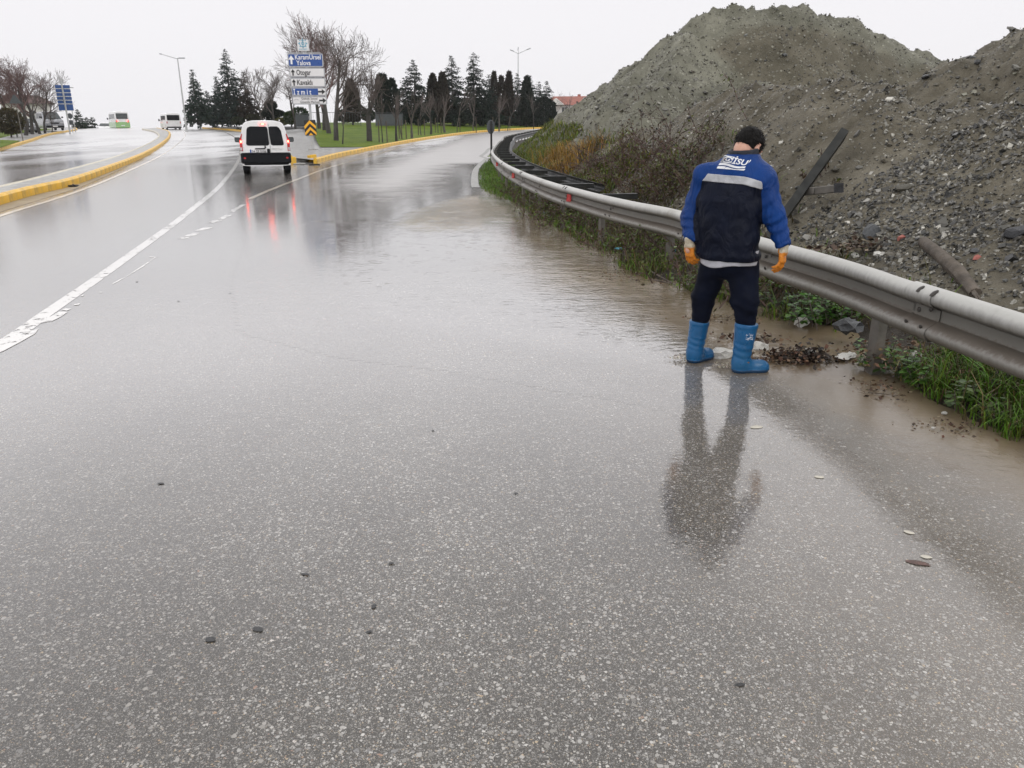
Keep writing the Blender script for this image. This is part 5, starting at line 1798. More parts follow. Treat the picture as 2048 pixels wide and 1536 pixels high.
# door split
mb = MB(); mb.box((.165, -.003, 1.2), (.010, .012, .98)); mb.build('door_gap', M['bolt'], van)
for sx in (-1, 1):
    mb = MB()
    pr = [(.735, .80), (.815, .80), (.825, 1.05), (.80, 1.22), (.735, 1.37), (.715, 1.35), (.745, 1.2), (.735, 1.0)]
    mb.prism([(sx * x, z) for x, z in pr], -.020, .12)
    tl = mb.build('tail_lamp', M['red_lens'], van, True)
    mb = MB(); mb.prism(rrect(.062, .10, .02, 3, sx * .775, 1.105), -.030, -.018); mb.build('brake_light', M['brake'], tl)
    mb = MB(); mb.prism(rrect(.04, .055, .018, 3, sx * .775, 1.11), -.037, -.028); mb.build('brake_bulb', M['brake_hot'], tl)
    mb = MB(); mb.prism(rrect(.055, .10, .01, 2, sx * .785, .87), -.028, -.018); mb.build('reverse_lens', M['clear_lens'], tl)
mb = MB(); mb.prism([(-.115, 1.655), (.085, 1.655), (.05, 1.715), (-.08, 1.715)], -.03, .05); hl = mb.build('high_brake_lamp', M['brake'], van)
mb = MB(); mb.prism(rrect(.09, .03, .01, 2, -.015, 1.675), -.038, -.028); mb.build('brake_bulb', M['brake_hot'], hl)
mb = MB(); mb.tube([(.0, -.03, .93), (-.005, -.045, 1.02), (-.02, -.035, 1.16)], [.018, .014, .008], 6); mb.lathe([(.03, 0), (.03, .03), (.015, .04)], 8, M=Matrix.Translation((.0, -.01, .92)) @ Matrix.Rotation(R(90), 4, 'X')); mb.build('wiper', M['black'], van)
mb = MB(); mb.prism(rrect(.55, .14, .012, 2, -.24, .785), -.024, .0); plt = mb.build('licence_plate', M['sign_white'], van)
flat_text('lettering', '34 GE 0106', .118, M['print_black'], plt, (-.215, -.028, .785), (R(90), 0, 0), wmax=.46, bold=.012)
mb = MB(); mb.prism([(-.512, .72), (-.465, .72), (-.465, .85), (-.512, .85)], -.027, -.022); mb.build('plate_band', M['sign_blue'], plt)
mb = MB(); mb.bbox((-.17, -.03, .875), (.34, .05, .035), .008); mb.build('plate_lamp', M['black'], van)
mb = MB(); mb.prism(rrect(.095, .165, .02, 3, .10, .79), -.03, .0); mb.build('door_handle', M['black'], van, True)
mb = MB(); mb.prism([(.17, .86), (.60, .86), (.58, .90), (.40, .80), (.24, .91), (.17, .90)], -.006, .0); mb.build('door_crease', M['white_paint'], van)
flat_text('badge', 'RENAULT', .055, M['print_black'], van, (-.44, -.010, .665), (R(90), 0, 0), wmax=.20)
flat_text('badge', 'Kangoo', .06, M['print_black'], van, (.52, -.010, .672), (R(90), 0, 0), wmax=.18)
for sx in (-1, 1):
    mb = MB(); mb.bbox((sx * .955, 2.55, 1.13), (.20, .09, .17), .03); mb.box((sx * .85, 2.57, 1.08), (.10, .04, .05))
    mr_ = mb.build('wing_mirror', M['black'], van, True)
    mb = MB(); mb.prism(rrect(.16, .13, .03, 3, sx * .955, 1.13), 2.495, 2.502); mb.build('mirror_glass', M['glass_grey'], mr_)
    mb = MB(); mb.bbox((sx * .55, .35, 1.80), (.035, .20, .05), .01); mb.build('roof_rail_foot', M['white_paint'], van)
    mb = MB(); mb.bbox((sx * .842, .72, .80), (.03, .14, .04), .01); mb.build('side_handle', M['black'], van)
    wheel(van, sx * .70, .62); wheel(van, sx * .70, 3.25)
    mb = MB(); mb.box((sx * .70, .25, .27), (.20, .01, .24)); mb.build('mudflap', M['black'], van)

# generic bus / van for the far side of the road
def far_bus(px, Y, pz, heading, dims, paint, lower, label, cat, lights=False, low_frac=.42):
    W, L, Hh = dims
    p = pl(px, 250, Y)
    b = empty(cat.replace(' ', '_'), (p.x, Y, G(Y) + pz), heading, label, cat)
    w = W / 2
    pr = [(w * .80, .30), (w * .98, .34), (w, .62), (w, Hh * low_frac), (w * .99, Hh * .60), (w * .95, Hh * .84), (w * .88, Hh * .95), (w * .6, Hh * .992), (0, Hh)]
    secs = [(0, [(a * .96, z) for a, z in squash(pr, Hh * .97)]), (.10, pr), (L * .78, pr), (L * .86, squash(pr, Hh * .93)), (L * .97, squash(pr, Hh * .50)), (L, squash(pr, Hh * .40, .95))]
    body_loft(secs, paint, 'body', b)
    pl_ = [(w * .82, .28), (w * .995, .32), (w * 1.012, .62), (w * 1.012, Hh * low_frac), (w * .9, Hh * low_frac + .01), (0, Hh * low_frac + .015)]
    if lower is not None:
        secs = [(-.02, pl_), (.10, pl_), (L * .8, pl_), (L * .9, [(a, min(z, Hh * .38)) for a, z in pl_])]
        body_loft(secs, lower, 'lower_panel', b)
    mb = MB(); mb.prism(rrect(W * .80, Hh * .30, .08, 3, 0, Hh * .735), -.03, .05); mb.build('rear_window', M['glass_grey'] if lower else M['glass'], b)
    for sx in (-1, 1):
        y = .35
        nwin = 4 if L > 5 else 3
        for k in range(nwin):
            wl = (L * .76 - .5) / nwin
            mb = MB(); mb.box((sx * w * .985, .45 + wl * (k + .5), Hh * .72), (.05, wl * .9, Hh * .25)); mb.build('side_window', M['glass_grey'] if lower else M['glass'], b)
        mb = MB(); mb.prism(rrect(.10, Hh * .11, .03, 2, sx * w * .86, Hh * .46), -.05, .03); tl = mb.build('tail_lamp', M['red_lens'], b)
        if lights:
            mb = MB(); mb.prism(rrect(.16, .14, .05, 3, sx * w * .74, Hh * .47), -.07, -.04); mb.build('brake_light', M['brake'], tl)
        wheel(b, sx * w * .84, L * .17, .36); wheel(b, sx * w * .84, L * .80, .36)
        mb = MB(); mb.bbox((sx * (w + .16), L * .88, Hh * .60), (.16, .10, .30), .03); mb.box((sx * (w + .03), L * .88, Hh * .60), (.16, .04, .05)); mb.build('wing_mirror', M['black'], b)
    mb = MB(); mb.bbox((0, .0, .42), (W * .94, .14, .16), .03); mb.build('bumper', M['black'] if lower is None else lower, b)
    mb = MB(); mb.prism(rrect(.50, .12, .01, 2, 0, .62), -.06, -.02); mb.build('licence_plate', M['sign_white'], b)
    return b
far_bus(246, 124, -.25, math.atan2(-pl(243, 250, 124).x, 124) + .17, (2.0, 6.2, 2.7), M['white_paint'], M['green_paint'], 'small white and green bus with red tail lights cresting the rise', 'minibus', True)
far_bus(348, 110, -.1, math.atan2(-pl(348, 250, 110).x, 110) + .16, (1.95, 5.2, 2.25), M['white_paint'], None, 'plain white van at the crest beside the tall street lamp', 'white van')

# vehicles parked nose towards the road on the left
def parked(px, Y, heading, dims, paint, label, cat, hood=.9, name='parked_car', zoff=.1):
    W, L, Hh = dims; w = W / 2
    p = pl(px, 250, Y)
    b = empty(name, (p.x, Y, G(Y) + zoff), heading, label, cat)
    pr = [(w * .82, .26), (w, .32), (w, .60), (w * .985, Hh * .50), (w * .95, Hh * .60), (w * .84, Hh * .86), (w * .74, Hh * .95), (w * .45, Hh * .99), (0, Hh)]
    # local -Y is the nose
    h2 = Hh * (.56 if Hh > 1.7 else .6)
    secs = [(0, squash(pr, .62, .86)), (.08, squash(pr, h2 * .85, .95)), (.25, squash(pr, h2 * .96)), (hood, squash(pr, h2 * 1.06)), (hood + .75, squash(pr, Hh * .96)), (hood + 1.1, pr), (L * .8, pr), (L * .97, squash(pr, Hh * .92)), (L, squash(pr, Hh * .55, .95))]
    body_loft(secs, paint, 'body', b)
    a = math.atan2(.75, Hh * .96 - h2 * 1.06)
    z0, z1 = h2 * 1.10, Hh * .93
    mb = MB(); mb.add([(-w * .86, hood + .02, z0), (w * .86, hood + .02, z0), (w * .72, hood + .70, z1), (-w * .72, hood + .70, z1), (-w * .86, hood - .03, z0 + .02), (w * .86, hood - .03, z0 + .02), (w * .72, hood + .65, z1 + .02), (-w * .72, hood + .65, z1 + .02)],
                      [(0, 1, 2, 3), (7, 6, 5, 4), (0, 4, 5, 1), (1, 5, 6, 2), (2, 6, 7, 3), (3, 7, 4, 0)])
    mb.build('windscreen', M['glass_grey'], b)
    for sx in (-1, 1):
        for k in range(3):
            wl = (L - hood - 1.2) / 3
            mb = MB(); mb.add([(sx * w * q, y, z) for q, y, z in ((.985, hood + .55 + k * wl, h2 * 1.12), (.985, hood + .47 + (k + 1) * wl, h2 * 1.12), (.86, hood + .47 + (k + 1) * wl, Hh * .88), (.86, hood + .75 * (k == 0) * .5 + .55 + k * wl, Hh * .88), (.95, hood + .55 + k * wl, h2 * 1.12), (.95, hood + .47 + (k + 1) * wl, h2 * 1.12))], [(0, 1, 2, 3), (0, 1, 5, 4)]); mb.build('side_window', M['glass'], b)
        mb = MB(); mb.prism(rrect(.34, .16, .05, 3, sx * w * .72, h2 * .72), -.03, .2); mb.build('headlight', M['clear_lens'], b)
        wheel(b, sx * w * .86, .75, .32); wheel(b, sx * w * .86, L - .8, .32)
        mb = MB(); mb.bbox((sx * (w + .12), hood + .35, h2 * 1.22), (.20, .10, .16), .03); mb.build('wing_mirror', M['black'], b)
    mb = MB(); mb.bbox((0, -.02, h2 * .68), (W * .42, .06, .14), .02); mb.build('grille', M['black'], b)
    mb = MB(); mb.bbox((0, .0, .42), (W * .9, .14, .20), .04); mb.build('bumper', M['black'] if Hh > 1.7 else paint, b)
    mb = MB(); mb.prism(rrect(.5, .11, .01, 2, 0, .46), -.09, -.06); mb.build('licence_plate', M['sign_white'], b)
    return b
parked(110, 92, .62 + .1, (2.0, 5.0, 2.1), M['silver_paint'], 'large silver grey van parked facing the road behind the bare trees', 'van', .8, 'parked_van', .3)
parked(57, 84, .75, (1.75, 4.2, 1.5), M['silver_paint'], 'low silver car parked left of the silver van, partly hidden by tree trunks', 'car', 1.0, 'parked_car', .25)
parked(207, 131, .35, (1.75, 4.2, 1.5), M['white_paint'], 'white car whose roof just shows above the crest of the left carriageway', 'car', 1.0, 'car', -.75)

# ------------------------------------------------------------------ direction sign at the nose of the island
sp = at(626, 300, .15)
YS = sp.y
sgn = empty('direction_sign', (sp.x, YS, sp.z - .02), 0, 'tall direction sign with stacked white and blue boards on a grey pole in the island', 'sign')
pxm = lambda py: pl(626, py, YS).z - sgn.location.z      # height of a mark above the foot of the pole
mpp = (pl(627, 200, YS) - pl(626, 200, YS)).length       # metres per photo pixel at this distance
mb = MB(); mb.tube([(0, .07, -.2), (0, .07, pxm(100))], .075, 12); mb.build('pole', M['galv_grey'], sgn, True)
mb = MB(); mb.bbox((0, .07, .03), (.5, .5, .12), .03); mb.build('pole_base', M['concrete'], sgn)
RZ = R(6)
def board(y0, y1, x0, x1, face, name='board', fr=.05):
    """board between photo rows y0..y1; x in photo pixels measured from the pole axis at that row"""
    zt, zb = pxm(y0), pxm(y1)
    cx = (x0 + x1) / 2 * mpp; wd = (x1 - x0) * mpp; h = zt - zb
    mb = MB(); mb.prism(rrect(wd, h, .06, 3), -.02, .03)
    o = mb.build(name, M['sign_frame'], sgn); o.location = (cx, -.03, (zt + zb) / 2)
    mb = MB(); mb.prism(rrect(wd - fr * 2, h - fr * 2, .045, 3), -.030, -.022)
    mb.build('face', face, o)
    return o, wd, h
# the pole stands at photo column ~ 626 at its foot; boards are centred a little to its left
def arrow(o, x, z, s, ang, mat):
    mb = MB()
    pts = [(-.11, -.5), (.11, -.5), (.11, .02), (.36, .02), (0, .5), (-.36, .02), (-.11, .02)]
    ca, sa = math.cos(ang), math.sin(ang)
    mb.prism([(x + s * (px * ca - pz * sa), z + s * (px * sa + pz * ca)) for px, pz in pts], -.040, -.034)
    return mb.build('arrow', mat, o)
def letters(o, s, size, x, z, mat, wmax, bold=.015):
    V, F = text_mesh(s, size, bold * size)
    V = V.copy(); V[:, 0] -= V[:, 0].min(); V[:, 0] *= wmax / V[:, 0].max()
    me = bpy.data.meshes.new('lettering'); me.from_pydata([(x + v[0], -.042, z + v[1]) for v in V], [], F); me.materials.append(mat)
    return link('lettering', me, o)
o, wd, h = board(107, 134, -35, 34, M['sign_blue'])
arrow(o, -wd * .40, .02, h * .66, 0, M['print_white'])
letters(o, 'KaramÜrsel', .36, -wd * .29, h * .06, M['print_white'], wd * .73, .012)
letters(o, 'Yalova', .36, -wd * .265, -h * .37, M['print_white'], wd * .41, .012)
o, wd, h = board(136, 154, -34, 35.5, M['sign_white'])
arrow(o, -wd * .40, 0, h * .72, 0, M['print_black']); letters(o, 'Otogar', .40, -wd * .30, -.13, M['print_black'], wd * .41)
o, wd, h = board(156, 174, -33.5, 35.5, M['sign_white'])
arrow(o, -wd * .40, 0, h * .72, 0, M['print_black']); letters(o, 'Kavaklı', .40, -wd * .31, -.13, M['print_black'], wd * .44)
o, wd, h = board(175.5, 191.5, -33, 36, M['sign_white'])
mb = MB(); mb.prism([(-wd * .475, -h * .40), (wd * .265, -h * .40), (wd * .265, h * .40), (-wd * .475, h * .40)], -.038, -.031); mb.build('blue_panel', M['sign_blue'], o)
letters(o, 'İ z m i t', .40, -wd * .45, -.15, M['print_white'], wd * .52, .012)
arrow(o, wd * .37, 0, h * .95, -math.pi / 2, M['print_black'])
o, wd, h = board(193, 209, -33, 36, M['sign_white'])
letters(o, 'Gölcük Sosyal', .20, -wd * .23, h * .10, M['print_black'], wd * .46, .0)
letters(o, 'Güvenlik Merkezi', .20, -wd * .27, -h * .34, M['print_black'], wd * .56, .0)
arrow(o, wd * .38, 0, h * .95, -math.pi / 2, M['print_black'])
uv, fs = ring(-wd * .38, 0, .10, .135, 10, 170, 10, .6)
me = bpy.data.meshes.new('emblem'); me.from_pydata([(x, -.042, z) for x, z in uv], [], fs); me.materials.append(M['sign_frame']); link('emblem', me, o)
# emblem board above
o, wd, h = board(79, 102.5, -14.5, 8.5, M['sign_white'], fr=.02)
shp = [ring(0, .08, .16, .20, -200, 20, 16), ring(0, .08, .055, .09, 0, 360, 12)]
for a in range(0, 360, 45):
    c, s_ = math.cos(R(a)), math.sin(R(a))
    shp.append(([(.20 * c - .03 * s_, .08 + .20 * s_ + .03 * c), (.20 * c + .03 * s_, .08 + .20 * s_ - .03 * c), (.26 * c + .02 * s_, .08 + .26 * s_ - .02 * c), (.26 * c - .02 * s_, .08 + .26 * s_ + .02 * c)], [(0, 1, 2, 3)]))
shp.append(([(-.018, -.16), (.018, -.16), (.018, .36), (-.018, .36)], [(0, 1, 2, 3)]))
shp.append(([(-.10, .22), (.10, .22), (.10, .25), (-.10, .25)], [(0, 1, 2, 3)]))
V = []; F = []
for uv, fs in shp:
    b = len(V); V += [(x, -.042, z + .02) for x, z in uv]; F += [tuple(b + i for i in q) for q in fs]
me = bpy.data.meshes.new('emblem'); me.from_pydata(V, [], F); me.materials.append(M['print_cyan']); link('emblem', me, o)
letters(o, 'KOCAELİ', .11, -wd * .34, -h * .40, M['print_cyan'], wd * .68, .01)
# fixing rails between the boards
for py in (105, 135, 155, 174.8, 192.2):
    mb = MB(); mb.box((-.1, .02, pxm(py)), (1.9, .03, .03)); mb.build('rail', M['sign_frame'], sgn)
# chevron board
def chev():
    zt, zb = pxm(240), pxm(271); wd = 23.5 * mpp; h = zt - zb
    mb = MB(); mb.prism(rrect(wd, h, .04, 3), -.02, .02); o = mb.build('chevron_board', M['print_black'], sgn)
    o.location = (-3.2 * mpp * .4, -.06, (zt + zb) / 2); o.rotation_euler = (0, R(-2), 0)
    a, b = wd / 2 * .97, h
    def V_(zc, th):
        mb = MB()
        pts = []
        for x, z in ((-a, zc - a * .95), (0, zc), (a, zc - a * .95), (a, zc - a * .95 - th), (0, zc - th), (-a, zc - a * .95 - th)):
            pts.append((x, max(min(z, h * .485), -h * .485)))
        mb.prism(pts, -.032, -.024)
        mb.build('chevron', M['chevron_yellow'], o)
    V_(h * .485, h * .20); V_(h * .485 - h * .42, h * .20)
    mb = MB(); mb.prism([(-a * .42, -h * .485), (a * .42, -h * .485), (0, -h * .485 + a * .42)], -.032, -.024); mb.build('chevron', M['chevron_yellow'], o)
chev()

# ------------------------------------------------------------------ other signs, seen from behind
p = pl(138, 250, 86)
s2 = empty('sign_board', (p.x, 86, G(86) + .15), R(12), 'tall back of a blue sign of six stacked boards beside the left carriageway', 'sign')
zz = lambda py: pl(130, py, 86).z - s2.location.z
m2 = 86 / FOC / _cp * 1.0
m2 = (pl(131, 200, 86) - pl(130, 200, 86)).length
mb = MB(); mb.tube([(0, -.08, -.1), (0, -.08, zz(158))], .085, 10); mb.build('pole', M['galv_grey'], s2, True)
rows = [(170, 176.5), (178, 184.5), (186, 192.0), (193.5, 199.5), (201, 207), (208.5, 221)]
for a, b in rows:
    mb = MB(); mb.bbox((0, .03, (zz(a) + zz(b)) / 2), (27 * m2, .06, zz(a) - zz(b)), .02); mb.build('board', M['sign_back_blue'], s2)
for a in (177.2, 185.2, 192.8, 200.2, 207.8):
    mb = MB(); mb.box((0, -.01, zz(a)), (25.5 * m2, .05, .05)); mb.build('cross_rail', M['galv_grey'], s2)
mb = MB(); mb.prism(rrect(8 * m2, 10 * m2, .08, 3, 0, zz(162)), -.02, .02); mb.build('top_plate', M['clear_lens'], s2)
mb = MB(); mb.bbox((16.5 * m2, .02, zz(175)), (7 * m2, .10, .09), .02); mb.build('lamp_arm', M['galv_grey'], s2)
# small round and square sign behind it
p = pl(143, 250, 92)
s3 = empty('traffic_sign', (p.x, 92, G(92) + .15), 0, 'grey back of a round traffic sign over a square plate, below the tall blue sign', 'sign')
z3 = lambda py: pl(143, py, 92).z - s3.location.z
mb = MB(); mb.tube([(0, .03, -.1), (0, .03, z3(226))], .04, 8); mb.build('pole', M['galv_grey'], s3, True)
mb = MB(); mb.lathe([(.30, -.01), (.30, .01)], 20, M=Matrix.Translation((0, 0, z3(232))) @ Matrix.Rotation(R(90), 4, 'X')); mb.build('disc', M['fence'], s3)
mb = MB(); mb.prism(rrect(.5, .5, .04, 3, 0, z3(245)), -.01, .01); mb.build('plate', M['fence'], s3)
# slim post right of the tall sign
p = pl(149, 250, 97)
s4 = empty('post', (p.x, 97, G(97)), 0, 'thin grey post right of the tall blue sign', 'post')
mb = MB(); mb.tube([(0, 0, -.1), (0, 0, 4.6)], .05, 8); mb.build('shaft', M['galv_grey'], s4, True)
mb = MB(); mb.lathe([(.06, 0), (.07, .05), (.02, .1)], 8, M=Matrix.Translation((0, 0, 4.58))); mb.build('cap', M['galv_grey'], s4)
# triangular sign by the footway
p = at(46, 283, .17)
s5 = empty('traffic_sign', p, 0, 'back of a triangular traffic sign on a thin pole by the left footway', 'sign')
z5 = lambda py: pl(40, py, p.y).z - p.z
mb = MB(); mb.tube([(0, .03, -.1), (0, .03, z5(190))], .035, 8); mb.build('pole', M['post'], s5, True)
a_ = .52
mb = MB(); mb.prism([(-a_, z5(207)), (a_, z5(207)), (a_ * .9, z5(206)), (.06, z5(190)), (-.06, z5(190)), (-a_ * .9, z5(206))], -.01, .01); mb.build('triangle_plate', M['fence'], s5)
# dark round sign at the bend of the exit road
p = at(983, 331)
s6 = empty('traffic_sign', p, 0, 'dark back of a round traffic sign on a black pole at the road bend', 'sign')
z6 = lambda py: pl(981, py, p.y).z - p.z
mb = MB(); mb.tube([(0, .0, -.1), (0, 0, z6(242))], .045, 10); mb.build('pole', M['print_black'], s6, True)
zc = z6(254); m6 = (pl(981, 250, p.y) - pl(980, 250, p.y)).length
mb = MB(); mb.lathe([(7.6 * m6, -.012), (7.8 * m6, 0), (7.6 * m6, .012)], 28, M=Matrix.Translation((-.02, .06, zc)) @ Matrix.Rotation(R(90), 4, 'X') @ Matrix.Scale(1.75, 4, (0, 1, 0)))
mb.build('disc', M['fence'], s6)
for q in (-.09, .09):
    mb = MB(); mb.box((0, .02, zc + q), (.14, .07, .03)); mb.build('clamp', M['bolt'], s6)

# ------------------------------------------------------------------ street lamps
def lamp(px, Y, ptop, arms, label):
    p = pl(px, 250, Y)
    L = empty('street_lamp', (p.x, Y, G(Y)), 0, label, 'street lamp')
    h = pl(px, ptop, Y).z - G(Y)
    mb = MB(); mb.tube([(0, 0, -.2), (0, 0, h * .5), (0, 0, h)], [.11, .085, .06], 10); mb.build('pole', M['galv_grey'], L, True)
    mb = MB(); mb.lathe([(.2, 0), (.2, .1), (.13, .15), (.13, .5)], 10); mb.build('pole_foot', M['galv_grey'], L)
    for dx, dz, hl in arms:
        mb = MB(); mb.tube([(0, 0, h - .1), (dx * .85, 0, h + dz * .85), (dx, 0, h + dz)], [.045, .035, .03], 8); a = mb.build('arm', M['galv_grey'], L, True)
        s_ = 1 if dx > 0 else -1
        mb = MB(); mb.bbox((s_ * hl * .5, 0, 0), (hl, .26, .13), .04); hd = mb.build('lamp_head', M['sign_frame'], a, True)
        hd.location = (dx - s_ * .1, 0, h + dz); hd.rotation_euler = (0, -math.atan2(dz, dx) if s_ > 0 else -math.atan2(dz, dx) + math.pi, 0)
        mb = MB(); 
    return L
lamp(372, 100, 116, [(-1.9, .42, .3), (.25, .0, .75)], 'tall grey street lamp with a long arm, at the crest of the main road')
lamp(1036, 128, 106, [(-.75, .25, .65), (.0 + .05, .35, .5), (1.35, .45, .7)], 'tall street lamp with three heads above the conifers')
lamp(743, 150, 196, [(.2, .1, .2)], 'thin short lamp post in the distance left of the direction sign') if False else None

# ------------------------------------------------------------------ trees
def tubes(paths, n=5):
    """paths: list of (points array (k,3), radii (k,)) -> one vertex/face array"""
    Vs = []; Fs = []; b = 0
    for P, r in paths:
        k = len(P)
        d = np.diff(P, axis=0); d = np.vstack([d, d[-1:]])
        d /= np.linalg.norm(d, axis=1)[:, None] + 1e-9
        u = np.cross(d, [.31, .2, .93]); u /= np.linalg.norm(u, axis=1)[:, None] + 1e-9
        v = np.cross(d, u)
        a = np.arange(n) * 2 * math.pi / n
        V = P[:, None] + (u[:, None] * np.cos(a)[None, :, None] + v[:, None] * np.sin(a)[None, :, None]) * np.asarray(r)[:, None, None]
        Vs.append(V.reshape(-1, 3))
        i = np.arange(k - 1)[:, None] * n; j = np.arange(n)[None]; j2 = (j + 1) % n
        Fs.append(np.stack([i + j, i + j2, i + n + j2, i + n + j], -1).reshape(-1, 4) + b)
        b += k * n
    return np.concatenate(Vs), np.concatenate(Fs)
def bare_tree(h, spread, r0, seed, levels=4, fork=.3, lean=(0, 0), up=.6, nb=(7, 6, 5, 4), stems=1, droop=0.0):
    """returns (trunk paths, branch paths)"""
    r = random.Random(seed)
    trunk = []; br = []
    def grow(p, d, L, rad, lev):
        k = 5 if lev < 2 else 4
        pts = [np.array(p)]; q = np.array(p, float); dd = np.array(d, float)
        for i in range(k - 1):
            dd = unit(dd + np.array([r.gauss(0, .13), r.gauss(0, .13), r.gauss(0, .08) + .07 * up - droop * .05 * lev]))
            q = q + dd * L / (k - 1); pts.append(q)
        rads = [max(rad * (1 - .72 * i / (k - 1)), .009) for i in range(k)]
        (trunk if lev == 0 else br).append((np.array(pts), rads))
        if lev >= levels: return
        n = nb[min(lev, len(nb) - 1)]
        for i in range(n):
            t = (fork if lev == 0 else .25) + (1 - (fork if lev == 0 else .25)) * (i + r.random() * .8) / n
            t = min(t, .98)
            f = t * (k - 1); a = int(f); base = pts[a] + (pts[min(a + 1, k - 1)] - pts[a]) * (f - a)
            ang = r.uniform(0, 6.28); axis = unit(dd + np.array([r.gauss(0, .3)] * 3) * .2)
            s = unit(np.cross(axis, [math.cos(ang), math.sin(ang), .3]))
            tilt = r.uniform(.5, .95) * spread * (1.1 - .3 * t)
            nd = unit(axis * math.cos(tilt) + s * math.sin(tilt))
            nl = L * r.uniform(.42, .66) * (1.15 - .5 * t if lev == 0 else 1)
            grow(base, nd, nl, rads[a] * r.uniform(.45, .68), lev + 1)
    for s in range(stems):
        a = 6.28 * s / max(stems, 1) + r.random()
        sp_ = .0 if stems == 1 else .22
        grow((0, 0, -.15), unit((lean[0] + sp_ * math.cos(a), lean[1] + sp_ * math.sin(a), 1)), h * r.uniform(.62, .74), r0, 0)
    return trunk, br
def place_tree(name, loc, trunk, br, bark, twig, label, cat='tree', group=None, h=None):
    if h:       # exact height
        top = max(P[:, 2].max() for P, _ in trunk + br)
        k = h / top
        trunk = [(P * k, r) for P, r in trunk]; br = [(P * k, r) for P, r in br]
    root = empty(name, loc, 0, label, cat, group)
    V, F = tubes(trunk, 8); link('trunk', np_mesh('trunk', V, F, [bark], True), root)
    V, F = tubes(br, 4); link('branches', np_mesh('branches', V, F, [twig], True), root)['kind'] = 'stuff'
    return root
def dz(y): return G(y)
# needles: thin drooping fans, each its own tone
def leaf_quads(C, D, L, W, tone, jitter=.4):
    """small double-triangle sprays at C along D"""
    n = len(C)
    side = np.cross(D, rng.normal(size=(n, 3))); side /= np.linalg.norm(side, axis=1)[:, None] + 1e-9
    L = np.asarray(L)[:, None]; W = np.asarray(W)[:, None]
    V = np.stack([C, C + D * L * .45 + side * W, C + D * L, C + D * L * .45 - side * W], 1).reshape(-1, 3)
    F = np.arange(n * 4).reshape(n, 4)
    return V, F, np.repeat(tone, 4, 0)
def tone_of(base, n, spread=.35):
    return np.clip(np.array(base)[None] * rng.uniform(1 - spread, 1 + spread, (n, 1)) * rng.uniform(.9, 1.1, (n, 3)), 0, 1)
def conifer(loc, h, w, label, tone=(.018, .034, .022), seed=0, open_=.5, name='spruce_tree', group='conifers on the lawn', n=4200, base=.06):
    """tiers of drooping branches; gaps between the tiers near the top"""
    r = np.random.default_rng(seed)
    root = empty(name, loc, float(r.uniform(0, 6)), label, 'tree', group)
    V, F = tubes([(np.array([(0, 0, -.1), (0, 0, h * .5), (0, 0, h * .99)]), [h * .022, h * .013, .012])], 7)
    link('trunk', np_mesh('trunk', V, F, [M['bark']], True), root)
    paths = []; C = []; D = []; Ls = []
    nt = int(h * 4.2); ph0 = r.uniform(0, 6.28)
    for k in range(nt):
        t = base + (1 - base) * (k + r.random() * .7) / nt
        z = h * t
        rad = w * (1 - t) ** .7 * r.uniform(.72, 1.12) + .03
        for b in range(int(5 + 5 * (1 - t))):
            a = r.uniform(0, 6.28); L = rad * r.uniform(.55, 1.2) * (1 + .22 * math.sin(a + ph0) + .15 * math.sin(2 * a + ph0 * 3 + t * 7))
            dr = r.uniform(.12, .5) * open_
            e = np.array([math.cos(a), math.sin(a), 0])
            P = np.array([e * L * s + np.array([0, 0, z + L * (.22 * s - dr * 1.6 * s * s)]) for s in (0, .35, .7, 1)])
            paths.append((P, [.03 * (1 - t) + .012, .02, .013, .008]))
            m = max(7, int(L * 20))
            s = r.uniform(.12, 1.03, m) ** .8
            zc = z + L * (.22 * s - dr * 1.6 * s * s)
            c = e[None] * (L * s)[:, None] + np.stack([r.normal(0, .10, m), r.normal(0, .10, m), zc + r.normal(0, .06, m)], 1)
            d = e[None] * r.uniform(.3, 1, (m, 1)) + np.stack([r.normal(0, .7, m), r.normal(0, .7, m), r.normal(-.35, .35, m)], 1)
            C.append(c); D.append(d); Ls.append(np.full(m, .42 * (.38 + .62 * (1 - t))))
    V, F = tubes(paths, 3); link('branches', np_mesh('branches', V, F, [M['bark']], True), root)['kind'] = 'stuff'
    C = np.concatenate(C); D = np.concatenate(D); Ls = np.concatenate(Ls)
    if len(C) > n:
        k = r.permutation(len(C))[:n]; C, D, Ls = C[k], D[k], Ls[k] * (len(D) and 1)
    D /= np.linalg.norm(D, axis=1)[:, None]
    V, F, T = leaf_quads(C, D, Ls * r.uniform(.7, 1.4, len(C)), Ls * .24, tone_of(tone, len(C)))
    link('foliage', np_mesh('foliage', V, F, [M['needle']], False, attrs={'tone': T}), root)['kind'] = 'stuff'
    return root
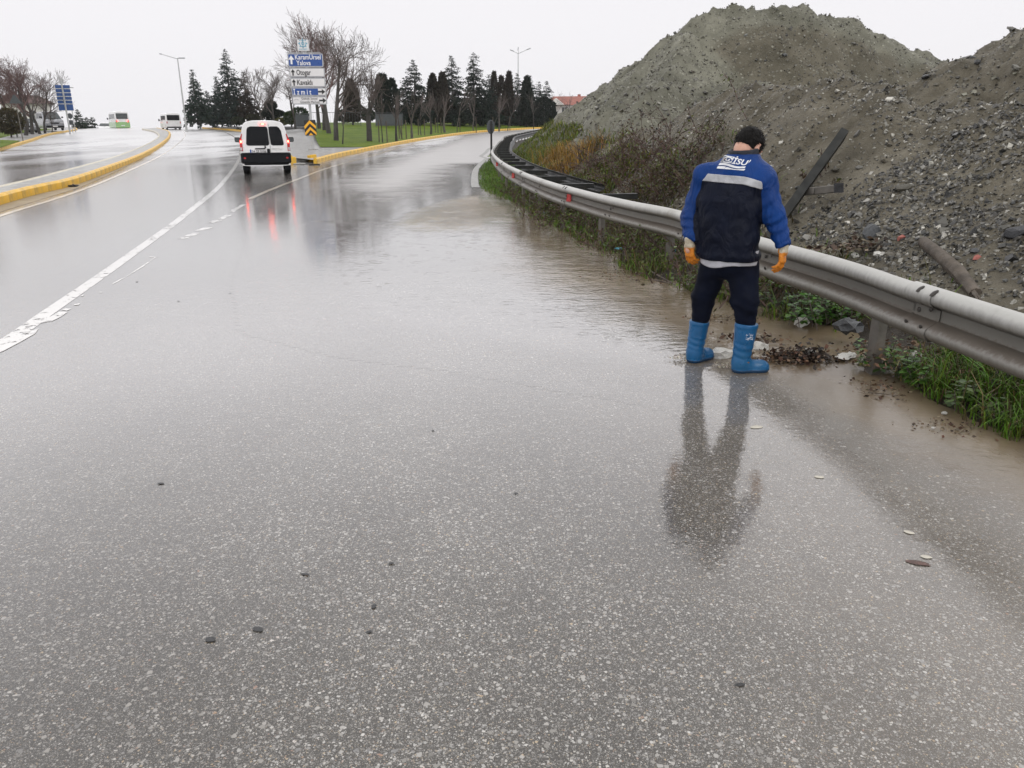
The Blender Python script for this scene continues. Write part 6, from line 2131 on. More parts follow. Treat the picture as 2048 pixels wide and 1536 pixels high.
def dense_crown(loc, prof, h, label, tone, seed, name='cypress_tree', group='cypresses on the lawn', n=3600, trunk_h=.3, cat='tree', lobes=1, lobe_r=.0, spike=.5):
    """clipped or naturally tight crown: sprays over an uneven shell, several leaders"""
    r = np.random.default_rng(seed)
    root = empty(name, loc, 0, label, cat, group)
    tp = [(np.array([(0, 0, -.1), (0, 0, h * .6)]), [h * .028, h * .012])]
    V, F = tubes(tp, 7); link('trunk', np_mesh('trunk', V, F, [M['bark']], True), root)
    zs, rs = zip(*prof)
    offs = [(0, 0, 1)] if lobes == 1 else [(lobe_r * math.cos(6.28 * k / lobes + .4), lobe_r * math.sin(6.28 * k / lobes + .4) * .7, r.uniform(.86, 1.0)) for k in range(lobes)]
    C = []; D = []
    for ox, oy, hs_ in offs:
        m = n // len(offs)
        t = r.random(m); z = t * h * hs_
        rad = np.interp(t, zs, rs)
        a = r.uniform(0, 6.28, m)
        bump = 1 + .16 * np.sin(a * 3 + z * 2.1 + ox) + .12 * np.sin(a * 5 - z * 3.3)
        q = rad * bump * np.sqrt(r.uniform(.55, 1.05, m))
        C.append(np.stack([ox + q * np.cos(a), oy + q * np.sin(a), z + trunk_h * (1 - t)], 1))
        D.append(np.stack([np.cos(a) * (1 - spike), np.sin(a) * (1 - spike), np.full(m, spike)], 1) + r.normal(0, .28, (m, 3)))
    C = np.concatenate(C); D = np.concatenate(D); D /= np.linalg.norm(D, axis=1)[:, None]
    V, F, T = leaf_quads(C, D, r.uniform(.22, .5, len(C)) * (h / 6) ** .3, r.uniform(.05, .11, len(C)), tone_of(tone, len(C), .45))
    link('crown', np_mesh('crown', V, F, [M['needle']], False, attrs={'tone': T}), root)
    return root
CONE = [(0, .2), (.06, .75), (.2, .95), (.5, .85), (.8, .5), (.95, .2), (1, .03)]
def colum(w): return [(z, r * w) for z, r in [(0, .55), (.08, .85), (.3, 1), (.6, .88), (.85, .52), (.96, .22), (1, .04)]]
def spot(px, Y, top):
    p = pl(px, 250, Y); z = lawnZ(p.x, Y)
    return (p.x, Y, z - .03), pl(px, top, Y).z - z
# lawn of the island: conifers and cypresses, left to right
PX = lambda w, Y: w * (pl(1, 200, Y) - pl(0, 200, Y)).length     # photo pixels to metres at distance Y
dk = (.010, .020, .014); br_ = (.030, .024, .017); gy = (.016, .030, .025)
for i, (px, Y, top, wpx, tone, label) in enumerate([
    (397, 112, 138, 26, (.020, .038, .028), 'open feathery conifer standing alone right of the tall street lamp'),
    (443, 108, 152, 24, gy, 'shorter conifer on the left of the group above the van'),
    (466, 106, 97, 30, gy, 'tallest conifer of the group above the van, with a slender tip'),
    (497, 104, 142, 24, br_, 'brownish conifer on the right of the group above the van'),
    (421, 118, 180, 20, gy, 'small conifer filling the gap right of the lone feathery conifer')]):
    (x, y, z), h = spot(px, Y, top)
    conifer((x, y, z), h, PX(wpx, Y) * 1.15, label, tone, 30 + i, 1.0, 'spruce_tree', 'conifers above the van', 9000)
for i, (px, Y, top, wpx, tone, label) in enumerate([
    (832, 104, 119, 27, dk, 'broad dark spruce with a spiky top, fifth crown from the pollarded tree'),
    (906, 108, 110, 25, dk, 'tall dark spruce, left one of the tallest pair'),
    (949, 110, 105, 27, dk, 'tall dark spruce, right one of the tallest pair'),
    (979, 118, 148, 16, gy, 'slim spruce squeezed between the tallest pair and the cypresses'),
    (1034, 126, 146, 15, gy, 'thin open spruce behind the three-headed lamp pole'),
    (1060, 124, 150, 12, gy, 'spruce tip behind the dark cypress near the right end of the row'),
    (1077, 128, 163, 13, gy, 'second spruce from the right end of the row'),
    (1093, 130, 161, 15, gy, 'last spruce at the right end of the row beside the heap')]):
    (x, y, z), h = spot(px, Y, top)
    conifer((x, y, z), h, PX(wpx, Y) * 1.85, label, tone, 60 + i, .7, 'spruce_tree', 'conifers along the lawn', 15000)
for i, (px, Y, top, wpx, tone, lob, label) in enumerate([
    (706, 98, 161, 13, br_, 1, 'dark rounded cypress right of the tall bare trees'),
    (775, 96, 149, 15, dk, 3, 'widest dark cypress, a clump of several leaders by the pollarded tree'),
    (868, 108, 150, 11, br_, 1, 'brownish cypress between the broad spruce and the tallest pair'),
    (887, 106, 147, 9, br_, 1, 'narrow brownish cypress touching the left tallest spruce'),
    (996, 118, 142, 9, br_, 2, 'slim double cypress right of the tallest pair'),
    (1018, 120, 145, 7, br_, 1, 'slimmest brownish cypress left of the three-headed lamp pole'),
    (1053, 120, 154, 10, dk, 1, 'dark green cypress right of the three-headed lamp pole')]):
    (x, y, z), h = spot(px, Y, top)
    w = PX(wpx, Y) * 1.15
    dense_crown((x, y, z), colum(w if lob == 1 else w * .75), h, label, tone, 90 + i, n=4200 if lob < 3 else 7000, lobes=lob, lobe_r=w * .75 if lob > 1 else 0, spike=.62)
# low dark undergrowth closing the row behind the cypresses
p0 = pl(800, 250, 122)
for i, (px, wpx, top, label) in enumerate([(800, 26, 215, 'low dark bush under the widest cypress'), (860, 30, 205, 'low dark bush under the broad spruce'), (925, 40, 198, 'dense dark bush between the two tallest spruces'), (985, 30, 200, 'low dark bush at the foot of the slim cypresses'), (1040, 34, 196, 'low dark bush behind the lamp pole'), (1088, 26, 196, 'low dark bush at the right end of the row of trees')]):
    (x, y, z), h = spot(px, 121, top)
    dense_crown((x, y, z), [(0, PX(wpx, 121) * .9), (.5, PX(wpx, 121)), (.8, PX(wpx, 121) * .7), (1, .3)], h, label, dk, 130 + i, 'bush', 'bushes behind the trees', 3600, .0, 'bush', spike=.4)
# topiary and clipped shrubs
topi = empty('topiary_tree', spot(545, 100, 205)[0], 0, 'dark clipped topiary with a mushroom top over a flat tier', 'topiary')
hh = spot(545, 100, 204)[1]
V, F = tubes([(np.array([(0, 0, -.1), (.3, 0, hh * .5), (0, 0, hh * .9)]), [.12, .1, .06])], 7); link('trunk', np_mesh('trunk', V, F, [M['bark']], True), topi)
def blob(parent, c, rad, tone, n, name='crown', r=rng):
    q = r.normal(size=(n, 3)); q /= np.linalg.norm(q, axis=1)[:, None]
    C = np.array(c) + q * np.array(rad) * r.uniform(.75, 1.02, (n, 1)); D = q + r.normal(0, .5, (n, 3)); D /= np.linalg.norm(D, axis=1)[:, None]
    V, F, T = leaf_quads(C, D, r.uniform(.14, .3, n), r.uniform(.04, .08, n), tone_of(tone, n, .4))
    return link(name, np_mesh(name, V, F, [M['needle']], False, attrs={'tone': T}), parent)
u = PX(1, 100)
blob(topi, (-.3 * u, 0, hh - 6 * u), (11 * u, 9 * u, 7 * u), dk, 2600)
blob(topi, (2 * u, 0, hh - 21 * u), (23 * u, 12 * u, 6.5 * u), dk, 3600, 'lower_tier')
blob(topi, (0, 0, hh - 33 * u), (10 * u, 8 * u, 7 * u), dk, 1600, 'lower_tier')
for i, (px, Y, top, wpx, tone, lab) in enumerate([
    (583, 92, 224, 13, (.035, .055, .020), 'clipped ball-shaped shrub on a short stem left of the direction sign'),
    (601, 99, 216, 17, (.026, .045, .020), 'flat-topped clipped hedge behind the direction sign pole'),
    (563, 95, 238, 11, (.085, .085, .020), 'yellowish low shrub between the topiary and the ball-shaped shrub'),
    (508, 99, 231, 14, (.040, .040, .022), 'round olive shrub just above the roof of the white van'),
    (478, 100, 236, 12, (.030, .040, .022), 'low olive shrub at the left above the roof of the white van'),
    (688, 106, 221, 15, (.020, .036, .022), 'round dark shrub behind the fence left of the rounded cypress'),
    (738, 108, 219, 13, (.024, .040, .022), 'round green shrub behind the pollarded tree')]):
    (x, y, z), h = spot(px, Y, top)
    w = PX(wpx, Y)
    rt = empty('shrub', (x, y, z), 0, lab, 'shrub', 'clipped shrubs on the lawn')
    V, F = tubes([(np.array([(0, 0, -.1), (.05, 0, h * .5)]), [.09, .07])], 6); link('stem', np_mesh('stem', V, F, [M['bark']], True), rt)
    blob(rt, (0, 0, h * .62), (w, w * .8, h * .40), tone, 2200)
# bare trees on the lawn
def bare(px, Y, top, label, seed, r0=.14, spread=.8, levels=4, bark='bark', twig='twig', stems=1, fork=.3, nb=(8, 6, 5, 4), up=.6, name='bare_tree', group='bare trees on the lawn', lean=(0, 0), left=False, base=None):
    p = pl(px, 250, Y)
    z = (leftZ(p.x, Y) if left else lawnZ(p.x, Y))
    h = pl(px, top, Y).z - z
    t, b = bare_tree(h, spread, r0, seed, levels, fork, lean, up, nb, stems)
    return place_tree(name, (p.x, Y, z - .04), t, b, M[bark], M[twig], label, 'tree', group, h)
bare(638, 80, 62, 'tall bare tree standing just right of the direction sign, farthest of its row', 1, .20, .75, nb=(9, 6, 5, 4))
bare(648, 75, 30, 'tall bare tree, second of the row right of the direction sign', 2, .20, .7, nb=(9, 6, 5, 4))
bare(657, 70, 10, 'tallest bare tree, third of the row right of the direction sign', 3, .22, .75, nb=(10, 6, 5, 4), twig='twig_red')
bare(670, 61, 36, 'wide-spreading bare tree nearest the kerb, right of the direction sign', 4, .21, 1.0, nb=(9, 6, 5, 4), lean=(.10, 0), fork=.28)
bare(590, 88, 120, 'bare tree whose thin crown shows left of the direction sign', 5, .13, .95, nb=(8, 6, 5, 3))
bare(525, 96, 132, 'bare tree left of the topiary, slender and upright', 6, .13, .7, nb=(8, 6, 5, 3))
bare(549, 97, 126, 'bare tree with a fan-shaped crown rising behind the topiary', 7, .14, .7, nb=(9, 6, 5, 3))
# pollarded tree with thick stubs
def pollard(px, Y, top, label, seed, r0, group='pollarded trees on the lawn', stub=.52, left=False):
    p = pl(px, 250, Y); z = (leftZ if left else lawnZ)(p.x, Y); h = pl(px, top, Y).z - z
    r = random.Random(seed)
    hs = h * stub
    tr = [(np.array([(0, 0, -.15), (.02, 0, hs * .5), (0, 0, hs)]), [r0, r0 * .85, r0 * .8])]
    bb = []
    for k in range(6):
        a = r.uniform(0, 6.28); e = np.array([math.cos(a), math.sin(a), 0]); L = h * r.uniform(.10, .18)
        q0 = np.array([0, 0, hs * r.uniform(.85, 1)]); q1 = q0 + e * L * .7 + np.array([0, 0, L * .6]); q2 = q1 + e * L * .1 + np.array([0, 0, L * .5])
        tr.append((np.array([q0, q1, q2]), [r0 * .55, r0 * .42, r0 * .45]))
        for j in range(9):
            d = unit(np.array([r.gauss(0, .3), r.gauss(0, .3), 1]) + e * .25); L2 = (h - hs) * r.uniform(.35, .75)
            m = q2 + d * L2 * .5 + np.array([r.gauss(0, .05), r.gauss(0, .05), 0])
            bb.append((np.array([q2, m, q2 + d * L2 + np.array([0, 0, .05])]), [.03, .018, .010]))
            for _ in range(3):
                d2 = unit(d + np.array([r.gauss(0, .4), r.gauss(0, .4), 0])); bb.append((np.array([m, m + d2 * L2 * .25, m + d2 * L2 * .45]), [.015, .012, .009]))
    return place_tree('pollarded_tree', (p.x, Y, z - .04), tr, bb, M['bark'], M['twig'], label, 'tree', group)
pollard(737, 62, 128, 'pollarded tree with a thick dark trunk and knobbly stubs, in front of the cypresses', 3, .24, stub=.40)
# young trees along the kerb, some with stakes
def sapling(px, Y, top, label, seed, r0, stakes=0, bark='bark', lean=0.0, levels=2):
    p = pl(px, 250, Y); z = lawnZ(p.x, Y); h = pl(px, top, Y).z - z
    t, b = bare_tree(h, .55, r0, seed, levels, .5, (lean, 0), .8, (7, 5, 3), 1)
    root = place_tree('young_tree', (p.x, Y, z - .04), t, b, M[bark], M['twig'], label, 'tree', 'young trees beside the kerb', h)
    for k in range(stakes):
        a = 2.1 * k + .5
        mb = MB(); mb.tube([(.35 * math.cos(a), .35 * math.sin(a), -.1), (.33 * math.cos(a), .33 * math.sin(a), 1.55)], .045, 6); mb.build('stake', M['stake'], root)
    return root
sapling(682, 56, 176, 'thin bare sapling nearest the direction sign, at the lawn edge', 11, .055)
sapling(764, 60, 178, 'staked sapling just right of the pollarded tree', 12, .05, 2)
sapling(792, 63, 192, 'leaning young tree with a thicker trunk right of the staked sapling', 13, .12, 0, 'bark', .08)
sapling(804, 68, 176, 'sapling held by three stakes in front of the broad spruce', 14, .05, 3, 'bark_pale')
sapling(823, 70, 182, 'young tree with a pale straight trunk below the broad spruce', 15, .13, 0, 'bark_pale')
sapling(842, 77, 184, 'double-staked sapling right of the pale straight trunk', 16, .05, 2)
sapling(861, 80, 178, 'young tree with a dark trunk in front of the brownish cypress', 17, .13)
sapling(876, 85, 182, 'staked sapling between two darker trunks below the tallest pair', 18, .05, 2)
sapling(890, 86, 176, 'young tree with a thick pale trunk below the left tallest spruce', 19, .15, 0, 'bark_pale')
sapling(914, 88, 170, 'tall thin sapling in front of the left tallest spruce', 20, .06, 1, 'bark_pale')
sapling(947, 93, 178, 'sapling with a short pale sleeve in front of the right tallest spruce', 21, .08, 1, 'bark_pale')
sapling(981, 98, 180, 'sapling behind the dark round traffic sign', 22, .07, 1)
sapling(998, 100, 184, 'young tree right of the dark round traffic sign, grey trunk', 23, .11, 0, 'bark_pale')
sapling(1015, 104, 180, 'sapling near the foot of the three-headed lamp pole', 24, .06, 1)
sapling(1067, 112, 182, 'last sapling near the end of the yellow kerb', 25, .06)

# fence panels at the back of the lawn
def fence(px0, px1, Y0, Y1, hgt, label, solid=False):
    a = pl(px0, 250, Y0); b = pl(px1, 250, Y1)
    a.z = lawnZ(a.x, Y0); b.z = lawnZ(b.x, Y1)
    d = Vector((b.x - a.x, b.y - a.y, 0)); L = d.length
    f = empty('fence', a, math.atan2(d.y, d.x), label, 'fence')
    sl_ = (b.z - a.z) / L
    n = max(1, int(L / 2.2))
    mb = MB(); mb.tube([(0, 0, -.1), (0, 0, hgt + .05)], .035, 6); pm_ = mb.mesh('post', M['fence'])
    for i in range(n + 1):
        o = link('post', pm_, f); o.location = (L * i / n, 0, sl_ * L * i / n)
    mb = MB(); mb.box((L / n / 2, 0, 0), (L / n, .04, .05)); rm = mb.mesh('rail', M['fence'])
    mb = MB(); mb.box((0, 0, hgt / 2), (.02, .02, hgt * .9)); bmk = mb.mesh('bar', M['fence'])
    for i in range(n):
        for z in (hgt, .25):
            o = link('rail', rm, f); o.location = (L * i / n, 0, z + sl_ * L * i / n)
        for k in range(1, 9):
            x = L * i / n + L / n * k / 9
            o = link('bar', bmk, f); o.location = (x, 0, sl_ * x)
        if solid:
            mb = MB(); mb.box((L / n / 2, .05, hgt * .5), (L / n * .97, .02, hgt * .85)); o = mb.build('panel', M['fence'], f); o.location = (L * i / n, 0, sl_ * L * i / n)
    return f
fence(593, 620, 84, 86, 1.35, 'grey metal fence panel at an angle left of the direction sign pole', True)
fence(622, 722, 90, 92, 1.45, 'grey metal bar fence behind the tall bare trees')
fence(752, 806, 90, 92, 1.45, 'grey metal fence with a closed lower panel behind the widest cypress', True)

# house beyond the trees
hp_ = pl(1140, 236, 150)
hs_ = empty('house', (hp_.x, 150, 1.3), R(-14), 'white house with red tiled roof and a red upper wall between trees and heap', 'house')
mb = MB(); mb.box((0, 0, 1.6), (7.4, 7, 4.2)); mb.build('wall', M['wall'], hs_)
mb = MB(); mb.add([(-4.1, -4, 3.72), (4.1, -4, 3.72), (4.1, 4, 3.72), (-4.1, 4, 3.72), (-3.2, 0, 5.3), (3.2, 0, 5.3)], [(0, 1, 5, 4), (2, 3, 4, 5), (1, 2, 5), (3, 0, 4), (3, 2, 1, 0)]); rf_ = mb.build('roof', M['roof'], hs_)
mb = MB(); mb.box((1.5, .6, 5.2), (.5, .5, .9)); mb.build('chimney', M['brick_red'], rf_)
mb = MB(); mb.prism([(-3.4, 3.74), (-.4, 3.74), (-1.9, 4.9)], -4.3, -3.6); mb.build('gable', M['wall'], hs_)
mb = MB(); mb.box((0, -3.56, 1.5), (7.6, .2, .9)); mb.build('balcony', M['brick_red'], hs_)
for x in (-2.4, -.4, 1.8):
    mb = MB(); mb.box((x, -3.53, 2.8), (.9, .1, 1.1)); wdw = mb.build('window', M['glass_grey'], hs_)
    mb = MB(); mb.box((x, -3.56, 2.8), (.06, .12, 1.1)); mb.box((x, -3.56, 3.38), (1.0, .12, .08)); mb.build('frame', M['print_white'], wdw)
bare(1137, 143, 182, 'bare pollarded tree in front of the red-roofed house', 41, .16, .9, nb=(6, 5, 4), levels=3, group='bare trees by the house')
bare(1113, 140, 178, 'thin bare tree left of the red-roofed house', 42, .07, .6, nb=(6, 5, 4), levels=3, group='bare trees by the house')

# ------------------------------------------------------------------ left-hand side
for i, (px, Y, top, r0, tw, lab) in enumerate([
    (22, 80, 112, .15, 'twig_red', 'bare reddish tree at the left edge, behind the dark green bench'),
    (47, 78, 106, .20, 'twig_red', 'bare tree with a double dark trunk beside the triangular sign'),
    (61, 82, 110, .19, 'twig_red', 'bare tree right of the double trunk, in front of the low silver car'),
    (77, 83, 122, .16, 'twig', 'bare tree in front of the red-roofed building, left of the silver van'),
    (87, 86, 132, .13, 'twig', 'bare tree touching the left side of the silver van'),
    (101, 90, 186, .07, 'twig', 'thin small bare tree in front of the silver van')]):
    bare(px, Y, top, lab, 70 + i, r0, .85, 4 if i < 5 else 3, 'bark', tw, nb=(9, 6, 5, 3), group='bare trees by the left carriageway', left=True, fork=.32)
# nearer tree outside the frame whose branches reach in at the top left
bare(-60, 58, -60, 'bare tree at the far left whose long branches reach in at the top corner', 81, .24, 1.05, 4, 'bark', 'twig', nb=(10, 7, 5, 4), group='bare trees by the left carriageway', left=True, fork=.3)
for i, (px, Y, top, wpx, lab) in enumerate([(159, 118, 218, 12, 'small dark conifer right of the tall blue sign'), (176, 122, 234, 8, 'low conifer, second from the tall blue sign'), (186, 124, 233, 9, 'low conifer farthest along the left carriageway'), (167, 121, 236, 7, 'lowest conifer, tucked between the two beside the blue sign')]):
    p = pl(px, 250, Y); z = G(Y) - .2
    conifer((p.x, Y, z), pl(px, top, Y).z - z, PX(wpx, Y), lab, (.022, .036, .026), 150 + i, .8, 'spruce_tree', 'small conifers by the left carriageway', 2600)
(bx, by) = (pl(18, 250, 72).x, 72)
rt = empty('bush', (bx, by, leftZ(bx, by)), 0, 'olive brown bush behind the dark green bench at the left edge', 'bush')
V, F = tubes([(np.array([(0, 0, -.1), (.1, 0, .8)]), [.08, .05])], 6); link('stem', np_mesh('stem', V, F, [M['bark']], True), rt)
blob(rt, (0, 0, 1.35), (PX(26, 72), 1.2, 1.0), (.062, .052, .026), 3600)
# bench with a solid back, dark green
bp = at(8, 274, .2)
be = empty('bench', bp, R(22), 'dark green metal bench with a solid back at the left edge of the footway', 'bench')
mb = MB(); mb.bbox((0, .25, .80), (2.3, .06, .75), .02); mb.build('backrest', M['green_metal'], be)
mb = MB(); mb.bbox((0, 0, .46), (2.3, .5, .06), .02); mb.build('seat', M['green_metal'], be)
mb = MB(); mb.bbox((0, .24, 1.20), (2.34, .08, .035), .01); mb.build('top_rail', M['sign_frame'], be)
mb = MB(); mb.bbox((0, .21, .44), (2.2, .04, .03), .01); mb.build('lower_rail', M['sign_frame'], be)
for x in (-1.05, 1.05):
    mb = MB(); mb.box((x, 0, .22), (.06, .5, .44)); mb.build('leg', M['green_metal'], be)
# low building with red roof
q = pl(70, 250, 104)
bl = empty('building', (q.x, 104, G(104) - .1), R(30), 'low white building with a dark red roof behind the bare trees on the left', 'building')
mb = MB(); mb.box((-.6, 2, 1.6), (5.4, 4, 3.6)); mb.build('wall', M['wall'], bl)
mb = MB(); mb.add([(-3.9, -.6, 3.38), (2.7, -.6, 3.38), (2.7, 4.6, 3.38), (-3.9, 4.6, 3.38), (-2.4, 2, 4.6), (1.0, 2, 4.4)], [(0, 1, 5, 4), (2, 3, 4, 5), (1, 2, 5), (3, 0, 4), (3, 2, 1, 0)]); mb.build('roof', M['roof_dark'], bl)
for x in (-2.6, -1.2, .2, 1.4):
    mb = MB(); mb.prism([(x - .35, .9), (x + .35, .9), (x + .35, 2.2), (x, 2.6), (x - .35, 2.2)], -.04, .1); wq = mb.build('window', M['glass_grey'], bl)
    mb = MB(); mb.box((x, -.06, 1.6), (.05, .06, 1.5)); mb.box((x, -.06, .88), (.84, .1, .08)); mb.build('frame', M['print_white'], wq)

# ------------------------------------------------------------------ grass and weeds on the verge
def blades(name, C, H, W, bend, tone, parent=None, kind='stuff', mat='grass', seed=0, lean=None):
    """curved blades, two quads and a tip"""
    r = np.random.default_rng(seed); n = len(C)
    a = r.uniform(0, 6.28, n); e = np.stack([np.cos(a), np.sin(a), np.zeros(n)], 1)
    if lean is not None: e = unit_rows(e * .6 + np.array(lean)[None])
    s = np.stack([-e[:, 1], e[:, 0], np.zeros(n)], 1)
    H = H[:, None]; W = W[:, None]; b = (bend * r.uniform(.3, 1.3, n))[:, None]
    up = np.array([0, 0, 1.])
    p1 = C + up * H * .5 + e * H * b * .25; p2 = C + up * H * (.88 - .2 * b) + e * H * b * .75; p3 = C + up * H * (1 - .55 * b) + e * H * b * 1.25
    V = np.stack([C - s * W, C + s * W, p1 - s * W * .9, p1 + s * W * .9, p2 - s * W * .55, p2 + s * W * .55, p3], 1).reshape(-1, 3)
    f = np.array([(0, 1, 3, 2), (2, 3, 5, 4), (4, 5, 6, 6)])
    b0 = np.arange(n)[:, None, None] * 7
    F = (f[None] + b0).reshape(-1, 4)
    tri = np.concatenate([np.stack([F[:, 0], F[:, 1], F[:, 2]], 1), np.stack([F[:, 0], F[:, 2], F[:, 3]], 1)])
    tri = tri[(tri[:, 0] != tri[:, 1]) & (tri[:, 1] != tri[:, 2]) & (tri[:, 0] != tri[:, 2])]
    o = link(name, np_mesh(name, V, tri, [M[mat]], False, attrs={'tone': np.repeat(tone, 7, 0)}), parent)
    if kind: o['kind'] = kind
    return o
def unit_rows(v): return v / (np.linalg.norm(v, axis=1)[:, None] + 1e-9)
VEa = np.array([(p.x, p.y) for p in ve]); VBa = np.array([(p.x, p.y) for p in vb])
def verge_points(n, y0, y1, t0, t1, dens=None):
    """random points over the verge strip with their heights"""
    seglen = np.linalg.norm(np.diff(VEa, axis=0), axis=1); cum = np.concatenate([[0], np.cumsum(seglen)])
    s = rng.uniform(np.interp(y0, VEa[:, 1], cum) if y0 > VEa[0, 1] else 0, np.interp(y1, VEa[:, 1], cum), n)
    i = np.interp(s, cum, np.arange(len(cum)))
    t = rng.uniform(t0, t1, n)
    ia = np.clip(i.astype(int), 0, len(VEa) - 2); f = (i - ia)[:, None]
    A = VEa[ia] * (1 - f) + VEa[ia + 1] * f; B = VBa[ia] * (1 - f) + VBa[ia + 1] * f
    P = A + (B - A) * t[:, None]
    if dens is not None:
        k = rng.random(n) < dens(P, t); P = P[k]; t = t[k]
    x, y = P[:, 0], P[:, 1]
    prof = -.05 + .05 * ssn(t / .10) + .15 * ssn((t - .05) / .45) + .06 * ssn((t - .5) / .5)
    nse = .07 * fbm(x * 1.7, y * 1.7, 4) + .03 * fbm(x * 6., y * 6., 3)
    return np.stack([x, y, Gn(y) + prof + nse * ssn(t / .12)], 1), t
def patchy(P, f, lo, hi): return ssn((fbm(P[:, 0] * f + 31, P[:, 1] * f + 7, 3) - lo) / (hi - lo))
GREEN = (.105, .175, .018); LUSH = (.080, .18, .014); OLIVE = (.075, .075, .022); DRY = (.20, .145, .062); DEAD = (.085, .06, .035)
def mixtone(n, cols, p):
    k = rng.choice(len(cols), n, p=p); c = np.array(cols)[k]
    return np.clip(c * rng.uniform(.55, 1.35, (n, 1)) * rng.uniform(.92, 1.08, (n, 3)), 0, 1)
# short turf at the bend
P, t = verge_points(20000, 12.5, 40, .01, .75, lambda P, t: .35 + .65 * patchy(P, .9, -.4, .2))
blades('grass', P, rng.uniform(.05, .16, len(P)), rng.uniform(.005, .010, len(P)), .6, mixtone(len(P), [GREEN, LUSH, OLIVE], [.6, .3, .10]), None, seed=1)
# thin weedy cover between the bend and the man
P, t = verge_points(24000, 6.2, 13.8, .03, .98, lambda P, t: .10 + .9 * patchy(P, 1.3, -.15, .35))
blades('grass', P, rng.gamma(3, .035, len(P)) + .03, rng.uniform(.003, .008, len(P)), .8, mixtone(len(P), [GREEN, OLIVE, DEAD, DRY], [.42, .3, .2, .08]), None, seed=2)
# long lush grass at the right
P, t = verge_points(16000, 1.8, 5.2, .02, .62, lambda P, t: (.25 + .75 * patchy(P, 1.9, -.35, .10)) * (1 - .4 * t))
P = P[P[:, 2] > .0]
blades('grass', P, rng.gamma(4, .032, len(P)) + .03, rng.uniform(.0025, .005, len(P)), .8, mixtone(len(P), [LUSH, GREEN, OLIVE, DRY, DEAD], [.40, .26, .16, .09, .09]), None, seed=3, lean=(-.35, -.15, 0))
# matted dead grass under and behind the rail
P, t = verge_points(22000, 1.6, 17, .32, 1.0, lambda P, t: .3 + .8 * patchy(P, 1.6, -.3, .3))
blades('dead_grass', P, rng.uniform(.03, .16, len(P)), rng.uniform(.002, .0045, len(P)), 1.25, mixtone(len(P), [DEAD, DRY, OLIVE], [.62, .18, .2]), None, seed=4)
# grass on the bank at the far bend, above the rail
def heap_points(n, x0, x1, y0, y1, cond):
    P = np.stack([rng.uniform(x0, x1, n), rng.uniform(y0, y1, n)], 1); h = h_any(P)
    k = cond(P, h); P = P[k]; h = h[k]
    return np.concatenate([P, h[:, None] - .02], 1)
P = heap_points(90000, -1.2, 4.5, 15.5, 40, lambda P, h: (h > .02) & (h < .5 + .035 * P[:, 1]) & (dist_line(P, _rf) < 3.2) & (rng.random(len(P)) < .1 + patchy(P, .5, -.3, .2)))
P = P[:16000]
blades('grass', P, rng.uniform(.08, .30, len(P)), rng.uniform(.007, .018, len(P)), .6, mixtone(len(P), [(.095, .15, .014), (.16, .165, .018), OLIVE], [.4, .4, .2]), None, seed=5)
# dry stalks behind the rail at the right edge
P = heap_points(9000, 2.6, 4.4, 2.6, 5.2, lambda P, h: (h > .1) & (h < .85) & (rng.random(len(P)) < patchy(P, 1.5, -.1, .25)))[:2600]
blades('dry_grass', P, rng.uniform(.08, .35, len(P)), rng.uniform(.002, .005, len(P)), .9, mixtone(len(P), [DRY, OLIVE, GREEN], [.45, .35, .2]), None, seed=6)
# weed cover thinning up the bank behind the man
P = heap_points(20000, .6, 3.6, 8, 16, lambda P, h: (h > .08) & (h < 1.5) & (rng.random(len(P)) < .7 * patchy(P, 1.0, -.2, .3)))[:6500]
blades('weeds', P, rng.uniform(.04, .2, len(P)), rng.uniform(.004, .01, len(P)), .9, mixtone(len(P), [OLIVE, GREEN, DEAD, DRY], [.4, .25, .2, .15]), None, seed=7)

# tussocks that can be told apart: ochre dry grass behind the rail
def tussock(px, py, n, hgt, spread, cols, p, label, name='grass_tussock', seed=0, bend=.5, group=None, W=.005, Y=None):
    c = on_heap(px, py) if Y is None else Y
    r = np.random.default_rng(seed)
    q = r.normal(0, spread, (n, 2)); C = np.stack([q[:, 0], q[:, 1], np.zeros(n)], 1)
    if Y is None:
        C[:, 2] = h_front(np.stack([c.x + q[:, 0], c.y + q[:, 1]], 1)) - c.z - .03
    o = blades(name, C, r.uniform(.5, 1.1, n) * hgt, r.uniform(.6, 1.3, n) * W, bend, mixtone(n, cols, p), None, None, seed=seed)
    o.location = c
    return tag(o, label, 'grass tussock', group, 'stuff')
OCH = (.34, .20, .04); OCH2 = (.25, .15, .04)
tussock(1128, 318, 900, .95, .40, [OCH, OCH2, OLIVE], [.55, .3, .15], 'tall ochre dry grass tussock at the foot of the heap, upper one of two', seed=21, W=.009)
tussock(1125, 350, 800, .62, .42, [OCH, OCH2, DEAD], [.45, .35, .2], 'ochre and brown dry grass tussock just behind the rail, lower one of two', seed=22, W=.009)
tussock(1070, 335, 500, .26, .35, [(.15, .15, .022), GREEN], [.6, .4], 'yellow green grass tussock behind the rail left of the ochre grass', seed=23, W=.009)
tussock(1318, 352, 220, .34, .12, [(.12, .12, .018), GREEN], [.6, .4], 'yellowish leafy tuft among the brambles left of the man', seed=24, W=.011)
tussock(1185, 300, 260, .40, .22, [OLIVE, OCH2, DEAD], [.4, .3, .3], 'thin brownish grass tussock at the foot of the tallest heap', seed=26, W=.007)

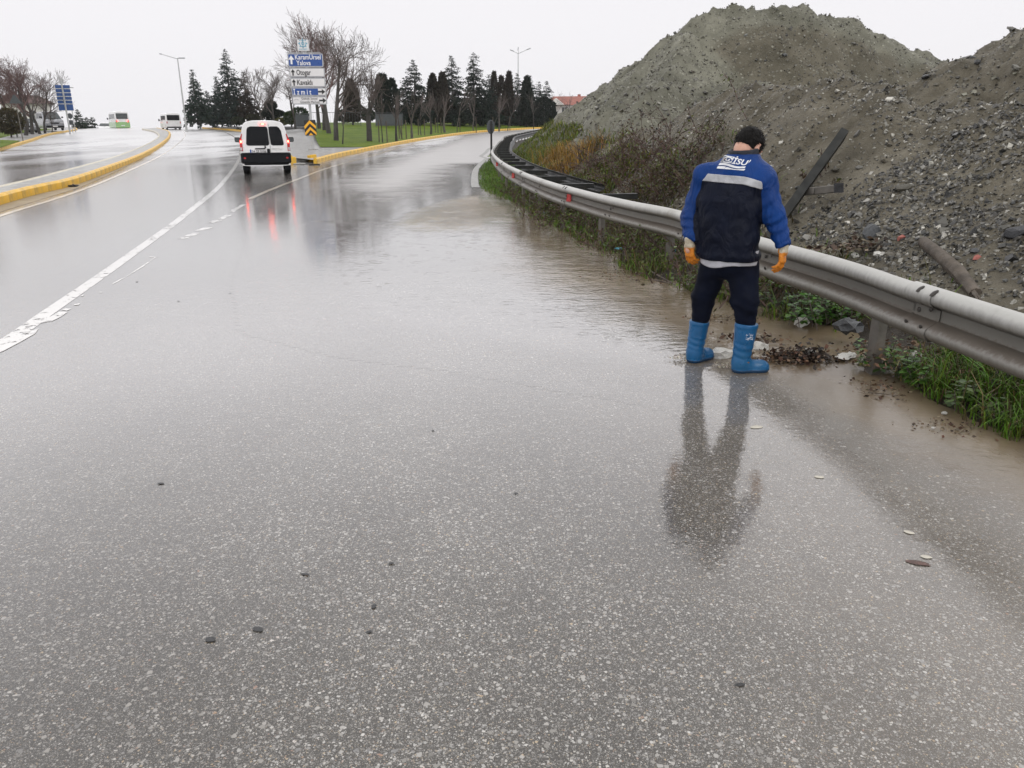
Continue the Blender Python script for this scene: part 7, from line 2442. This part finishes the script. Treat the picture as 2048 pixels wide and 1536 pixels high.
# bramble thickets: arching canes with sparse leaves, each thicket its own
CANE = simple('bramble_cane', (.075, .042, .034), .65, var=.4, scale=9)
def thicket(c, n, hgt, spread, leafn, ltone, label, seed, cane=CANE, cat='bush', name='bramble_bush', group='bramble bushes behind the guardrail', leaf=.035, on=True):
    r = np.random.default_rng(seed)
    root = empty(name, c, 0, label, cat, group)
    paths = []; ends = []
    for k in range(n):
        b = np.array([*r.normal(0, spread, 2), 0])
        if on: b[2] = hz(c.x + b[0], c.y + b[1]) - c.z - .03
        d = unit([r.normal(0, .42), r.normal(0, .42), 1.0]); L = hgt * (1.3 if on else 1) * r.uniform(.5, 1.25)
        P = [b]
        for i in range(5):
            d = unit(d + np.array([r.normal(0, .22), r.normal(0, .22), -.10])); P.append(P[-1] + d * L / 5)
        P = np.array(P); paths.append((P, [.008, .007, .0065, .006, .005, .004]))
        ends.append(P)
        for _ in range(3):
            i = r.integers(1, 5); d2 = unit(d + r.normal(0, .8, 3)); l2 = L * r.uniform(.15, .4)
            Q = np.array([P[i], P[i] + d2 * l2 * .5, P[i] + d2 * l2 + np.array([0, 0, -.02])]); paths.append((Q, [.0055, .0045, .003])); ends.append(Q)
    V, F = tubes(paths, 3); link('canes', np_mesh('canes', V, F, [cane], True), root)['kind'] = 'stuff'
    C = np.concatenate(ends); k = r.integers(0, len(C), leafn)
    C = C[k] + r.normal(0, .03, (leafn, 3)); D = unit_rows(r.normal(0, 1, (leafn, 3)) + np.array([0, 0, .2]))
    V, F, T = leaf_quads(C, D, r.uniform(.6, 1.5, leafn) * leaf * 1.6, r.uniform(.6, 1.3, leafn) * leaf * .45, mixtone(leafn, ltone, [1 / len(ltone)] * len(ltone)))
    link('leaves', np_mesh('leaves', V, F, [M['leaf']], False, attrs={'tone': T}), root)['kind'] = 'stuff'
    return root
BR1 = [(.085, .050, .035), (.105, .070, .034), (.055, .030, .024), (.075, .075, .026)]
BR2 = [(.075, .095, .022), (.105, .115, .026), (.06, .045, .025), (.09, .062, .030)]
for i, (px, py, n, h, sp_, lf, tn, lab) in enumerate([
    (1180, 350, 46, .62, .36, 500, BR1, 'brown bramble thicket right of the ochre grass'),
    (1222, 362, 50, .68, .36, 560, BR1, 'dense dark brown bramble thicket just behind the second rail joint'),
    (1265, 352, 46, .70, .36, 560, BR1, 'tallest reddish brown bramble thicket in the middle of the bank'),
    (1305, 385, 44, .55, .30, 620, BR2, 'green-tinged bramble thicket close behind the rail'),
    (1345, 365, 44, .62, .32, 760, BR2, 'leafier bramble thicket left of the man at shoulder height'),
    (1345, 400, 34, .42, .22, 520, BR2, 'low bramble thicket behind the rail beside the man'),
    (1390, 330, 26, .50, .26, 420, [(.06, .075, .02), (.08, .09, .025), (.05, .05, .02)], 'pale green weedy bush directly behind the man'),
    (1240, 320, 26, .50, .34, 200, BR1, 'sparse bare bramble higher up the bank'),
    (1310, 325, 22, .42, .30, 200, BR2, 'sparse weedy bramble above the leafier thicket'),
    (1155, 395, 18, .35, .22, 160, BR1, 'small bramble poking through the rail near the red reflector'),
    (1210, 275, 18, .35, .5, 120, BR1, 'thin dark twigs at the foot of the tallest heap'),
    (1640, 350, 6, .2, .12, 60, BR2, 'tiny weed beside the fallen steel post')]):
    c = on_heap(px, py)
    thicket(c, n, h, sp_, lf, tn, lab, 200 + i)
# low brush growing up around the rail posts
for i, Yb in enumerate((7.2, 8.4, 9.6, 10.8, 12.0, 13.2, 14.6, 16.2, 18.0)):
    j = int(np.argmin([abs(p.y - Yb) for p in RAIL])); q = offset_line(RAIL, .22)[j]
    c = V3(q.x, q.y, G(q.y) + .14)
    thicket(c, 34, .36, .30, 760, BR2 if i % 2 else [(.075, .12, .02), (.10, .14, .025), (.07, .06, .025), (.06, .04, .025)], ['weedy brush', 'dark weedy brush', 'tangled low brush'][i % 3] + ' round the rail posts, ' + ['nearest to the man', 'second from the man', 'third from the man', 'fourth from the man', 'fifth from the man', 'sixth from the man', 'seventh from the man', 'beside the thick front post', 'farthest along the bend'][i], 400 + i, group='low brush under the rail', leaf=.028, on=False)
# leafy plants under the rail
def leafy(px, py, n, hgt, spread, label, seed, tones, leaf=.05, t=.55):
    i = int(np.argmin(np.abs(VEa[:, 1] - at(px, py).y)))
    c = at(px, py); c.z = .08
    r = np.random.default_rng(seed)
    root = empty('leafy_plant', c, 0, label, 'plant', 'leafy plants under the rail')
    paths = []; Vs = []; Fs = []; Ts = []; b0 = 0
    for k in range(n):
        b = np.array([*r.normal(0, spread, 2), -.05]); d = unit([r.normal(-.15, .35), r.normal(-.1, .35), 1])
        L = hgt * r.uniform(.5, 1.15); P = [b]
        for q in range(4):
            d = unit(d + r.normal(0, .15, 3)); P.append(P[-1] + d * L / 4)
        P = np.array(P); paths.append((P, [.004, .0035, .003, .0028, .002]))
        for q in range(1, 5):
            for _ in range(4):
                a = r.uniform(0, 6.28); e = np.array([math.cos(a), math.sin(a), r.uniform(-.25, .3)]); e /= np.linalg.norm(e)
                s = unit(np.cross(e, [0, 0, 1])); s = unit(s + np.array([0, 0, r.normal(0, .3)])); up = np.cross(s, e)
                ll = leaf * r.uniform(.6, 1.25) * (1.15 - .1 * q); w = ll * .40
                o = P[q] + e * .012
                tip = o + e * ll - up * ll * .12
                V = [o, o + e * ll * .3 + s * w * .9, o + e * ll * .65 + s * w * .75 - up * ll * .04, tip, o + e * ll * .65 - s * w * .75 - up * ll * .04, o + e * ll * .3 - s * w * .9, o + e * ll * .45 - up * ll * .07]
                Vs += V; Fs += [(b0, b0 + 1, b0 + 6), (b0 + 1, b0 + 2, b0 + 6), (b0 + 2, b0 + 3, b0 + 6), (b0 + 3, b0 + 4, b0 + 6), (b0 + 4, b0 + 5, b0 + 6), (b0 + 5, b0, b0 + 6)]
                b0 += 7
                Ts.append(np.repeat(mixtone(1, tones, [1 / len(tones)] * len(tones)), 7, 0))
    V, F = tubes(paths, 4); link('stems', np_mesh('stems', V, F, [M['twig']], True), root)['kind'] = 'stuff'
    link('leaves', np_mesh('leaves', np.array(Vs), np.array(Fs), [M['leaf']], True, attrs={'tone': np.concatenate(Ts)}), root)
    return root
NET = [(.055, .15, .014), (.085, .20, .02), (.04, .10, .012)]
leafy(1622, 652, 26, .34, .15, 'bright green nettle-like plant under the rail right of the man, nearest the water', 300, NET, .060)
leafy(1580, 630, 20, .36, .14, 'darker nettle-like plant close behind the right leg of the man', 301, [(.04, .10, .012), (.03, .07, .012)], .052)
leafy(1668, 640, 18, .30, .13, 'green leafy plant in the shade of the rail, left of the post', 302, [(.04, .10, .012), (.055, .12, .014)], .05)
leafy(1395, 585, 12, .22, .10, 'small yellowish green plant at the water edge left of the man', 303, [(.08, .13, .016), (.06, .10, .014)], .045)
leafy(1850, 772, 16, .22, .14, 'broad-leaved green weed among the grass, right of the rail post', 305, NET, .055)
leafy(1935, 822, 14, .18, .13, 'broad-leaved dark weed near the right end of the grass', 306, [(.05, .10, .014), (.07, .12, .02)], .05)
leafy(1790, 745, 12, .16, .12, 'yellowing low weed among brown leaves under the rail', 307, [(.12, .13, .02), (.10, .08, .03)], .045)
leafy(1745, 735, 12, .20, .09, 'low leafy weed at the foot of the rail post', 304, NET, .05)

# ------------------------------------------------------------------ litter, sticks and debris
def crumple(name, loc, s, mat, label, cat, seed, flat=.5, rot=0, sub=2, parent=None):
    bm = bmesh.new(); bmesh.ops.create_icosphere(bm, subdivisions=sub, radius=1)
    r = random.Random(seed)
    for v in bm.verts:
        n_ = v.co.normalized()
        k = 1 + .35 * math.sin(n_.x * 5 + seed) * math.cos(n_.y * 6 + seed * 2) + r.uniform(-.28, .28)
        v.co = Vector((n_.x * k, n_.y * k * .75, n_.z * k * flat))
    me = bpy.data.meshes.new(name); bm.to_mesh(me); bm.free(); me.materials.append(mat)
    o = link(name, me, parent); o.location = loc; o.scale = (s, s, s); o.rotation_euler = (0, 0, rot)
    if label: tag(o, label, cat)
    return o
def g(px, py, dz_=0.0):
    p = at(px, py); p.z += dz_; return p
crumple('plastic_bag', g(1443, 716, .03), .085, M['bag_white'], 'wet white plastic bag lying between the two blue boots', 'bag', 3, .5)
crumple('plastic_bag', g(1520, 700, .02), .055, M['bag_white'], 'small torn white plastic bag behind the right boot', 'bag', 5, .8)
crumple('plastic_bag', g(1600, 655, .05), .055, M['bag_white'], 'crumpled white litter at the foot of the bright green plant', 'bag', 6, .8)
crumple('paper_scrap', g(1690, 720, .03), .085, M['bag_white'], 'flat white paper scrap at the edge of the grass', 'litter', 7, .14, .3)
crumple('paper_scrap', g(1700, 716, .03), .04, M['bag_white'], 'small white scrap on the right end of the flat paper scrap', 'litter', 17, .3, .9)
crumple('paper_scrap', g(1470, 614, .02), .045, M['bag_white'], 'small pale scrap floating between the legs of the man', 'litter', 8, .2, .2)
crumple('paper_scrap', g(1825, 745, .10), .05, M['bag_white'], 'pale dry leaf-like scrap standing in the grass below the rail', 'litter', 9, 1.2, 1.2)
crumple('wrapper', g(1618, 718, .05), .045, M['bag_white'], 'pale blue and white carton on the pile of leaves', 'litter', 10, .8, .4)
crumple('wrapper', on_heap(1340, 493) if False else g(1342, 530, .16), .05, M['wrapper_blue'], 'light blue wrapper in the weeds below the rail, left of the man', 'litter', 11, .9, .4)
crumple('wrapper', g(1238, 512, .10), .05, M['wrapper_blue'], 'small flat light blue wrapper on the verge, farther from the man', 'litter', 12, .25, .1)
crumple('wrapper', g(1382, 577, .05), .06, M['bag_white'], 'clear crushed plastic cup at the water edge left of the man', 'litter', 13, .8, .7)
crumple('paper_scrap', g(1888, 832, .02), .018, M['bag_white'], 'tiny white scrap on the mud below the right-hand grass', 'litter', 14, .4)
crumple('paper_scrap', g(1866, 862, .02), .012, M['bag_white'], 'tiny white fleck in the muddy water by the right-hand grass', 'litter', 15, .4)
crumple('paper_scrap', on_heap(1760, 510), .07, M['bag_white'], 'pale crumpled cloth in the debris behind the rail', 'litter', 16, .5, .5)
crumple('paper_scrap', on_heap(1710, 512), .06, M['bag_white'], 'white scrap in the debris just above the rail', 'litter', 26, .5, .9)
crumple('brick_piece', on_heap(1803, 478), .055, M['brick_red'], 'piece of red brick behind the rail beside the grey rock', 'brick', 18, .9, .4, 1)
crumple('brick_piece', on_heap(1955, 515), .05, M['brick_red'], 'dark red lump in the rubble right of the broken log', 'brick', 19, .6, .4, 1)
crumple('dark_rock', g(1045, 385, .16), .24, M['rock_black'], 'black wet rock on the turf in front of the rail bend', 'rock', 20, .6, .3)
crumple('dark_rock', g(1100, 434, .07), .12, ROCKM, 'grey stone at the water edge below the rail', 'rock', 22, .5, .3)
crumple('dark_rock', g(1690, 690, .16), .10, ROCKM, 'flat grey stone left of the rail post in the dead grass', 'rock', 23, .6, .1)
crumple('dark_rock', g(2010, 800, .12), .13, M['rock_black'], 'black half-buried rock under the rail at the right edge', 'rock', 24, .5, .3)
crumple('litter', on_heap(1672, 340), .07, ROCKB, 'pale flat slab in the gravel above the steel stub', 'rock', 27, .3, .5)
# piles of leaves and bits by the boots
def debris(c, n, sx, sy, cols, smin, smax, label, seed, name='leaf_pile', hgt=.04):
    r = np.random.default_rng(seed)
    q = np.stack([r.normal(0, sx, n), r.normal(0, sy, n)], 1)
    z = np.abs(r.normal(0, hgt, n)) * np.exp(-(q[:, 0] / sx) ** 2 * .5)
    D = unit_rows(np.concatenate([r.normal(0, 1, (n, 2)), r.normal(0, .35, (n, 1))], 1))
    L = r.uniform(smin, smax, n)
    V, F, T = leaf_quads(np.concatenate([q, z[:, None] + .012], 1), D, L, L * r.uniform(.2, .42, n), mixtone(n, cols, [1 / len(cols)] * len(cols)))
    o = link(name, np_mesh(name, V, F, [M['litter']], False, attrs={'tone': T}))
    o.location = c
    return tag(o, label, 'leaf pile', None, 'stuff')
LV = [(.06, .035, .022), (.10, .05, .03), (.035, .024, .018), (.16, .10, .06)]
debris(g(1572, 722), 620, .14, .07, LV, .012, .045, 'pile of wet brown leaves and twigs in front of the right boot', 31)
debris(g(1610, 722), 420, .10, .05, [(.03, .022, .018), (.05, .035, .025)], .015, .055, 'dark heap of sodden leaves farther right of the boot', 32, hgt=.06)
debris(g(1500, 680), 120, .18, .08, LV, .02, .06, 'thin scatter of brown leaves floating behind the boots', 33, hgt=.008)
debris(g(1800, 750, .12), 500, .35, .22, LV + [(.12, .08, .04)], .015, .045, 'scatter of brown leaves in the grass under the rail', 34, hgt=.05)
debris(g(1105, 425, .05), 160, .25, .3, LV, .02, .06, 'dark leaf litter at the verge below the rail bend', 35, hgt=.02)
debris(on_heap(1735, 500), 420, .30, .12, [(.07, .042, .03), (.11, .075, .05), (.04, .027, .02), (.20, .16, .11)], .02, .085, 'torn brown debris and bark behind the rail below the grey rock', 36, hgt=.05)
FL = LV + [(.14, .10, .06), (.22, .18, .12)]
debris(g(1770, 782, .0), 160, .10, .10, FL, .008, .035, 'line of silt and leaf crumbs where the muddy water meets the right-hand grass', 51, hgt=.006)
debris(g(1900, 858, .0), 140, .12, .08, FL, .008, .03, 'leaf crumbs on the mud at the right-hand water edge', 52, hgt=.006)
debris(g(1440, 640, .0), 140, .22, .10, FL, .008, .035, 'leaf crumbs floating behind the left boot', 53, hgt=.004)
debris(g(1270, 556, .02), 180, .30, .25, FL, .01, .04, 'leaf crumbs along the water edge left of the man', 54, hgt=.01)
FO = [(.55, .50, .42), (.42, .37, .29)]
debris(g(1366, 722, .012), 220, .045, .035, FO, .006, .02, 'pale froth where the water breaks behind the left boot', 55, hgt=.012)
debris(g(1452, 738, .010), 160, .06, .025, FO, .005, .018, 'pale froth between the boots', 56, hgt=.008)
def stick(a, b, r, label, mat=M['twig'], mid=(0, 0, 0), name='stick'):
    a = Vector(a); b = Vector(b); m = (a + b) / 2 + Vector(mid)
    rt = empty(name, a, 0, label, 'stick')
    mb = MB(); mb.tube([a - a, m - a, b - a], [r, r * .8, r * .45], 6); mb.build('shaft', mat, rt, True)
    d = (b - a)
    mb = MB(); mb.tube([(m - a), (m - a) + d * .2 + Vector((0, 0, .06))], [r * .5, r * .2], 5); mb.build('side_twig', mat, rt, True)
    return rt
stick(g(1292, 548, .06), g(1345, 572, .03), .009, 'dark curved stick at the water edge, longer one', mid=(0, 0, .0))
stick(g(1300, 560, .01), g(1346, 571, .02), .007, 'dark stick just below the longer curved stick')
stick(g(1360, 560, .2), g(1310, 530, .02), .006, 'thin leaning twig below the rail left of the man')
stick(g(1735, 790, .02), g(1795, 797, .02), .004, 'thin pale straw lying in the muddy water', M['stake'])
stick(on_heap(1520, 345) if False else on_heap(1500, 342), on_heap(1570, 330), .012, 'thin brown branch on the gravel to the right of the head of the man')
# the fallen steel post with its stub arm
def steel():
    a = on_heap(1562, 440, .16); b_ = on_heap(1686, 268, .34)
    d = Vector(b_) - a
    d = Vector(b_) - a
    root = empty('fallen_steel_post', a, 0, 'dark fallen steel post leaning out of the gravel behind the man, with a stub arm', 'steel post')
    q = d.to_track_quat('Z', 'X')
    L = d.length + .35
    mb = MB(); w_ = .098
    prof = [(-w_, -.05), (w_, -.05), (w_, .05), (w_ - .012, .05), (w_ - .012, -.03), (.012, -.03), (.0, -.018), (-.012, -.03), (-w_ + .012, -.03), (-w_ + .012, .05), (-w_, .05)]
    n = len(prof); vs = [(x, y, -.35) for x, y in prof] + [(x, y, L - .35) for x, y in prof]
    fs = [tuple(range(n)), tuple(range(2 * n - 1, n - 1, -1))] + [(i, (i + 1) % n, n + (i + 1) % n, n + i) for i in range(n)]
    mb.add(vs, fs)
    o = mb.build('post', M['dark_steel'], root); o.rotation_mode = 'QUATERNION'
    # turn the open side away from the viewer
    o.rotation_quaternion = q @ Euler((0, 0, R(215))).to_quaternion()
    j = on_heap(1608, 384, .19); e = on_heap(1676, 376, .19)
    d2 = e - j
    mb = MB(); mb.bbox((0, 0, d2.length * .2), (.10, .09, d2.length * .36), .008); mb.bbox((0, -.004, d2.length * .70), (.10, .09, d2.length * .60), .008)
    s = mb.build('stub_arm', M['post'], root); s.rotation_mode = 'QUATERNION'; s.rotation_quaternion = d2.to_track_quat('Z', 'Y'); s.location = j - a
    mb = MB(); mb.box((0, 0, 0), (.13, .11, .03)); t_ = mb.build('plate', M['rock_black'], s); t_.location = (0, 0, d2.length * 1.02)
steel()
# broken log behind the rail
la = on_heap(1845, 492); lb_ = on_heap(1950, 592)
lg = empty('log', la, 0, 'weathered grey broken log lying across the rubble behind the rail', 'log')
d = lb_ - la; d.z += .02
mb = MB(); mb.tube([Vector((0, 0, .04)), d * .35 + Vector((0, 0, .05)), d * .7 + Vector((0, 0, .045)), d], [.052, .058, .062, .05], 9); mb.build('stem', M['wood'], lg, True)
mb = MB()
for k in range(14):
    s0 = d * random.uniform(.7, .95); mb.tube([s0 + Vector((0, 0, .03)), s0 + d * random.uniform(.1, .3) + Vector((random.uniform(-.08, .08), random.uniform(-.05, .05), random.uniform(-.02, .05)))], [.02, .004], 4)
mb.build('splinters', M['wood'], lg)
# leaf, pale blobs and tar lumps on the asphalt
def blob_flat(px, py, rx, ry, h, mat, name, label, cat, seed, rot=0):
    r = random.Random(seed); p = at(px, py)
    n = 14; vs = [(0, 0, h)]; 
    for ring_, (k, hh_) in enumerate(((.6, h * .75), (1, 0.001))):
        for i in range(n):
            a = 6.283 * i / n; q = k * (1 + .22 * math.sin(a * 2 + seed) + r.uniform(-.12, .12))
            vs.append((rx * q * math.cos(a), ry * q * math.sin(a), hh_))
    fs = [(0, 1 + i, 1 + (i + 1) % n) for i in range(n)] + [(1 + i, 1 + n + i, 1 + n + (i + 1) % n, 1 + (i + 1) % n) for i in range(n)]
    mb = MB(); mb.add(vs, fs); o = mb.build(name, mat, None, True); o.location = p + Vector((0, 0, .003)); o.rotation_euler = (0, 0, rot)
    return tag(o, label, cat)
for i, (px, py, rx, ry, lab) in enumerate([(1513, 855, .032, .028, 'largest pale round spot on the wet asphalt, right of the reflection of the man'), (1638, 955, .020, .018, 'small pale spot on the asphalt below the muddy water'), (1818, 1066, .018, .016, 'pale spot on the asphalt nearest the brown leaf'), (1852, 1115, .024, .012, 'pale elongated spot just above the brown leaf')]):
    blob_flat(px, py, rx, ry, .003, M['lichen'], 'gum_spot', lab, 'gum spot', i + 1)
for i, (px, py, rx, ry, lab) in enumerate([(516, 1260, .022, .016, 'dark tar lump at the lower left, larger of a pair'), (421, 1280, .024, .014, 'faint flat tar lump left of the larger one'), (748, 1214, .012, .014, 'small black tar lump right of the pair, casting a dent'), (738, 1265, .012, .008, 'flat black chip below the small black lump'), (1480, 1371, .018, .010, 'dark chip near the bottom right of the road'), (322, 968, .018, .012, 'dark chip on the left of the road'), (1032, 988, .012, .008, 'dark chip in the middle of the road'), (866, 862, .011, .008, 'tiny dark chip in the middle, farther away'), (274, 564, .018, .018, 'small black stone on the lane beside the white line'), (460, 587, .014, .012, 'small black stone right of the lane, near the red reflections'), (357, 603, .013, .012, 'small black stone midway along the lane'), (783, 1128, .012, .010, 'dark chip right of the centre of the road'), (610, 1150, .02, .01, 'flat grey tar smear left of the centre of the road')]):
    blob_flat(px, py, rx * .85, ry * .85, .004, M['tar'], 'tar_lump', lab, 'tar lump', i + 3)
LEAFM = simple('wet_brown_leaf', (.10, .055, .045), .4, var=.4, scale=60, bump=.6, bscale=120, coat=.4)
blob_flat(1835, 1127, .052, .014, .008, LEAFM, 'leaf', 'single reddish brown leaf lying on the asphalt at the lower right', 'leaf', 4, -.28)
# small dark rag beside the median kerb
crumple('rag', g(147, 374, .03), .11, M['print_black'], 'small black and white rag lying at the foot of the median kerb', 'litter', 40, .4, .3)

# ------------------------------------------------------------------ rain haze
mb = MB(); mb.box((0, 206, 6.5), (308, 436, 23))
hz_m = bpy.data.materials.new('rain_haze'); hz_m.use_nodes = True
nt = hz_m.node_tree; nt.nodes.clear()
ho = nt.nodes.new('ShaderNodeOutputMaterial'); hv = nt.nodes.new('ShaderNodeVolumePrincipled')
hv.inputs['Color'].default_value = (.985, .985, .99, 1); hv.inputs['Density'].default_value = .00022; hv.inputs['Anisotropy'].default_value = .3
nt.links.new(hv.outputs[0], ho.inputs['Volume'])
hzo = mb.build('haze', hz_m); hzo['kind'] = 'stuff'
S.cycles.volume_bounces = 1
